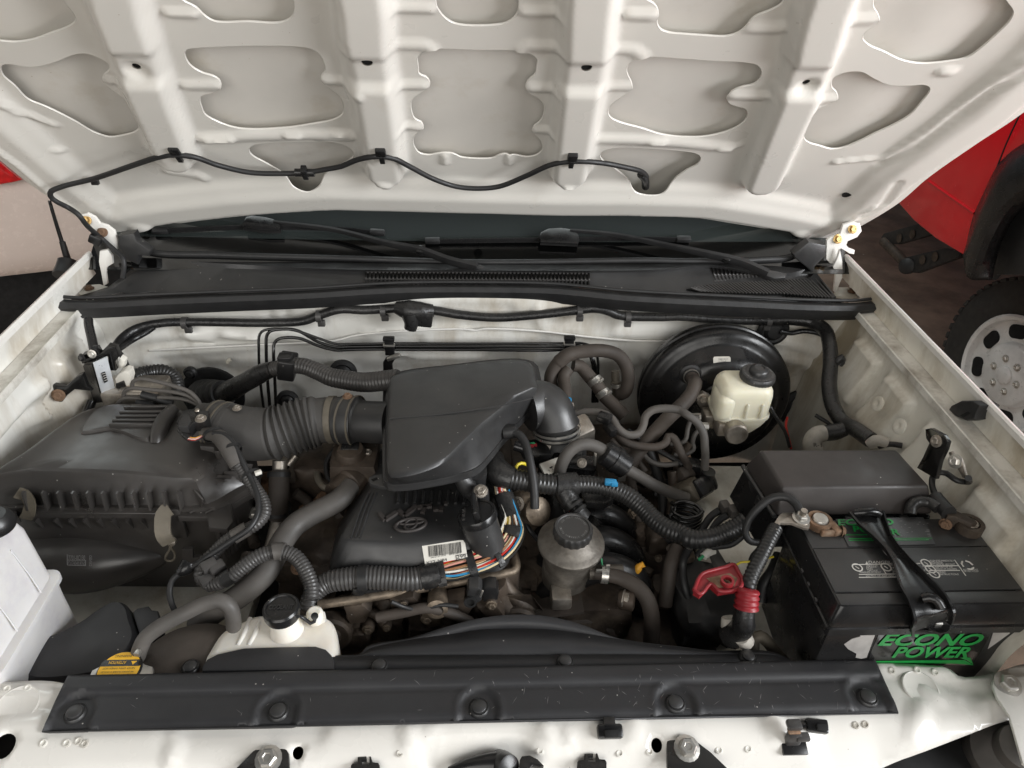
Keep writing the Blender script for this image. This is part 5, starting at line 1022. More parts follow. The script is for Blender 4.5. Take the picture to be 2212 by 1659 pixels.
for x, y, r in ((625,1440,.0095), (975,1422,.008), (560,1510,.009), (410,1420,.0055), (180,1580,.008), (300,1570,.006)):
    p = py(C2(x, y), .108); lathe('bolt_boss', [(r*1.25, -.03), (r*1.15, -.002), (r*1.0, 0)], p, (0, -1, .25), alud, eb, 16); bolt(p, (0, -1, .25), r*.7, grbolt, eb)
lathe('boss', [(.015, -.03), (.015, .004), (.009, .006), (.008, .0), (0, -.004)], py(C2(625, 1440), .10), (0, -1, .3), grbolt, eb, 20)
tube('bracket_rib', mz(C2, (980,1270,1.03), (1000,1330,1.01), (1040,1420,.985), (1120,1480,.965), (1230,1500,.95)), [.020, .018, .016, .014], alud, eb, 12)
tube('bracket_rib', mz(C2, (1040,1250,1.02), (1100,1350,1.0), (1180,1420,.98), (1210,1440,.97)), [.010, .012, .012], alud, eb, 12)
tube('vacuum_pipe', mz(C2, (-60,1410,1.0), (60,1365,1.0), (170,1360,1.0), (240,1400,.995), (290,1470,.985), (300,1520,.975)), .0055, alud, eb, 10)
for i, (x, y, s) in enumerate(((40,1560,.05), (100,1610,.04), (200,1500,.045), (-80,1560,.06), (1150,1430,.05), (1240,1460,.05), (1330,1330,.06), (330,1540,.04))): blob('casting_lump', pz(C2(x, y), .95), (s, s*.8, s), alud, eb, i)

ec = thing('engine_cover', 'black plastic engine cover with raised lettering and oval emblem', 'engine cover')
ct0 = Vector((-.085, .26, 0))
top = [pz(C2(*p), 1.085) for p in ((205,640),(120,790),(20,960),(10,990),(250,1010),(470,1015),(640,1005),(830,985),(900,900),(1000,700),(1010,560),(800,430),(260,430))]
bot = [pz(C2(*p), 1.042) for p in ((150,640),(0,900),(-50,1080),(-55,1215),(200,1250),(470,1262),(640,1250),(1000,1190),(1075,1140),(1090,800),(1090,560),(800,430),(200,430))]
Tp, Bp = polar(top, 96, ct0), polar(bot, 96, ct0)
def ins(a, k, z): return [Vector((ct0.x+(p.x-ct0.x)*k, ct0.y+(p.y-ct0.y)*k, z)) for p in a]
loft('cover_shell', [[Vector((p.x, p.y, 1.03)) for p in Bp], Bp, [Vector((p.x*.25+q_.x*.75, p.y*.25+q_.y*.75, 1.077)) for p, q_ in zip(Bp, Tp)], [Vector((p.x*.06+q_.x*.94, p.y*.06+q_.y*.94, 1.0835)) for p, q_ in zip(Bp, Tp)], ins(Tp, .975, 1.0855), ins(Tp, .8, 1.0858)], blk, ec, 45)
for i in range(3): tube('groove_rib', mz(C2, (235-i*26,700,1.0865), (190-i*27,800,1.0865), (125-i*28,990,1.0862)), .0017, blk, ec, 8)
for i in range(9): tube('cooling_rib', mz(C2, (378+i*54,690,1.087), (372+i*53,768,1.087)), .0026, blk, ec, 8)
et = lambda x, y, z=1.0862: pz(C2(x, y), z)
def letter(pts, w=.0040):
    tube('raised_lettering', [et(*p) for p in pts], w, blkfuse, ec, section=[(.9, .7), (.9, -.8), (-.6, -1), (-.6, 1)], up=(0, 0, 1), step=.0015, sharp=30)  # paler plastic stands in for highlights on the black letters
letter([(252,835),(290,880)]); letter([(290,880),(368,828)]); letter([(378,818),(415,852)]); letter([(415,852),(492,790)]); letter([(498,800),(590,788)]); letter([(548,793),(530,835)]); letter([(600,812),(632,808)]); letter([(655,795),(648,822)]); letter([(668,774),(690,772)])
em = et(455, 908); e1 = (et(555, 900)-et(355, 916))/2; e2 = (et(470, 866)-et(440, 952))/2
def ell(k1, k2, off=(0, 0), r=.0021, n=40):
    P = [em+e1*(off[0]+k1*cos(2*pi*i/n))+e2*(off[1]+k2*sin(2*pi*i/n))+Vector((0, 0, .001)) for i in range(n+1)]; tube('emblem_ring', P, r, blkfuse, ec, 8, step=.002)  # paler rings in place of highlights on the emblem
ell(.97, .97, r=.0026); ell(.38, .80, (0, .08), .0019); ell(.80, .36, (0, .42), .0019)
cs_ = lambda x, y: pn(C2(x, y), pz(C2(640, 1040), 1.079), (0, -.62, .78))
cs_ = lambda x, y, d=.0: pn(C2(x, y), pz(C2(660, 1060), 1.075)+Vector((0, -.55, .8)).normalized()*d, Vector((0, -.55, .8)).normalized())
prism('barcode_sticker', [cs_(*p, .0045) for p in ((527,1042),(760,1005),(792,1003),(805,1025),(820,1115),(548,1168))], .0004, label, ec, lab='white barcode sticker')
xb = 566
while xb < 775:
    w = random.choice((2, 2, 3, 5)); k = (xb-527)/290; y0 = 1048-k*38
    prism('barcode_bar', [cs_(xb, y0, .0049), cs_(xb+w, y0-.4, .0049), cs_(xb+w+6, y0+68, .0049), cs_(xb+6, y0+68.5, .0049)], .0001, ink, ec); xb += w+random.choice((2, 3, 4))
text('lettering', 'X2T-N84', cs_(556,1162,.0049), cs_(690,1138,.0049), cs_(552,1143,.0049), ink, ec); text('lettering', '299', cs_(752,1126,.0049), cs_(812,1116,.0049), cs_(749,1103,.0049), ink, ec); text('lettering', '00210-1P0   0321043', cs_(585,1122,.0049), cs_(780,1090,.0049), cs_(583,1114,.0049), ink, ec)
for a_, b_ in (((745,1102),(815,1092)), ((745,1102),(750,1130)), ((750,1130),(818,1120))): tube('sticker_rule', [cs_(*a_, .0049), cs_(*b_, .0049)], .0004, ink, ec, 4)

# oil filler
of = thing('oil_filler', 'black oil filler neck and cap with a moulded grip bar', 'oil cap')
o0 = pz(C2(952, 1065), 1.055); o1 = pz(C2(882, 845), 1.118); oax = (o1-o0).normalized(); Lo = (o1-o0).length
lathe('filler_neck', [(.029, -.02), (.0275, 0), (.0265, Lo*.5), (.0265, Lo-.006)], o0, oax, blk, of)
lathe('filler_cap', [(.0265, -.006), (.0285, -.005), (.0285, .004), (.027, .0065), (.024, .0065), (.023, .0055), (0, .006)], o1, oax, blksm, of)
cu = Vector((1, 0, 0)); cu = (cu-oax*cu.dot(oax)).normalized(); cv = oax.cross(cu)
box('cap_grip', o1+oax*.012+cv*.004, (.0095, .047, .018), blksm, of, .003, axes((0, 0, 0), oax, cu) @ rot(0, 0, 5))
oc_ = o1+oax*.0062; text('lettering', 'SAE 0W-20', oc_-cu*.020+cv*.012, oc_-cu*.020-cv*.014, oc_-cu*.0155+cv*.012, printg, of)
fb2 = thing('cover_bolt', 'small steel flange bolt above the oil filler cap', 'bolt'); bolt(pz(C2(905, 690), 1.128), (0, -.4, 1), .0072, alu, fb2, 'bolt_head'); lathe('bolt_boss', [(.013, -.03), (.012, 0)], pz(C2(905, 690), 1.127), (0, -.4, 1), blk, fb2, 18)

# resonator box
rsn = thing('intake_resonator', 'large wedge shaped black intake resonator in the middle of the engine', 'resonator')
RT = [pz(t, 1.205) for t in (B2(330,1132), B2(420,1095), B2(700,1060), B2(950,1032), B2(1150,1022), B2(1215,1035), B2(1245,1070), B2(1258,1140), B2(1262,1220), C2(1165,60), C2(1035,165), C2(910,265), C2(828,345), C2(755,415), C2(690,478), C2(620,525), C2(480,575), C2(360,595), C2(322,590), C2(308,560), C2(303,300), C2(318,0))]
RF = [pz(t, 1.150) for t in (B2(300,1150), B2(420,1110), B2(700,1075), B2(950,1045), B2(1150,1035), B2(1250,1060), B2(1275,1110), B2(1288,1180), B2(1292,1260), C2(1275,110), C2(1150,250), C2(1040,370), C2(960,470), C2(900,535), C2(840,568), C2(700,605), C2(560,632), C2(420,652), C2(320,652), C2(288,620), C2(282,560), C2(282,300), C2(285,40))]
cR = Vector((-.03, .32, 0)); Rt, Rf = polar(RT, 110, cR), polar(RF, 110, cR)
def mr(t, z, k=1.): return [Vector((cR.x+((p.x*(1-t)+q_.x*t)-cR.x)*k, cR.y+((p.y*(1-t)+q_.y*t)-cR.y)*k, z)) for p, q_ in zip(Rf, Rt)]
loft('resonator_top', [mr(0, 1.152, .985), mr(.10, 1.156, .985), mr(.55, 1.178), mr(.88, 1.1955), mr(1, 1.2025), mr(1, 1.2065, .965), mr(1, 1.208, .90), mr(1, 1.2095, .5)], blk, rsn, 40)
loft('resonator_flange', [mr(0, 1.1535, .97), mr(0, 1.1535, 1.012), mr(0, 1.1495, 1.016), mr(0, 1.1475, 1.010), mr(0, 1.1455, 1.014), mr(0, 1.1405, 1.012), mr(0, 1.1405, .96)], blk, rsn, 30)
loft('resonator_base', [mr(0, 1.142, .975), mr(0, 1.134, .94), mr(0, 1.126, .84), mr(0, 1.12, .6)], blk, rsn, 45)
tube('parting_line', mz(B2, (320,1405,1.2085), (700,1372,1.2105), (1130,1302,1.2105), (1240,1275,1.206)), .0009, blk, rsn, 6)
prism('mounting_ear', [pz(C2(*p), 1.140) for p in ((182,620),(185,600),(215,585),(275,575),(300,600),(300,660),(250,655),(195,640))], .006, blk, rsn, bevel=.0015)
prism('ear_slot', [pz(C2(*p), 1.1406) for p in ((200,612),(235,600),(245,610),(212,624))], .0012, dark, rsn)
tube('support_post', mz(C2, (770,590,1.135), (810,640,1.12), (835,700,1.10)), [.012, .015, .012], blk, rsn, 12)
tube('support_web', mz(C2, (880,560,1.135), (890,600,1.12), (895,660,1.10)), [.016, .012, .010], blk, rsn, 10)
prism('support_gusset', [pz(C2(*p), 1.115) for p in ((740,620),(905,545),(930,720),(840,735))], .008, blk, rsn, bevel=.002)
lathe('side_nipple', [(.0075, 0), (.0085, .004), (.0085, .02), (.006, .022), (0, .022)], pz(C2(1120, 395), 1.125), (1, -.25, -.2), blksm, rsn, 14)
elb = thing('throttle_elbow', 'glossy black intake elbow joining the resonator to the throttle body', 'intake pipe')
P_ = mz(B2, (1200,1330,1.155), (1290,1310,1.155), (1350,1345,1.15), (1385,1410,1.138), (1393,1470,1.122), (1395,1520,1.108))
L_ = cr(P_, .004); n = len(L_); v, f = sweep_vf(L_, [float(np.interp(i/(n-1), [0, .3, .72, .74, .80, .82, 1], [.041, .038, .0345, .037, .037, .0345, .0345]))*(1+(.045*sin(i*1.6) if i/(n-1) > .66 else 0)) for i in range(n)], 32); mesh('elbow_body', v, f, blk, elb, 40)
for k in (.80, .90): i = int(k*n); ring_clamp('clamp_band', L_[i], L_[min(i+1, n-1)]-L_[i-1], .0385, .0035, steel, elb)
bolt(pz(B2(1480, 1320), 1.145), (1, -.5, .3), .0055, alu, elb, 'clamp_screw'); lathe('plug_tip', [(.006, 0), (.006, .01), (0, .011)], pz(B2(1465, 1310), 1.146), (0, 0, 1), wire['blue'], elb, 12)
tb = thing('throttle_unit', 'throttle body with ribbed black motor cover and white label', 'throttle body')
t0 = pz(C2(1400, 440), 1.075); tax = Vector((-.25, -.75, .65))
lathe('motor_cover', [(.044, -.05), (.044, 0), (.041, .006), (.030, .008), (.028, .014), (.016, .016), (0, .016)], t0, tax, blk, tb)
for k in range(12):
    Mx = axes(t0, tax); a = 2*pi*k/12; box('cover_rib', Mx @ Vector((.035*cos(a), .035*sin(a), .008)), (.016, .0028, .008), blk, tb, .0008, axes((0, 0, 0), tax) @ rot(0, 0, math.degrees(a)))
box('throttle_casting', pz(C2(1530, 330), 1.085), (.05, .04, .07), alu, tb, .008, rot(20, -15, 20)); box('sensor_box', pz(C2(1500, 540), 1.055), (.075, .03, .06), blksm, tb, .008, rot(25, 0, -10))
for x, y in ((1468, 345), (1326, 400), (1505, 285), (1556, 508)): bolt(pz(C2(x, y), 1.098), tax, .0055, alu, tb, 'screw')
prism('white_label', [pz(C2(*p), 1.094) for p in ((1282,512),(1420,462),(1450,540),(1320,590))], .006, label, tb, bevel=.001); text('lettering', '1 2 8', pz(C2(1345,562), 1.0945), pz(C2(1395,545), 1.0945), pz(C2(1340,553), 1.0945), ink, tb); tube('label_mark', mz(C2, (1350,540,1.0945), (1365,532,1.0945)), .0014, ink, tb, 4)
cnk = thing('throttle_connector', 'black electrical plug with small red locks beside the throttle', 'connector')
box('plug_body', pz(C2(1270, 450), 1.09), (.035, .028, .03), blksm, cnk, .004, rot(15, 10, 20)); box('plug_shell', pz(C2(1225, 420), 1.09), (.03, .025, .025), blk, cnk, .004, rot(15, 10, 20))
for x, y in ((1232, 400), (1255, 392), (1180, 408)): box('red_lock', pz(C2(x, y), 1.108), (.006, .005, .006), redp, cnk, .001)
tube('wire', mz(C2, (1215,385,1.108), (1240,378,1.112), (1265,388,1.108)), .0014, wire['green'], cnk, 6)

# purge hose and fitting
ph = thing('breather_hose', 'thin black breather hose with white marks hanging from the resonator edge', 'hose')
tube('hose_body', mz(C2, (1085,308,1.162), (1140,318,1.163), (1185,370,1.158), (1215,470,1.146), (1238,590,1.128), (1250,700,1.108), (1253,800,1.088)), .0066, rubber, ph, 12)
lathe('hose_grommet', [(.011, -.006), (.012, 0), (.011, .014), (.008, .016)], pz(C2(1075, 308), 1.160), (1, .0, .15), rubber, ph, 16)
for i in range(7): p = pz(C2(1200+i*8.5, 400+i*58), 1.152-.010*i); box('hose_mark', p+(CAM-p).normalized()*.0066, (.002, .004, .0012), printw, ph, 0)
vf = thing('vacuum_fitting', 'dirty cast metal fitting where the thin breather hose ends', 'fitting')
lathe('fitting_body', [(.017, -.02), (.017, 0), (.022, .006), (.022, .012), (.012, .016), (0, .016)], pz(C2(1250, 815), 1.068), (.4, -.6, .5), grbolt, vf, 20); lathe('fitting_neck', [(.020, -.02), (.018, .02), (.022, .024)], pz(C2(1190, 745), 1.068), (.7, .2, .3), grbolt, vf, 20); bolt(pz(C2(1140, 770), 1.075), (-.3, -.7, .5), .008, alu, vf)
blob('fitting_lump', pz(C2(1130, 820), 1.04), (.05, .05, .05), alud, vf, 3)

# power steering reservoir
ps = thing('power_steering_reservoir', 'grimy metal power steering reservoir with knurled black cap', 'fluid reservoir')
pcn = pz(C2(1487, 1010), 1.075); pax = Vector((.02, -.06, 1)).normalized()
metg = M('stained_reservoir_metal', (.17, .155, .135), .5, .45, var=.4, vs=30, bump=.6, bs=160, dirt=(.05, .04, .032), dirtamt=.85, dirts=20, dust=.15, dustcol=(.3, .27, .22))
lathe('reservoir_body', [(.027, -.105), (.034, -.100), (.0365, -.085), (.0370, -.040), (.0385, -.026), (.0400, -.016), (.0405, -.012), (.0462, -.011), (.0488, -.007), (.0488, -.002), (.0462, .001), (.0425, .002), (.0385, .006), (.0290, .0125), (.026, .016)], pcn, pax, metg, ps, 48)
lathe('rust_patch', [(.0372, -.078), (.0374, -.075), (.0376, -.055), (.0374, -.050)], pcn, pax, metg, ps, 48)
lathe('cap', [(.0265, .014), (.0280, .016), (.0280, .028), (.0262, .031), (.0235, .031), (.0225, .0295), (0, .030)], pcn, pax, blk, ps, 144, lobes=(18, .022, .0264))
Mx = axes(pcn+pax*.0302, pax)
for s, ph0, rr0 in (('USE ONLY APPROVED', 2.6, .017), ('POWER STEERING FLUID', 5.9, .017)):
    for i, ch in enumerate(s):
        if ch == ' ': continue
        a = ph0-i*.145; c = Mx @ Vector((rr0*cos(a), rr0*sin(a), 0)); rd = (Mx.to_3x3() @ Vector((cos(a), sin(a), 0))); tg_ = (Mx.to_3x3() @ Vector((sin(a), -cos(a), 0)))
        text('lettering', ch, c-tg_*.0009, c+tg_*.0009, c-tg_*.0009+rd*.0028, printg, ps, lift=.0003)
ph2 = thing('power_steering_hose', 'dusty rubber hose curving down from the power steering reservoir', 'hose')
tube('hose_body', mz(C2, (1640,1212,1.035), (1720,1228,1.035), (1800,1245,1.033), (1900,1295,1.025), (1972,1380,1.01), (2002,1480,.99), (2005,1580,.965), (2000,1680,.94)), [.009, .0105, .0115, .012, .012, .012], hoseb, ph2, 16)
i_ = pz(C2(1700, 1225), 1.037); ring_clamp('hose_clamp', i_, (1, -.1, -.05), .0118, .010, steel, ph2); box('clamp_ear', pz(C2(1720, 1190), 1.05), (.006, .004, .018), steel, ph2, .001); box('clamp_ear', pz(C2(1690, 1200), 1.048), (.02, .003, .006), steel, ph2, .001)
lathe('outlet_pipe', [(.011, 0), (.011, .05)], pz(C2(1600, 1210), 1.03), (1, 0, 0), metg, ps, 16)

# pulley and belt
pu = thing('belt_pulley', 'dark ribbed drive belt running over the power steering pulley', 'pulley')
pcx = py(C2(1530, 1690), .115)
lathe('pulley_wheel', [(.02, -.012), (.052, -.010), (.054, .004), (.045, .006), (.044, -.004), (.02, -.006), (.016, .004), (0, .005)], pcx, (.06, -1, .12), alud, pu, 40)
bp = [(.0545, .022)]; 
for i in range(6): bp += [(.0605, .018-i*.006), (.0582, .0155-i*.006)]
bp += [(.0605, -.018), (.0545, -.022)]
lathe('drive_belt', bp, pcx+Vector((0, .018, 0)), (.06, -1, .12), hoseb, pu, 48)
tube('belt_run', [py(C2(1560, 1405), .135), py(C2(1380, 1432), .135), py(C2(1200, 1475), .135), py(C2(1080, 1520), .135)], 1., hoseb, pu, section=[(.002, .018), (.002, -.018), (-.002, -.018), (-.002, .018)], up=(0, 0, 1), sharp=30)
for k in range(3): text('belt_print', 'AUTOMOTIVE BELT 7PK', pz(C2(1215, 1462+k*14-k*0), pcx.z+.064), pz(C2(1375, 1425+k*14), pcx.z+.066), pz(C2(1214, 1452+k*14), pcx.z+.064), tan, pu)
psp = thing('power_steering_pump', 'grimy power steering pump body under the reservoir', 'pump')
blob('pump_body', py(C2(1620, 1400), .165), (.11, .09, .075), alud, psp, 8, .05); lathe('pump_port', [(.013, 0), (.015, .004), (.015, .022), (.010, .024), (0, .024)], py(C2(1790, 1380), .13), (1, -.3, .1), alud, psp, 18); box('pump_flange', py(C2(1420, 1370), .14), (.03, .03, .025), alu, psp, .004)
bolt(py(C2(1820, 1375), .125), (1, -.4, .1), .009, alu, psp)

# wide corrugated loom and open wire ribbon
lm = thing('engine_loom', 'wide grey corrugated wiring tube across the engine front opening into coloured wires', 'wiring harness')
tube('loom_tube', mz(C1, (1985,1450,1.02), (1995,1385,1.03), (2040,1320,1.04), (2110,1275,1.046))+mz(C2, (0,1258,1.05), (150,1245,1.052), (300,1248,1.052), (450,1255,1.05), (560,1240,1.05)), [.013, .015, .0165, .017, .017, .017], corr, lm, 18, pitch=.0056, depth=.10)
tube('loom_tie', mz(C2, (118,1250,1.052), (175,1247,1.052)), .0185, rubber, lm, 16); box('tie_foot', pz(C2(190, 1325), 1.035), (.05, .012, .012), blksm, lm, .004, rot(0, 0, 8)); box('tie_clasp', pz(C2(120, 1330), 1.04), (.016, .012, .02), blksm, lm, .004)
tube('loom_tape', mz(C2, (530,1245,1.05), (580,1232,1.052), (640,1215,1.054)), [.018, .0185, .017], tape, lm, 16)
cols = ['cream', 'white', 'cream', 'red', 'yellow', 'cream', 'pink', 'black', 'cream', 'brown', 'white', 'red', 'cream', 'blue', 'cream', 'black']
base = [(620,1212,1.056), (720,1190,1.058), (820,1165,1.060), (920,1132,1.062), (1010,1085,1.064), (1075,1020,1.068), (1110,940,1.074), (1105,860,1.082), (1080,790,1.090), (1055,720,1.098), (1042,650,1.104)]
Pb = [pz(C2(a, b), z) for a, b, z in base]
for i, k in enumerate(cols):
    PP = []
    for j, p in enumerate(Pb):
        t = (Pb[min(j+1, len(Pb)-1)]-Pb[max(j-1, 0)]).normalized(); sd = t.cross(Vector((0, -.5, .85))).normalized(); wv = (i-7.5)/7.5*(.0175 if 0 < j < 7 else .011); PP.append(p+sd*wv+Vector((0, 0, .0015*((i*7) % 4)+.002*sin(i*2.1+j*.8))))
    tube('wire', PP, .0017, wire[k], lm, 6)
for j0, j1, w_ in ((0, .08, 1), (.21, .29, 1), (.40, .45, 1), (.60, .68, .8), (.74, .93, .7)):
    Lb = cr(Pb, .004); n = len(Lb); sg = Lb[int(j0*n):max(int(j1*n), int(j0*n)+3)]
    v, f = sweep_vf(sg, [1.]*len(sg), section=[(.0088*cos(a), .0215*w_*sin(a)) for a in np.linspace(0, 2*pi, 14)[:-1]], up=(0, -.5, .85)); mesh('wire_tape', v, f, tape, lm, 50)
tube('sensor_lead', mz(C2, (570,1270,1.04), (580,1310,1.03), (610,1332,1.025)), [.009, .008, .006], tape, lm, 10)
for i, k in enumerate(('blue', 'green', 'white')): tube('wire', mz(C2, (605,1325+i*5,1.028), (650,1350+i*5,1.024), (690,1372+i*4,1.02)), .0015, wire[k], lm, 6)
box('lead_plug', pz(C2(732, 1360), 1.02), (.020, .016, .014), corr, lm, .004, rot(0, 0, -10))
cms = thing('cam_sensor', 'black cam position sensor plugged in at the engine front', 'sensor')
prism('sensor_body', [py(C2(*p), .112) for p in ((905,1330),(960,1310),(1005,1315),(1022,1350),(1015,1390),(985,1410),(920,1405))], .02, blksm, cms, bevel=.003); prism('sensor_plug', [py(C2(*p), .106) for p in ((815,1350),(830,1318),(890,1312),(915,1330),(912,1395),(880,1415),(815,1412))], .02, blk, cms, bevel=.003)
tube('lock_wire', [py(C2(902,1368), .103), py(C2(918,1330), .103)], .0014, steel, cms, 6); lathe('plug_socket', [(.009, 0), (.009, .004), (.006, .004), (.006, .001), (0, .001)], py(C2(838, 1395), .104), (0, -1, .2), dark, cms, 14)
# ================================================================== firewall: loom, brake lines, hoses
FWY = .648
fh = thing('firewall_loom', 'long tape wrapped wiring loom clipped along the top of the firewall', 'wiring harness')
P_ = my(B1, (745,955,.565), (775,905,.59), (830,855,.61), (900,820,.625), (1050,790,.635), (1190,785,FWY), (1400,786,FWY), (1700,790,FWY), (1950,778,FWY), (2050,742,FWY))+my(B2, (0,703,FWY), (150,708,FWY), (260,703,FWY), (400,695,FWY), (500,702,FWY), (620,712,FWY), (750,735,FWY), (1000,756,FWY), (1250,740,FWY), (1500,712,FWY), (1640,697,FWY), (1720,712,FWY), (1800,742,FWY), (2050,752,FWY))+my(B3, (0,748,FWY), (250,766,FWY), (550,772,FWY), (720,768,.645), (850,785,.635), (930,835,.61), (960,920,.575), (968,1050,.535), (960,1200,.495), (985,1330,.46), (1050,1430,.425), (1130,1475,.395), (1230,1545,.36))
tube('loom_body', P_, [.009, .008, .0082, .0082, .0085, .0085, .0088, .0085, .0085, .009, .0088, .0088, .010, .0125, .0135, .0135, .0135], tape, fh, 14)
tube('loom_branch', my(B1, (760,960,.56), (850,900,.60), (940,850,.62), (990,815,.63)), .0055, tape, fh, 10)
tube('loom_branch', my(B1, (745,955,.56), (790,1010,.55), (815,1060,.54), (825,1095,.53)), .0045, tape, fh, 10)
for k, (T, x, y) in enumerate(((B1, 1190, 790), (B1, 2052, 748), (B2, 278, 712), (B2, 1540, 715), (B2, 1850, 752), (B3, 566, 775))):
    c = py(T(x, y), FWY); ring_clamp('loom_clip', c, (1, 0, 0), .0092, .010, corr, fh, .0022); box('clip_foot', c+Vector((.002, .002, -.016)), (.014, .008, .013), corr, fh, .002)
tube('taped_joint', my(B2, (355,690,.640), (420,705,.636), (500,715,.634), (600,712,.638)), [.011, .019, .018, .012], tape, fh, 12)
tube('taped_tail', my(B2, (450,730,.628), (460,790,.624), (452,830,.622)), [.017, .014, .012], tape, fh, 10); box('taped_plug', py(B2(545, 760), .628), (.030, .014, .034), tape, fh, .004, rot(0, 8, 0))
tube('loom_branch', my(B3, (640,845,.645), (720,855,.645), (800,842,.64), (900,860,.625), (950,890,.61)), .005, tape, fh, 10)
tube('loom_branch', my(B3, (1060,1470,.41), (1000,1490,.41), (930,1500,.41)), [.013, .015, .014], tape, fh, 12)
tube('white_wrap', my(B3, (925,1500,.41), (880,1510,.408), (845,1560,.40), (870,1620,.39)), [.0145, .0150, .015, .015], cloth, fh, 16, lab='white printed wrap around the loom')
text('lettering', 'R-1', py(B3(860, 1585), .375), py(B3(910, 1588), .375), py(B3(858, 1560), .375), ink, fh)
tube('white_tape', my(B3, (1215,1570,.355), (1270,1545,.35), (1330,1560,.345)), [.009, .010, .009], cloth, fh, 12)
tube('loom_branch', my(B3, (1280,1585,.35), (1350,1570,.34), (1430,1580,.33)), .005, tape, fh, 8)
tube('loom_strap', my(B3, (1010,1040,.53), (1035,1010,.53), (1045,1035,.53), (1025,1060,.53)), .006, rubber, fh, 8)

bls = thing('brake_line_set', 'three parallel black brake lines running along the firewall', 'brake lines')
for i, (dx, dy, r) in enumerate(((0, 0, .0026), (48, 2, .0031), (95, 55, .0031))):
    pts = my(B1, (1700+dx*.8,1370,.60), (1672+dx,1150,.61), (1664+dx,960+dy*.3,.62), (1668+dx,870+dy,.628), (1690+dx,842+dy,.63), (1740+dx,830+dy,.632), (1880+dx*.5,835+dy,.632), (2050,890+i*24,.632), (2160,925+i*20,.632))
    pts += my(B2, (60,918+i*18+8,.633), (200,925+i*17,.634), (320,922+i*19,.635), (800,924+i*19,.635), (1440,922+i*20,.635))
    if i == 0: pts += my(B2, (1560,922,.635), (1630,950,.635), (1655,1010,.63), (1660,1150,.62), (1655,1300,.61))
    else: pts += my(B2, (1540,930+i*8,.634), (1590,970,.63), (1610+i*15,1060,.62), (1610+i*15,1300,.61))
    tube('brake_line', pts, r, blkglos, bls, 10)
for x, y in ((318, 945), (1472, 938)):
    c = py(B2(x, y), .630); box('line_bracket', c, (.018, .010, .034), blksm, bls, .002); box('bracket_clip', c+Vector((0, -.003, .006)), (.022, .010, .004), steel, bls, .001); box('bracket_head', c+Vector((0, 0, .018)), (.022, .012, .008), blksm, bls, .002)
hk = thing('pipe_bracket', 'bent dark steel bracket standing below the brake lines behind the resonator', 'bracket')
prism('bracket_arm', [py(B2(*p), .60) for p in ((278,1120),(276,1050),(295,1020),(340,1000),(375,992),(385,1010),(350,1030),(335,1060),(345,1120))], .006, blksm, hk, bevel=.0015); box('bracket_lip', py(B2(345, 1010), .598), (.026, .010, .006), steel, hk, .001, rot(0, -20, 0))

ch = thing('cabin_loom', 'corrugated loom from the firewall grommet to the resonator, black taped at one end', 'wiring harness')
tube('loom_grommet', my(B1, (1330,1290,.62), (1390,1265,.60), (1440,1245,.585)), [.045, .036, .026], rubber, ch, 20, pitch=.014, depth=.1)
tube('loom_tape', my(B1, (1420,1265,.585), (1500,1215,.57), (1600,1160,.555), (1680,1115,.545), (1760,1085,.535)), [.019, .020, .0175, .0175, .014], tape, ch, 16)
tube('loom_tube', my(B1, (1740,1092,.536), (1850,1068,.525), (1950,1068,.515), (2050,1105,.50), (2130,1140,.485), (2212,1155,.475))+my(B2, (150,1172,.46), (300,1160,.445), (380,1150,.44)), [.0135, .0145, .0155, .017, .0175, .0175], corr, ch, 16, pitch=.0062, depth=.12)
c = py(B1(1850, 1068), .525); box('loom_clamp', c, (.030, .040, .040), blksm, ch, .004, rot(0, 10, 0)); box('clamp_latch', c+Vector((0, -.004, .022)), (.024, .02, .008), blksm, ch, .002)

hh = thing('heater_hose', 'looped brown heater hose arching over at the firewall', 'hose')
tube('hose_body', my(B2, (1450,1290,.50), (1445,1200,.53), (1360,1190,.53)[:0] or (1440,1130,.55), (1470,1085,.56)), .0115, hoseb, hh, 16)
tube('hose_loop', my(B2, (1365,1220,.545), (1355,1140,.555), (1390,1065,.565), (1460,1000,.57), (1560,975,.575), (1700,970,.58), (1790,1000,.58), (1840,1070,.575), (1852,1160,.57), (1835,1230,.565), (1800,1250,.57)), .0125, hoseb, hh, 18)
tube('hose_sleeve', my(B2, (1405,1045,.566), (1460,1000,.569), (1500,985,.572)), .0135, hoseb, hh, 16)
lathe('brass_stub', [(.008, 0), (.008, .02), (.010, .022), (.010, .028), (.008, .03), (.008, .06)], py(B2(1770, 1100), .60), (.1, -.3, -1), tan, hh, 16); ring_clamp('hose_clamp', py(B2(1785, 1190), .585), (.1, -.3, -1), .0105, .008, steel, hh)
h2 = thing('heater_hose', 'straight brown heater hose with two silver spring clamps', 'hose')
P_ = my(B2, (1500,1060,.57), (1545,1070,.57), (1590,1120,.56), (1650,1190,.545), (1700,1260,.53), (1760,1320,.515), (1830,1390,.50)); tube('hose_body', P_, .0125, hoseb, h2, 18)
for x, y, yy in ((1640, 1165, .548), (1692, 1245, .533)):
    c = py(B2(x, y), yy); ring_clamp('hose_clamp', c, P_[4]-P_[3], .0128, .011, steel, h2); box('clamp_ear', c+Vector((-.004, -.012, .010)), (.012, .006, .010), steel, h2, .001, rot(0, 40, 0)); box('clamp_ear', c+Vector((.008, -.010, .008)), (.005, .006, .014), steel, h2, .001, rot(0, 40, 0))

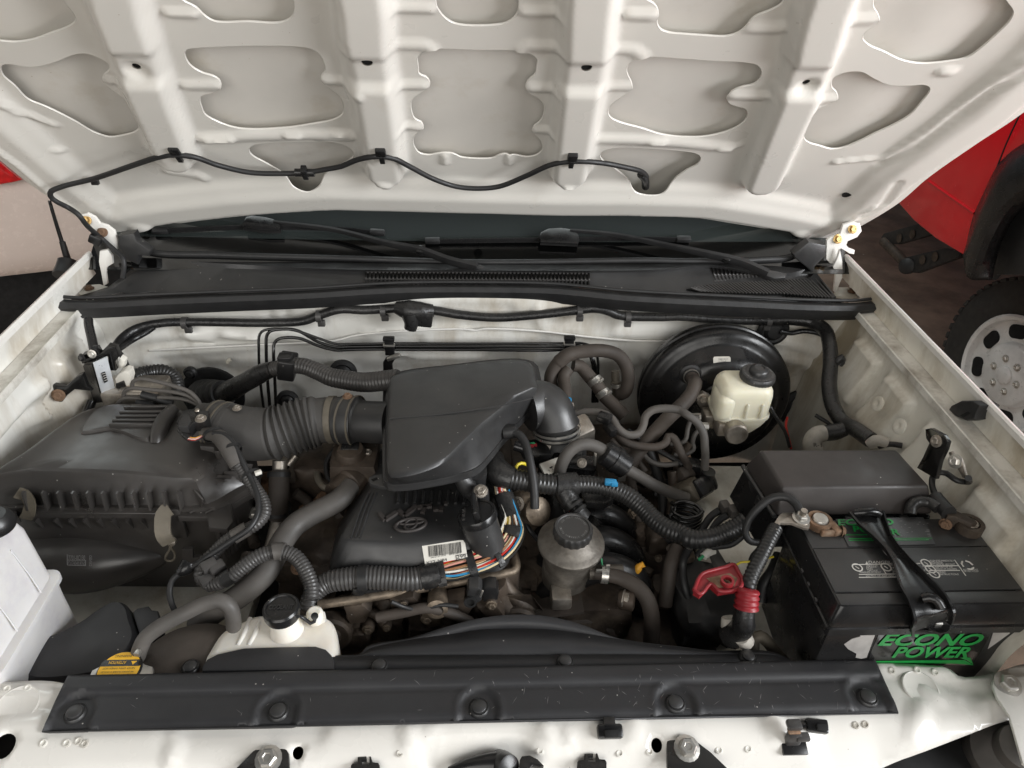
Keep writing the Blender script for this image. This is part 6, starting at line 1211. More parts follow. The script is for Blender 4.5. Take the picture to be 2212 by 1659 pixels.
# ================================================================== brake booster and master cylinder
bo = thing('brake_booster', 'big round gloss black brake booster on the firewall', 'brake booster')
bcn = py(B3(215, 1262), .575); bax = Vector((-.05, -1, .10)).normalized()
lathe('booster_shell', [(.10, -.05), (.135, -.045), (.1440, -.030), (.1465, -.020), (.1465, -.012), (.1435, -.010), (.1435, -.004), (.1455, -.002), (.1455, .006), (.141, .012), (.132, .016), (.124, .017), (.118, .022), (.110, .040), (.098, .052), (.085, .056), (.060, .057), (.057, .062), (.035, .064), (0, .064)], bcn, bax, boostb, bo, 72)
Mb = axes(bcn, bax); 
lp = lambda x, y: pn(B3(x, y), bcn+bax*.0485, bax)
prism('white_label', [lp(*p) for p in ((214,1018),(222,1010),(318,1008),(326,1016),(326,1040),(318,1048),(222,1054),(215,1048))], .002, label, bo); text('lettering', '78JE 2C3', lp(246,1031), lp(305,1028), lp(246,1019), printg, bo); text('lettering', '1-25-E', lp(250,1043), lp(298,1041), lp(250,1033), printg, bo)
vc = pn(B3(62, 1110), bcn+bax*.052, bax); lathe('check_valve', [(.020, 0), (.020, .008), (.016, .010), (.014, .016)], vc, bax, rubber, bo, 24)
vh = thing('vacuum_hose', 'brown vacuum hose running diagonally down from the brake booster', 'hose')
tube('hose_body', [vc+bax*.010, vc+bax*.022+Vector((.003, 0, -.004))]+my(B3, (95,1190,.475), (70,1250,.46), (0,1330,.44))+my(B2, (2120,1390,.43), (2000,1520,.41), (1890,1660,.385), (1830,1760,.37)), .0125, hoseb, vh, 16)
ring_clamp('hose_clamp', vc+bax*.014, bax, .0135, .006, steel, vh)
mc = thing('master_cylinder', 'aluminium brake master cylinder with cream fluid reservoir and black cap', 'master cylinder')
rcn = py(B3(385, 1290), .455)
def rr_(k, z, sx=.094, sy=.072): return rrect(rcn.x, rcn.y, sx*k, sy*k, .020*k, rcn.z+z, 6)
loft('reservoir', [rr_(.55, -.060), rr_(.70, -.050), rr_(.88, -.036), rr_(.97, -.026), rr_(.99, -.019), rr_(1.05, -.0175), rr_(1.05, -.0125), rr_(.985, -.011), rr_(.985, .026), rr_(.95, .036), rr_(.86, .043), rr_(.70, .046)], cream, mc, 45)
for dx in (-.012, .014): box('reservoir_rib', rcn+Vector((dx+.012, -.0365, .004)), (.005, .006, .03), cream, mc, .002)
box('reservoir_step', rcn+Vector((-.035, -.012, .006)), (.030, .055, .050), cream, mc, .012, seg=4)
capc = rcn+Vector((.021, .004, .044)); cax = Vector((.02, -.04, 1)).normalized()
lathe('reservoir_neck', [(.023, -.006), (.023, .006)], capc, cax, cream, mc, 24)
lathe('cap', [(.0285, .000), (.0300, .003), (.0300, .009), (.0275, .0125), (.0165, .0140), (.0160, .019), (.0135, .0225), (.0085, .024), (.008, .0225), (0, .0228)], capc, cax, blk, mc, 96, lobes=(32, .012, .0285))
Mx = axes(capc+cax*.0134, cax)
for i, ch_ in enumerate('USE ONLY BRAKE FLUID FROM A SEALED CONTAINER CLEAN CAP BEFORE REMOVING'):
    if ch_ == ' ': continue
    a = 2.2-i*.088; c = Mx @ Vector((.0225*cos(a), .0225*sin(a), 0)); rd = Mx.to_3x3() @ Vector((cos(a), sin(a), 0)); tg_ = Mx.to_3x3() @ Vector((sin(a), -cos(a), 0)); text('lettering', ch_, c-tg_*.0008, c+tg_*.0008, c-tg_*.0008+rd*.0030, printg, mc, lift=.0006)
cyl = py(B3(340, 1480), .44); cylf = py(B3(362, 1500), .40)
lathe('cylinder_body', [(.016, -.10), (.017, -.02), (.019, -.012), (.019, 0), (.015, .003), (0, .004)], cylf, bax, alu, mc, 28); lathe('cylinder_plug', [(.0195, -.004), (.0195, .004), (.017, .007), (0, .0075)], cylf, bax, alu, mc, 28)
box('outlet_block', py(B3(290, 1450), .43), (.035, .03, .028), alu, mc, .005); box('outlet_block', py(B3(200, 1400), .46), (.034, .03, .03), alu, mc, .005); lathe('line_nut', [(.007, 0), (.007, .02)], py(B3(180, 1455), .425), (-1, 0, 0), steel, mc, 6); lathe('line_nut', [(.007, 0), (.007, .02)], py(B3(130, 1395), .455), (-1, 0, 0), steel, mc, 6)
prism('mount_flange', [py(B3(*p), .485) for p in ((115,1260),(150,1240),(190,1260),(260,1330),(250,1420),(160,1380),(110,1310))], .008, alu, mc, bevel=.002); bolt(py(B3(147, 1275), .483), bax, .0075, alu, mc, 'nut')
tube('level_lead', my(B3, (548,1318,.44), (575,1325,.435), (600,1370,.43), (640,1430,.425), (680,1500,.42), (705,1590,.41)), .0032, tape, mc, 8); tube('red_wire', my(B3, (690,1400,.47), (680,1450,.45), (690,1500,.44), (715,1600,.43)), .0022, wire['red'], mc, 6)

# ================================================================== right of the engine: hoses, lines, loom
def hose(lab, P, r, m=hoseb, cat='hose', nm='coolant_hose', **k):
    t = thing(nm, lab, cat); tube('hose_body', P, r, m, t, 14, **k); return t
t = hose('thin brown hose snaking up and over in front of the brake booster', mz(B2, (1500,1378,1.11), (1600,1362,1.115), (1690,1372,1.118), (1750,1410,1.115), (1790,1470,1.108), (1850,1510,1.10), (1920,1500,1.10), (1950,1450,1.11), (1965,1390,1.125), (2010,1352,1.135), (2100,1340,1.14), (2190,1355,1.14))+mz(B3, (40,1378,1.14), (110,1430,1.13), (150,1500,1.115), (160,1600,1.09))+mz(C3, (162,470,1.07), (158,560,1.045), (150,640,1.02)), .0068, hoseg, 'hose', 'fuel_hose')
lathe('hose_fitting', [(.009, 0), (.010, .01), (.008, .03), (.012, .032), (.012, .05), (0, .05)], pz(C3(145, 700), 1.0), (.02, .0, 1), blksm, t, 16)
t = hose('thin brown hose dipping in a wide curve below its twin', mz(B2, (1735,1420,1.10), (1775,1500,1.095), (1830,1555,1.09), (1920,1582,1.085), (2030,1588,1.085), (2095,1560,1.09), (2110,1520,1.095), (2140,1525,1.095), (2170,1570,1.085), (2200,1640,1.07))+mz(C3, (40,500,1.05), (60,560,1.03)), .0068, hoseb, 'hose', 'fuel_hose')
box('hose_clip', pz(B2(1700, 1400), 1.122), (.024, .018, .014), blksm, t, .003, rot(0, 0, -30)); box('hose_clip', pz(B2(1735, 1470), 1.108), (.014, .030, .016), blksm, t, .003, rot(0, 0, 20))
pv = thing('purge_hose', 'grey vent hose with a black inline valve right of the throttle', 'hose')
tube('hose_body', mz(C2, (1405,600,1.085), (1425,520,1.105), (1470,440,1.125), (1530,395,1.135), (1600,388,1.135), (1660,408,1.13), (1700,432,1.125)), .0098, hoseg, pv, 16)
tube('hose_body', mz(C2, (1840,545,1.10), (1920,590,1.088), (2020,650,1.07), (2120,695,1.055), (2230,735,1.04)), .0095, hoseg, pv, 16)
va = pz(C2(1690, 432), 1.124); vb = pz(C2(1855, 545), 1.098); d_ = vb-va
lathe('inline_valve', [(.010, 0), (.016, .001), (.020, .004), (.020, d_.length*.40), (.022, d_.length*.42), (.022, d_.length*.56), (.020, d_.length*.58), (.020, d_.length*.9), (.014, d_.length*.97), (.010, d_.length)], va, d_, blksm, pv, 28)
box('valve_clip', pz(C2(1640, 480), 1.10), (.004, .012, .022), steel, pv, .001); box('valve_clip', pz(C2(1815, 595), 1.08), (.012, .004, .018), steel, pv, .001)
ml = thing('engine_bay_loom', 'black ribbed wiring loom sweeping from the resonator to the fuse box', 'wiring harness')
tube('loom_tape', mz(C2, (1000,470,1.115), (990,530,1.118), (1040,585,1.118), (1110,612,1.116)), [.014, .019, .021, .018], tape, ml, 16)
tube('loom_tube', mz(C2, (1090,608,1.116), (1200,625,1.112), (1300,640,1.108), (1400,652,1.104)), .0165, corrb, ml, 16, pitch=.006, depth=.10)
tube('loom_tape', mz(C2, (1390,650,1.104), (1450,650,1.103), (1520,645,1.102)), .019, tape, ml, 16)
tube('loom_body', mz(C2, (1500,645,1.102), (1620,648,1.10), (1750,675,1.096), (1850,720,1.09), (1950,800,1.082), (2030,880,1.078), (2110,935,1.078), (2200,968,1.08))+mz(C3, (60,992,1.082), (150,998,1.085), (260,972,1.09), (360,925,1.10), (430,880,1.11)), .0145, corrb, ml, 16, pitch=.0058, depth=.08)
tube('loom_branch', mz(C2, (1440,665,1.10), (1460,720,1.092), (1510,800,1.08), (1570,870,1.068)), [.018, .016, .0145, .014], tape, ml, 14)
for i in range(3): tube('branch_rib', mz(C2, (1470+i*25,745+i*34,1.088), (1482+i*25,760+i*34,1.086)), .0165, corrb, ml, 14)
box('blue_clip', pz(C2(1740, 632), 1.115), (.018, .010, .008), wire['blue'], ml, .002, rot(0, 0, -8)); box('blue_clip', pz(C2(1765, 645), 1.115), (.010, .006, .006), wire['blue'], ml, .001)
tube('white_wire', mz(C2, (1425,730,1.088), (1435,770,1.082), (1450,825,1.07)), .0022, wire['white'], ml, 6); tube('yellow_wire', mz(C2, (1125,560,1.118), (1140,520,1.122), (1170,508,1.122), (1200,520,1.115)), .0026, wire['yellow'], ml, 8)
for i, k in enumerate(('red', 'white', 'pink', 'cream')): tube('wire', mz(C2, (1030+i*9,690,1.106), (1032+i*9,640,1.112), (1045+i*8,605,1.118)), .0026, wire[k], ml, 6)
# intake manifold runners
im = thing('intake_manifold', 'black plastic intake manifold runners behind the power steering reservoir', 'intake manifold')
for i in range(4):
    tube('runner', [Vector((.10, .17+i*.055, .96)), Vector((.15, .175+i*.055, 1.005)), Vector((.195, .18+i*.055, 1.015)), Vector((.235, .18+i*.055, .99)), Vector((.255, .18+i*.055, .93)), Vector((.25, .18+i*.055, .84))], .022, blksm, im, 18)
lathe('plenum', [(.05, -.13), (.055, -.12), (.055, .12), (.05, .13)], (.16, .30, .98), (0, 1, 0), blksm, im, 24)
tube('manifold_seal', mz(C2, (1560,740,1.055), (1640,760,1.055), (1720,750,1.055), (1755,715,1.06)), .004, tan, im, 8); prism('manifold_flange', [pz(C2(*p), 1.06) for p in ((1540,690),(1750,680),(1760,735),(1700,770),(1580,760))], .012, blksm, im, bevel=.002)
dp = thing('dipstick_handle', 'orange dipstick handle beside the power steering hose', 'dipstick'); tube('handle', mz(C2, (1860,1250,1.0), (1895,1215,1.01), (1935,1165,1.022), (1948,1160,1.022), (1950,1180,1.02)), [.004, .006, .0058, .004], wire['orange'], dp, 10); tube('stick', mz(C2, (1860,1250,1.0), (1850,1300,.97)), .003, steel, dp, 8)
cs2 = thing('coil_spring_line', 'coiled black metal line beside the strut tower', 'brake lines'); sp_ = []
s0 = pz(C3(35, 860), 1.03)
for i in range(70): a = i*.45; sp_.append(s0+Vector((.024*cos(a), .020*sin(a), -.020+.0006*i)))
tube('coil', sp_, .0030, blkglos, cs2, 8, step=.004)
tube('line_tail', mz(C2, (2130,760,1.06), (2160,800,1.05), (2120,850,1.04)), .003, blkglos, cs2, 8)
for lab, pts, r, m in (('thin black metal line behind the brown hoses under the booster', mz(B2, (1850,1480,1.09), (1960,1560,1.07), (2100,1640,1.05), (2200,1700,1.04)), .0045, rubber),
                    ('grey bent metal line left of the master cylinder', mz(B3, (170,1480,1.08), (110,1490,1.08), (80,1560,1.06), (90,1600,1.05), (20,1640,1.04), (-40,1640,1.04)), .004, hoseg),
                    ('grey bent metal line under the master cylinder', mz(B3, (120,1395,1.10), (80,1400,1.10), (50,1470,1.085), (30,1550,1.07), (-60,1570,1.06)), .004, hoseg)): hose(lab, pts, r, m, 'brake line', 'brake_pipe')
fc = thing('wiring_plug_pair', 'pair of grey wiring plugs below the fuse box corner', 'connector')
for dx, dy in ((0, 0), (50, 28)):
    a, b = pz(C3(200+dx, 850+dy), 1.05), pz(C3(310+dx, 775+dy), 1.07); box('plug', (a+b)/2+(b-a)*.3, ((b-a).length*.45, .018, .016), hoseg, fc, .003, axes((0, 0, 0), (0, 0, 1), b-a)); tube('plug_lead', [a+Vector((-.03, -.03, -.03)), a, (a+b)/2], .006, rubber, fc, 8)
lpp = thing('brake_valve', 'cluster of black connectors and brown fittings below the booster', 'valve')
for i, (x, y, s, m) in enumerate(((60,560,.035,blksm), (20,600,.03,hoseb), (100,690,.04,blksm), (30,700,.04,tan), (160,640,.03,blksm), (20,470,.02,rust))): box('valve_piece', pz(C3(x, y), 1.02), (s, s*.8, s*1.3), m, lpp, .006, rot(15*i, 10, 20*i))
lathe('valve_body', [(.03, -.04), (.034, 0), (.03, .02), (.018, .026), (0, .026)], pz(C3(60, 660), .99), (0, 0, 1), baycream, lpp, 20)
# strut tower under the booster, and bay floor panels
st = thing('strut_tower', 'cream painted strut tower top between booster and battery', 'panel')
def st_h(P): return .03*(1-ss(.03, .09, np.linalg.norm(P-np.array((.36, .33)), axis=1)))+.004*np.sin(P[:, 0]*60)*np.sin(P[:, 1]*50)
panel('tower_panel', [(.345, .02), (.66, .02), (.66, .47), (.40, .47), (.375, .40), (.36, .25), (.35, .12)], [], .012, st_h, lambda u, w, h: Vector((u, w, .955+h-.5*max(0, .38-u))), baycream, st)
sb = thing('added_dark_lump', 'dark lump added to darken the gap deep between engine and battery', 'dark_filler'); blob('lump_body', pz(C3(170, 1420), .955), (.10, .12, .07), rubber, sb, 4)  # added lump, only there to darken the pale tower panel
hk2 = thing('tow_hook_tube', 'cream painted bent tube beside the battery front', 'tube'); tube('tube_body', mz(D3, (470,470,1.0), (475,410,1.012), (510,385,1.018), (550,410,1.014), (600,470,1.0), (660,540,.985)), .0085, tan, hk2, 12)
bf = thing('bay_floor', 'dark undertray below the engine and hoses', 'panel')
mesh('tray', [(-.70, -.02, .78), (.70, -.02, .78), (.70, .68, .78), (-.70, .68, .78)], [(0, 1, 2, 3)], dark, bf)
li = thing('inner_fender_shelf', 'cream painted shelf beneath the airbox and snorkel', 'panel'); box('shelf', (-.54, .17, .86), (.34, .30, .03), baycream, li, .008)

# ================================================================== left of the engine: radiator hose, loom, heater pipe
rh = thing('upper_radiator_hose', 'fat grey brown radiator hose curving from the engine to the radiator', 'hose')
tube('hose_body', mz(C2, (60,660,1.075), (0,740,1.075))+mz(C1, (2130,775,1.072), (2000,840,1.068), (1900,905,1.064), (1830,990,1.06), (1775,1090,1.055), (1710,1210,1.045), (1620,1300,1.035), (1500,1390,1.02), (1370,1470,1.0), (1270,1560,.975)), .0168, hoseg, rh, 20)
wp = thing('thermostat_housing', 'dirty cast thermostat housing where the radiator hose starts', 'housing')
lathe('housing_neck', [(.024, -.03), (.026, 0), (.022, .004), (.020, .03)], pz(C2(50, 640), 1.07), (-.5, -.8, 0), alud, wp, 20); blob('housing_body', pz(C2(110, 560), 1.06), (.075, .075, .085), alud, wp, 12, .06); lathe('sensor_cap', [(.024, 0), (.025, .02), (.020, .03), (0, .032)], pz(C2(80, 500), 1.085), (0, -.1, 1), alud, wp, 20)
for x, y in ((30, 470), (120, 470), (180, 450)): bolt(pz(C2(x, y), 1.10), (0, -.1, 1), .007, alu, wp)
box('black_plug', pz(C2(70, 430), 1.105), (.03, .022, .025), blksm, wp, .004)
hp_ = thing('heater_pipe', 'vertical dusty hose with metal pipe beside the airbox', 'hose')
tube('hose_body', mz(C1, (1795,560,1.06), (1795,650,1.045), (1790,760,1.025), (1780,860,1.0)), .0165, hoseb, hp_, 16); tube('metal_pipe', mz(C1, (1790,850,1.0), (1765,950,.985), (1730,1080,.965)), .010, alu, hp_, 12); tube('metal_pipe', mz(C1, (1800,490,1.075), (1798,560,1.06)), .012, alu, hp_, 12); tube('metal_pipe', mz(C1, (1900,460,1.07), (1850,520,1.06)), .007, alu, hp_, 10)
ring_clamp('hose_clamp', pz(C1(1793, 585), 1.057), (0, -.3, -.3), .0172, .008, rubber, hp_); ring_clamp('hose_clamp', pz(C1(1783, 850), 1.003), (0, -.3, -.3), .0172, .008, rubber, hp_)
sl = thing('sensor_loom', 'grey corrugated loom draped down the airbox corner with zip ties', 'wiring harness')
P_ = mz(C1, (1310,320,1.150), (1380,325,1.152), (1440,370,1.150), (1490,450,1.140), (1530,520,1.128))
tube('loom_tape', P_, [.0095, .011, .013, .013, .012], hoseg, sl, 14)
tube('loom_tube', mz(C1, (1520,500,1.132), (1580,580,1.118), (1640,670,1.106), (1690,750,1.096), (1700,830,1.088), (1660,890,1.082), (1580,940,1.076), (1490,985,1.070), (1420,1040,1.062), (1365,1100,1.054)), .0098, corr, sl, 14, pitch=.0046, depth=.12)
tube('loom_tape', mz(C1, (1590,930,1.078), (1540,960,1.075), (1500,985,1.072)), .0112, hoseg, sl, 12); tube('loom_tape', mz(C1, (1375,1090,1.056), (1330,1150,1.05), (1300,1220,1.044), (1320,1280,1.038)), [.010, .013, .012, .011], corr, sl, 14, pitch=.005, depth=.1)
tube('thin_lead', mz(C1, (1370,315,1.160), (1450,330,1.160), (1510,400,1.150), (1560,500,1.136), (1620,620,1.118), (1660,740,1.106), (1655,840,1.097), (1600,930,1.088), (1500,1000,1.078), (1380,1080,1.066), (1260,1160,1.056), (1170,1210,1.048), (1110,1260,1.04), (1090,1330,1.03), (1100,1400,1.02), (1130,1470,1.0)), .0042, rubber, sl, 8)
for x, y, z in ((1370, 325, 1.152), (1490, 425, 1.142), (1620, 590, 1.115)): c = pz(C1(x, y), z); ring_clamp('zip_tie', c, (.6, -1, -.4), .0142, .005, rubber, sl)
box('tie_head', pz(C1(1660, 570), 1.125), (.010, .006, .006), label, sl, .001, rot(0, 0, 30))
for x, y, z in ((1345, 1170, 1.06), (1395, 1180, 1.058), (1335, 1260, 1.048)): box('loom_clip', pz(C1(x, y), z), (.022, .016, .014), corr, sl, .003, rot(10, 0, 40))
tube('plug', mz(C1, (1215,1160,1.052), (1190,1190,1.05), (1150,1215,1.046)), [.012, .011, .006], blksm, sl, 12); 
t2 = thing('branch_loom', 'ribbed wiring branch arching over the fat radiator hose', 'wiring harness')
tube('loom_tube', mz(C1, (1340,1290,1.04), (1400,1280,1.045), (1480,1240,1.055), (1570,1170,1.066), (1670,1105,1.075), (1790,1075,1.078), (1890,1105,1.074), (1960,1190,1.066), (2000,1290,1.055), (2000,1390,1.045)), .0108, corr, t2, 14, pitch=.0048, depth=.12)
tube('loom_tape', mz(C1, (1755,1080,1.079), (1790,1073,1.079), (1825,1080,1.078)), .0128, hoseg, t2, 12); tube('loom_tape', mz(C1, (1440,1262,1.05), (1500,1225,1.058)), .0115, corrb, t2, 12)
am = thing('accessory_bracket', 'rusty brown castings and brackets between airbox and engine cover', 'bracket')
for i, (x, y, z, s, m) in enumerate(((2080,560,1.02,.08,alud), (2000,640,.99,.07,alud), (2120,1080,.97,.10,alud), (1950,1000,.96,.06,alud), (2060,900,.97,.06,rust), (1700,640,1.0,.03,rust), (2000,1150,.96,.09,alud))): blob('casting', pz(C1(x, y), z), (s, s, s), m, am, 20+i, .10)
tube('dark_ring', [pz(C1(2110+70*cos(a), 560+110*sin(a)), 1.05) for a in np.linspace(0, 5.2, 16)], .006, tan, am, 8); bolt(pz(C1(1700, 605), 1.02), (0, -.3, 1), .008, rust, am); bolt(pz(C1(1640, 830), 1.0), (0, -.3, 1), .008, steel, am)
tube('dark_cable', mz(C1, (2150,420,1.08), (2100,500,1.07), (2110,600,1.06), (2180,660,1.06)), .004, rubber, am, 8)

# ================================================================== washer hose under the hood
wh = thing('washer_hose', 'thin black washer hose clipped in waves under the hood', 'hose')
hz = lambda T, *p: [hpx(T(x, y), h) for x, y, h in p]
tube('hose_body', my(B1, (790,500,.70), (798,420,.705), (790,375,.71), (740,325,.722), (645,240,.728), (560,165,.700), (500,90,.69))+hz(A1, (440,1335,.045), (370,1300,.045), (330,1270,.042), (325,1235,.038), (400,1200,.032), (600,1150,.026), (850,1065,.026), (1030,1008,.028), (1130,996,.030), (1250,1010,.028), (1400,1062,.024), (1600,1108,.022), (1800,1116,.022), (1960,1110,.022), (2100,1088,.022))+hz(A2, (0,1072,.024), (120,1025,.028), (240,1006,.032), (340,1018,.030), (450,1072,.028), (600,1150,.026), (750,1200,.026), (880,1212,.026), (1020,1200,.026), (1200,1130,.026), (1350,1062,.028), (1460,1040,.030), (1560,1038,.030), (1700,1050,.026), (1830,1075,.022), (1930,1100,.016), (1970,1135,.006), (1960,1185,-.006)), .0044, rubber, wh, 10)
for T, x, y, h in ((A1, 1135, 990, .030), (A2, 265, 1000, .032), (A2, 1492, 1030, .032)):
    c = hpx(T(x, y), h); m4 = axes((0, 0, 0), HN, (1, 0, 0)); box('hose_clip', c+HV*.008+HN*-.002, (.016, .016, .012), blksm, wh, .002, m4); box('clip_tail', c-HV*.010+HN*.001, (.008, .018, .006), blksm, wh, .001, m4); prism('clip_slot', [hpx(T(x+dx, y+dy), h-.012) for dx, dy in ((-45,-35),(35,-35),(45,-5),(-20,-5))], .001, dark, wh)
c = hpx(A1(1960, 1110), .022); tube('hose_joint', [c-Vector((.016, 0, 0)), c+Vector((.016, 0, 0))], .0068, blksm, wh, 10); box('joint_clip', c, (.010, .026, .014), blksm, wh, .002, axes((0, 0, 0), HN, (1, 0, 0))); box('hose_clip', hpx(A1(610, 1165), .018), (.012, .008, .012), blksm, wh, .001); tube('hose_elbow', hz(A2, (1935,1120,.010), (1960,1150,.006), (1965,1200,-.004)), .0070, blksm, wh, 10)
box('cable_clip', py(B1(615, 255), .715), (.022, .012, .018), blksm, wh, .003, rot(0, 30, 0))

# ================================================================== neighbours
nc = thing('champagne_car', 'champagne coloured car parked at the left with a red tail lamp', 'car')
NO = Vector((-2.0, 1.95, 0)); ND = Vector((.80, .60, 0)); NNn = Vector((.60, -.80, 0))     # a point on its rear corner, direction along it, outward normal
def cpx(t, d=0.): return pn(t, NO+NNn*d, NNn)
zs = [.26, .30, .36, .42, .55, .70, .84, .88, .92, 1.05, 1.2, 1.35, 1.5]; off = [-.06, -.02, .0, .012, .03, .036, .030, .010, .004, .0, -.02, -.05, -.09]
ss_ = [-2.2+.15*i for i in range(23)]; zb0, zb1 = cpx(B1(0, 530), .0), cpx(B1(380, 490), .0); ub = lambda P: (P-NO).dot(ND)
def zbot(u): t = (u-ub(zb0))/(ub(zb1)-ub(zb0)); return zb0.z+(zb1.z-zb0.z)*max(-1., min(1.6, t))
mesh('body', [NO+ND*u+NNn*(o-.16*max(0, u-.2)**2-.03*u*u)+Vector((0, 0, zbot(u)+(z-.26))) for u in ss_ for z, o in zip(zs, off)], [(i*13+k, i*13+k+1, (i+1)*13+k+1, (i+1)*13+k) for i in range(22) for k in range(12)], champ, nc, 30)
prism('tail_lamp', [cpx(A1(*p), .075) for p in ((-260,940),(-60,1010),(0,1040),(60,1090),(152,1162),(80,1180),(0,1192),(-200,1205))], .08, redlens, nc, bevel=.012)
box('underside', NO+ND*-.6-NNn*.55+Vector((0, 0, .30)), (3.0, .6, .30), dark, nc, .02, axes((0, 0, 0), (0, 0, 1), ND))
lathe('wheel', [(.20, 0), (.30, 0), (.31, .05), (.30, .18), (0, .18)], NO+ND*-.9-NNn*.35+Vector((0, 0, .31)), NNn, tyre, nc, 32)
rtk = thing('red_truck', 'red pickup truck with black wheel flare at the right', 'truck')
RX = 1.78
rp = lambda x, y, T=A3, X=RX: px(T(x, y), X)
bodyp = [rp(*p) for p in ((1330,1230),(1500,1420),(1640,1535),(1825,1645),(1850,1560),(1890,1400),(1960,1240),(2040,1080),(2110,1000),(2212,930),(2500,800),(2500,300),(2200,250),(1800,400),(1300,900))]
prism('body_panel', bodyp, .05, redpaint, rtk, bevel=.01, n=(-1, 0, 0))
e0 = rp(2490, 800)
prism('front_fender', [Vector((RX+.002, y, z)) for y, z in ((e0.y+.02, e0.z-.02), (e0.y+.02, 1.30), (e0.y-.3, 1.30), (-.6, 1.24), (-.75, 1.15), (-.78, .62), (e0.y-.35, .60), (e0.y-.2, .80))], .05, redpaint, rtk, bevel=.01, n=(-1, 0, 0))
box('body_shell', (2.72, 1.9, 1.12), (1.72, 5.2, .42), redpaint, rtk, .06, seg=4)
tube('body_crease', [rp(1600,1165), rp(1750,1270), rp(1895,1370)], .006, redpaint, rtk, 8); tube('door_gap', [rp(2185,740), rp(2110,900), rp(2030,1100)], .003, dark, rtk, 6)
fo_ = [(1890,1400),(1960,1240),(2040,1080),(2110,1000),(2212,930),(2500,800)]; fi_ = [(1830,1660),(1880,1720),(1990,1800),(2000,1700),(2050,1560),(2130,1380),(2212,1250),(2500,1100)]
fl2 = rows('wheel_flare', [[rp(1825,1645), rp(1850,1560)]+[rp(*p) for p in fo_], [rp(*p, A3, RX-.06) for p in ((1835,1690),(1880,1560),(1950,1380),(2040,1210),(2130,1100),(2212,1040),(2500,900))], [rp(*p, A3, RX-.07) for p in ((1860,1790),(1920,1690),(1990,1520),(2070,1360),(2150,1270),(2212,1220),(2500,1100))], [rp(*p, A3, RX-.02) for p in ((2010,1800),(2020,1720),(2060,1560),(2130,1420),(2190,1350),(2260,1300),(2500,1200))]], 40, blksm, rtk, thick=.008, smoothrows=14)
prism('mud_flap', [rp(*p, B3, RX+.02) for p in ((1850,500),(1870,300),(1950,60),(2100,-100),(2500,-200),(2500,480),(2030,480),(2000,515))], .02, rubber, rtk, bevel=.005)
wc = px(B3(2105, 1125), 1.98); wax = Vector((-1, -.08, .03)).normalized()
def tp_(): return [(.15, -.20), (.30, -.20), (.345, -.18), (.362, -.15), (.364, -.10), (.364, -.04), (.352, -.012), (.33, .0), (.27, .006), (.225, .0), (.215, -.01)]
wl = mesh('wheel', [], [], tyre, rtk) if False else lathe('wheel', tp_(), wc, wax, tyre, rtk, 64, closed=True)
Mw = axes(wc, wax)
for k in range(56):
    a = 2*pi*k/56; box('tread_block', Mw @ Vector((.358*cos(a), .358*sin(a), -.034)), (.016, .028, .05), tyre, wl, .004, axes((0, 0, 0), wax) @ rot(0, 0, math.degrees(a)))
lathe('rim', [(.226, -.02), (.228, .004), (.220, .010), (.208, .004), (.203, -.016), (.196, -.020), (.125, -.014), (.118, .004), (.112, .008), (0, .012)], wc, wax, whl, wl, 48)
for k in range(8):
    a = 2*pi*(k+.5)/8; prism('rim_window', rrect(0, 0, .052, .078, .022, 0, 5, Mw @ rot(0, 0, math.degrees(a)) @ Matrix.Translation((.163, 0, -.0125))), .008, dark, wl, n=wax)
for k in range(6): a = 2*pi*k/6; bolt(Mw @ Vector((.062*cos(a), .062*sin(a), .010)), wax, .010, steel, wl, 'wheel_nut')
lathe('hub_ring', [(.034, .010), (.034, .018), (.028, .022), (0, .023)], wc, wax, whl, wl, 24)
stp = thing('side_step', 'black tubular side step with round holes below the red truck', 'side step')
q = lambda x, y: px(B3(x, y), 1.90)
for pl in ([(1290,240),(1310,215),(1540,150),(1640,190),(1610,225),(1400,285),(1320,280)], [(1420,400),(1440,370),(1700,310),(1800,330),(1790,370),(1520,470),(1440,460)]):
    prism('step_plate', [q(*p) for p in pl], .02, rubber, stp, bevel=.004)
tube('step_bar', [q(1310, 265), q(1460, 415)], .022, alud, stp, 14); lathe('bar_end', [(.035, 0), (.035, .02), (.026, .026), (0, .028)], q(1470, 425), (-.8, -.5, .2), rubber, stp, 20)
for x, y in ((1410,245), (1495,220), (1560,385), (1640,365)): lathe('step_hole', [(.020, .0), (.020, .002), (0, .002)], px(B3(x, y), 1.897), (-1, 0, 0), alud, stp, 20)
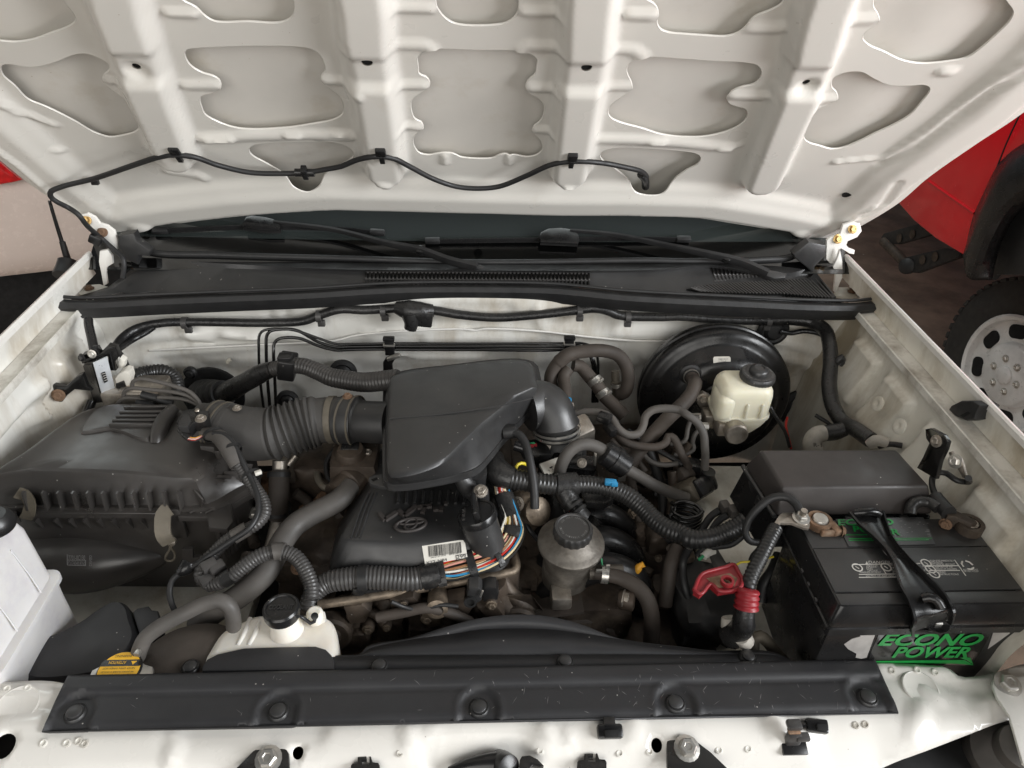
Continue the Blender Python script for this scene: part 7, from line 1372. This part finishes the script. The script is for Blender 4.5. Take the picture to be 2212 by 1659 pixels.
# ================================================================== small clutter deep in the bay
pcl = thing('pipe_cluster', 'tangle of dark pipes, brackets and wires between engine and battery', 'pipes')
R7 = np.random.RandomState(5)
ctr = [
 (C2, hoseb, .0075, [(1870,600,1.0), (1900,750,1.0), (1930,900,.98), (1940,1050,.96), (1920,1200,.94)]),
 (C2, rubber, .009, [(1980,420,1.03), (2020,520,1.01), (2060,640,.99), (2080,800,.97), (2060,950,.95)]),
 (C2, hoseg, .0045, [(1930,430,1.06), (2000,500,1.05), (2080,520,1.045), (2170,510,1.045)]),
 (C2, hoseb, .006, [(1740,360,1.07), (1800,420,1.06), (1850,430,1.06), (1900,470,1.05), (1960,560,1.03)]),
 (C2, alud, .010, [(2140,560,1.03), (2150,700,1.0), (2130,850,.98)]),
 (C2, rubber, .0055, [(2080,960,1.03), (2150,1060,1.0), (2160,1200,.98), (2100,1330,.95)]),
 (C2, hoseb, .011, [(2170,1050,1.02), (2130,1150,1.01), (2110,1280,.99), (2090,1420,.96)]),
 (C3, rubber, .006, [(60,1050,1.05), (20,1150,1.02), (30,1300,1.0), (60,1400,.98)]),
 (C3, hoseb, .008, [(-60,1050,1.02), (-20,1120,1.0), (40,1260,.97), (50,1450,.94)]),
 (C3, rubber, .005, [(420,960,1.09), (330,1030,1.07), (230,1045,1.06), (150,1060,1.05), (110,1110,1.04)]),
 (C3, wire['yellow'], .0017, [(600,1110,1.06), (480,1140,1.06), (380,1150,1.055), (350,1180,1.05)]),
 (C3, rubber, .0095, [(640,1100,1.02), (600,1200,1.01), (540,1290,.99), (520,1400,.97)]),
 (C3, rubber, .006, [(560,1000,1.06), (520,1060,1.04), (470,1120,1.03), (460,1200,1.01)]),
 (C3, rubber, .0035, [(870,200,1.08), (950,250,1.075), (1000,290,1.075)]),
 (C3, alud, .007, [(60,380,1.06), (0,480,1.03), (-30,600,1.0)]),
 (C2, wire['green'], .0013, [(1680,1120,1.05), (1690,1180,1.04), (1720,1280,1.01)]),
 (C2, rubber, .004, [(1180,870,1.04), (1220,940,1.03), (1270,1000,1.01)]),
]
for T, m, r, p in ctr: tube('pipe', [pz(T(*q[:2]), q[2]) for q in p], r, m, pcl, 12)
for i in range(26):
    x, y = R7.uniform(1850, 2212), R7.uniform(350, 1350); z = R7.uniform(.93, 1.0); s = R7.uniform(.012, .030)
    p = pz(C2(x, y), z); k = i % 4
    if k == 0: box('bracket', p, (s*1.6, s*.5, s*1.3), blksm if i % 3 else alud, pcl, .003, rot(R7.uniform(-40, 40), R7.uniform(-40, 40), R7.uniform(0, 180)))
    elif k == 1: bolt(p, (R7.uniform(-.5, .5), -.6, .6), s*.35, grbolt, pcl)
    elif k == 2: lathe('fitting', [(s*.45, 0), (s*.5, .004), (s*.5, s*.8), (s*.3, s), (0, s)], p, (R7.uniform(-.6, .6), -.4, .8), alud if i % 3 else blksm, pcl, 14)
    else: blob('casting', p, (s*1.5, s*1.5, s*1.5), alud, pcl, 60+i, .12)
box('dark_backing', (.29, .36, .82), (.16, .60, .20), alud, pcl, .02)
prism('sensor_plug', [pz(C3(*p), 1.05) for p in ((190,1050),(230,1035),(300,1150),(310,1180),(250,1185),(215,1120))], .012, hoseg, pcl, bevel=.002, lab='pale grey plug hanging beside the red boot')
tube('white_sleeve', mz(C3, (150,1110,1.05), (180,1085,1.052), (215,1075,1.05)), .006, label, pcl, 8); tube('green_wire', mz(C3, (120,1130,1.05), (150,1105,1.052), (170,1070,1.05)), .0025, wire['green'], pcl, 6)
# engine front clutter
ef = thing('accessory_drive', 'brown grimy pulleys, brackets and bolts along the engine front', 'engine parts')
for x, y, r, yy in ((-60,1620,.030,.10), (1130,1560,.034,.12)):
    c = py(C2(x, y), yy); lathe('idler', [(r*.6, -.02), (r, -.018), (r, .0), (r*.85, .003), (r*.5, .001), (r*.45, .006), (0, .007)], c, (.05, -1, .2), alud, ef, 28); bolt(c+Vector((0, -.006, .001)), (.05, -1, .2), r*.28, grbolt, ef)
for p in ([(60,1500,.99), (130,1460,1.0), (230,1480,.99), (300,1560,.97)], [(330,1380,1.01), (420,1400,1.0), (540,1420,.99), (600,1480,.98)], [(700,1430,.99), (820,1480,.975), (960,1470,.97), (1050,1500,.96)], [(-40,1520,.97), (60,1580,.95), (160,1640,.93)]):
    tube('rib', [pz(C2(*q[:2]), q[2]) for q in p], .007, alud, ef, 10)
for i, (x, y, s) in enumerate(((-130,1450,.05), (-180,1560,.06), (-40,1470,.03), (560,1560,.05), (930,1540,.05), (1180,1300,.05), (1220,1250,.04), (1150,1180,.05))): blob('casting', pz(C2(x, y), .955), (s, s, s), alud, ef, 80+i, .12)
for i, (pts, m) in enumerate((([(320,1400),(470,1370),(520,1420),(500,1480),(380,1500),(330,1460)], alud), ([(690,1400),(800,1380),(860,1440),(820,1500),(720,1490)], alud), ([(20,1440),(140,1420),(200,1470),(160,1540),(60,1550)], alud), ([(880,1440),(1010,1430),(1060,1500),(960,1540)], alud), ([(520,1480),(640,1490),(660,1560),(560,1580)], grbolt))):
    prism('cast_bracket', [py(C2(*p), .112-.002*i) for p in pts], .02, m, ef, bevel=.004)
tube('coolant_pipe', [py(C2(*p), .10) for p in ((240,1500), (400,1470), (560,1440), (700,1470), (840,1530))], .0075, hoseb, ef, 12)
tube('thin_lead', [py(C2(*p), .098) for p in ((330,1400), (430,1440), (520,1450), (650,1420), (760,1430))], .003, rubber, ef, 8)
prism('belt_guard', [pz(C1(*p), 1.0) for p in ((1890,1060),(1990,1000),(2140,980),(2150,1200),(2110,1290),(1950,1290),(1900,1180))], .01, hoseb, ef, bevel=.003)
for x, y in ((1985, 870), (2030, 980), (1920, 1180), (2080, 730)): bolt(pz(C1(x, y), 1.01), (0, -.4, 1), .008, rust, ef)
for p in ([(1900,700,1.02), (1980,760,1.0), (2010,900,.99), (1960,1000,.98), (1990,1040,.97)], [(2212,830,1.02), (2150,900,1.0), (2130,1000,.98)], [(1610,760,.98), (1600,900,.96), (1640,1040,.95)], [(1500,1270,.97), (1560,1200,.98), (1590,1100,.98)]):
    tube('pipe', [pz(C1(*q[:2]), q[2]) for q in p], .009, hoseb, ef, 12)
# ================================================================== finish: put every Empty at the base of its thing
bpy.context.view_layer.update()
for e in [o for o in COL.objects if o.type == 'EMPTY' and o.parent is None]:
    pts = []
    for c in e.children_recursive:
        if c.type == 'MESH':
            m = c.matrix_world; pts += [m @ Vector(b) for b in c.bound_box]
    if not pts: continue
    lo = [min(p[i] for p in pts) for i in range(3)]; hi = [max(p[i] for p in pts) for i in range(3)]
    L0 = Vector(((lo[0]+hi[0])/2, (lo[1]+hi[1])/2, lo[2]))
    for c in e.children: c.location = c.location-L0
    e.location = L0
for o in COL.objects:
    if o.type == 'MESH' and not o.data.materials: o.data.materials.append(blk)
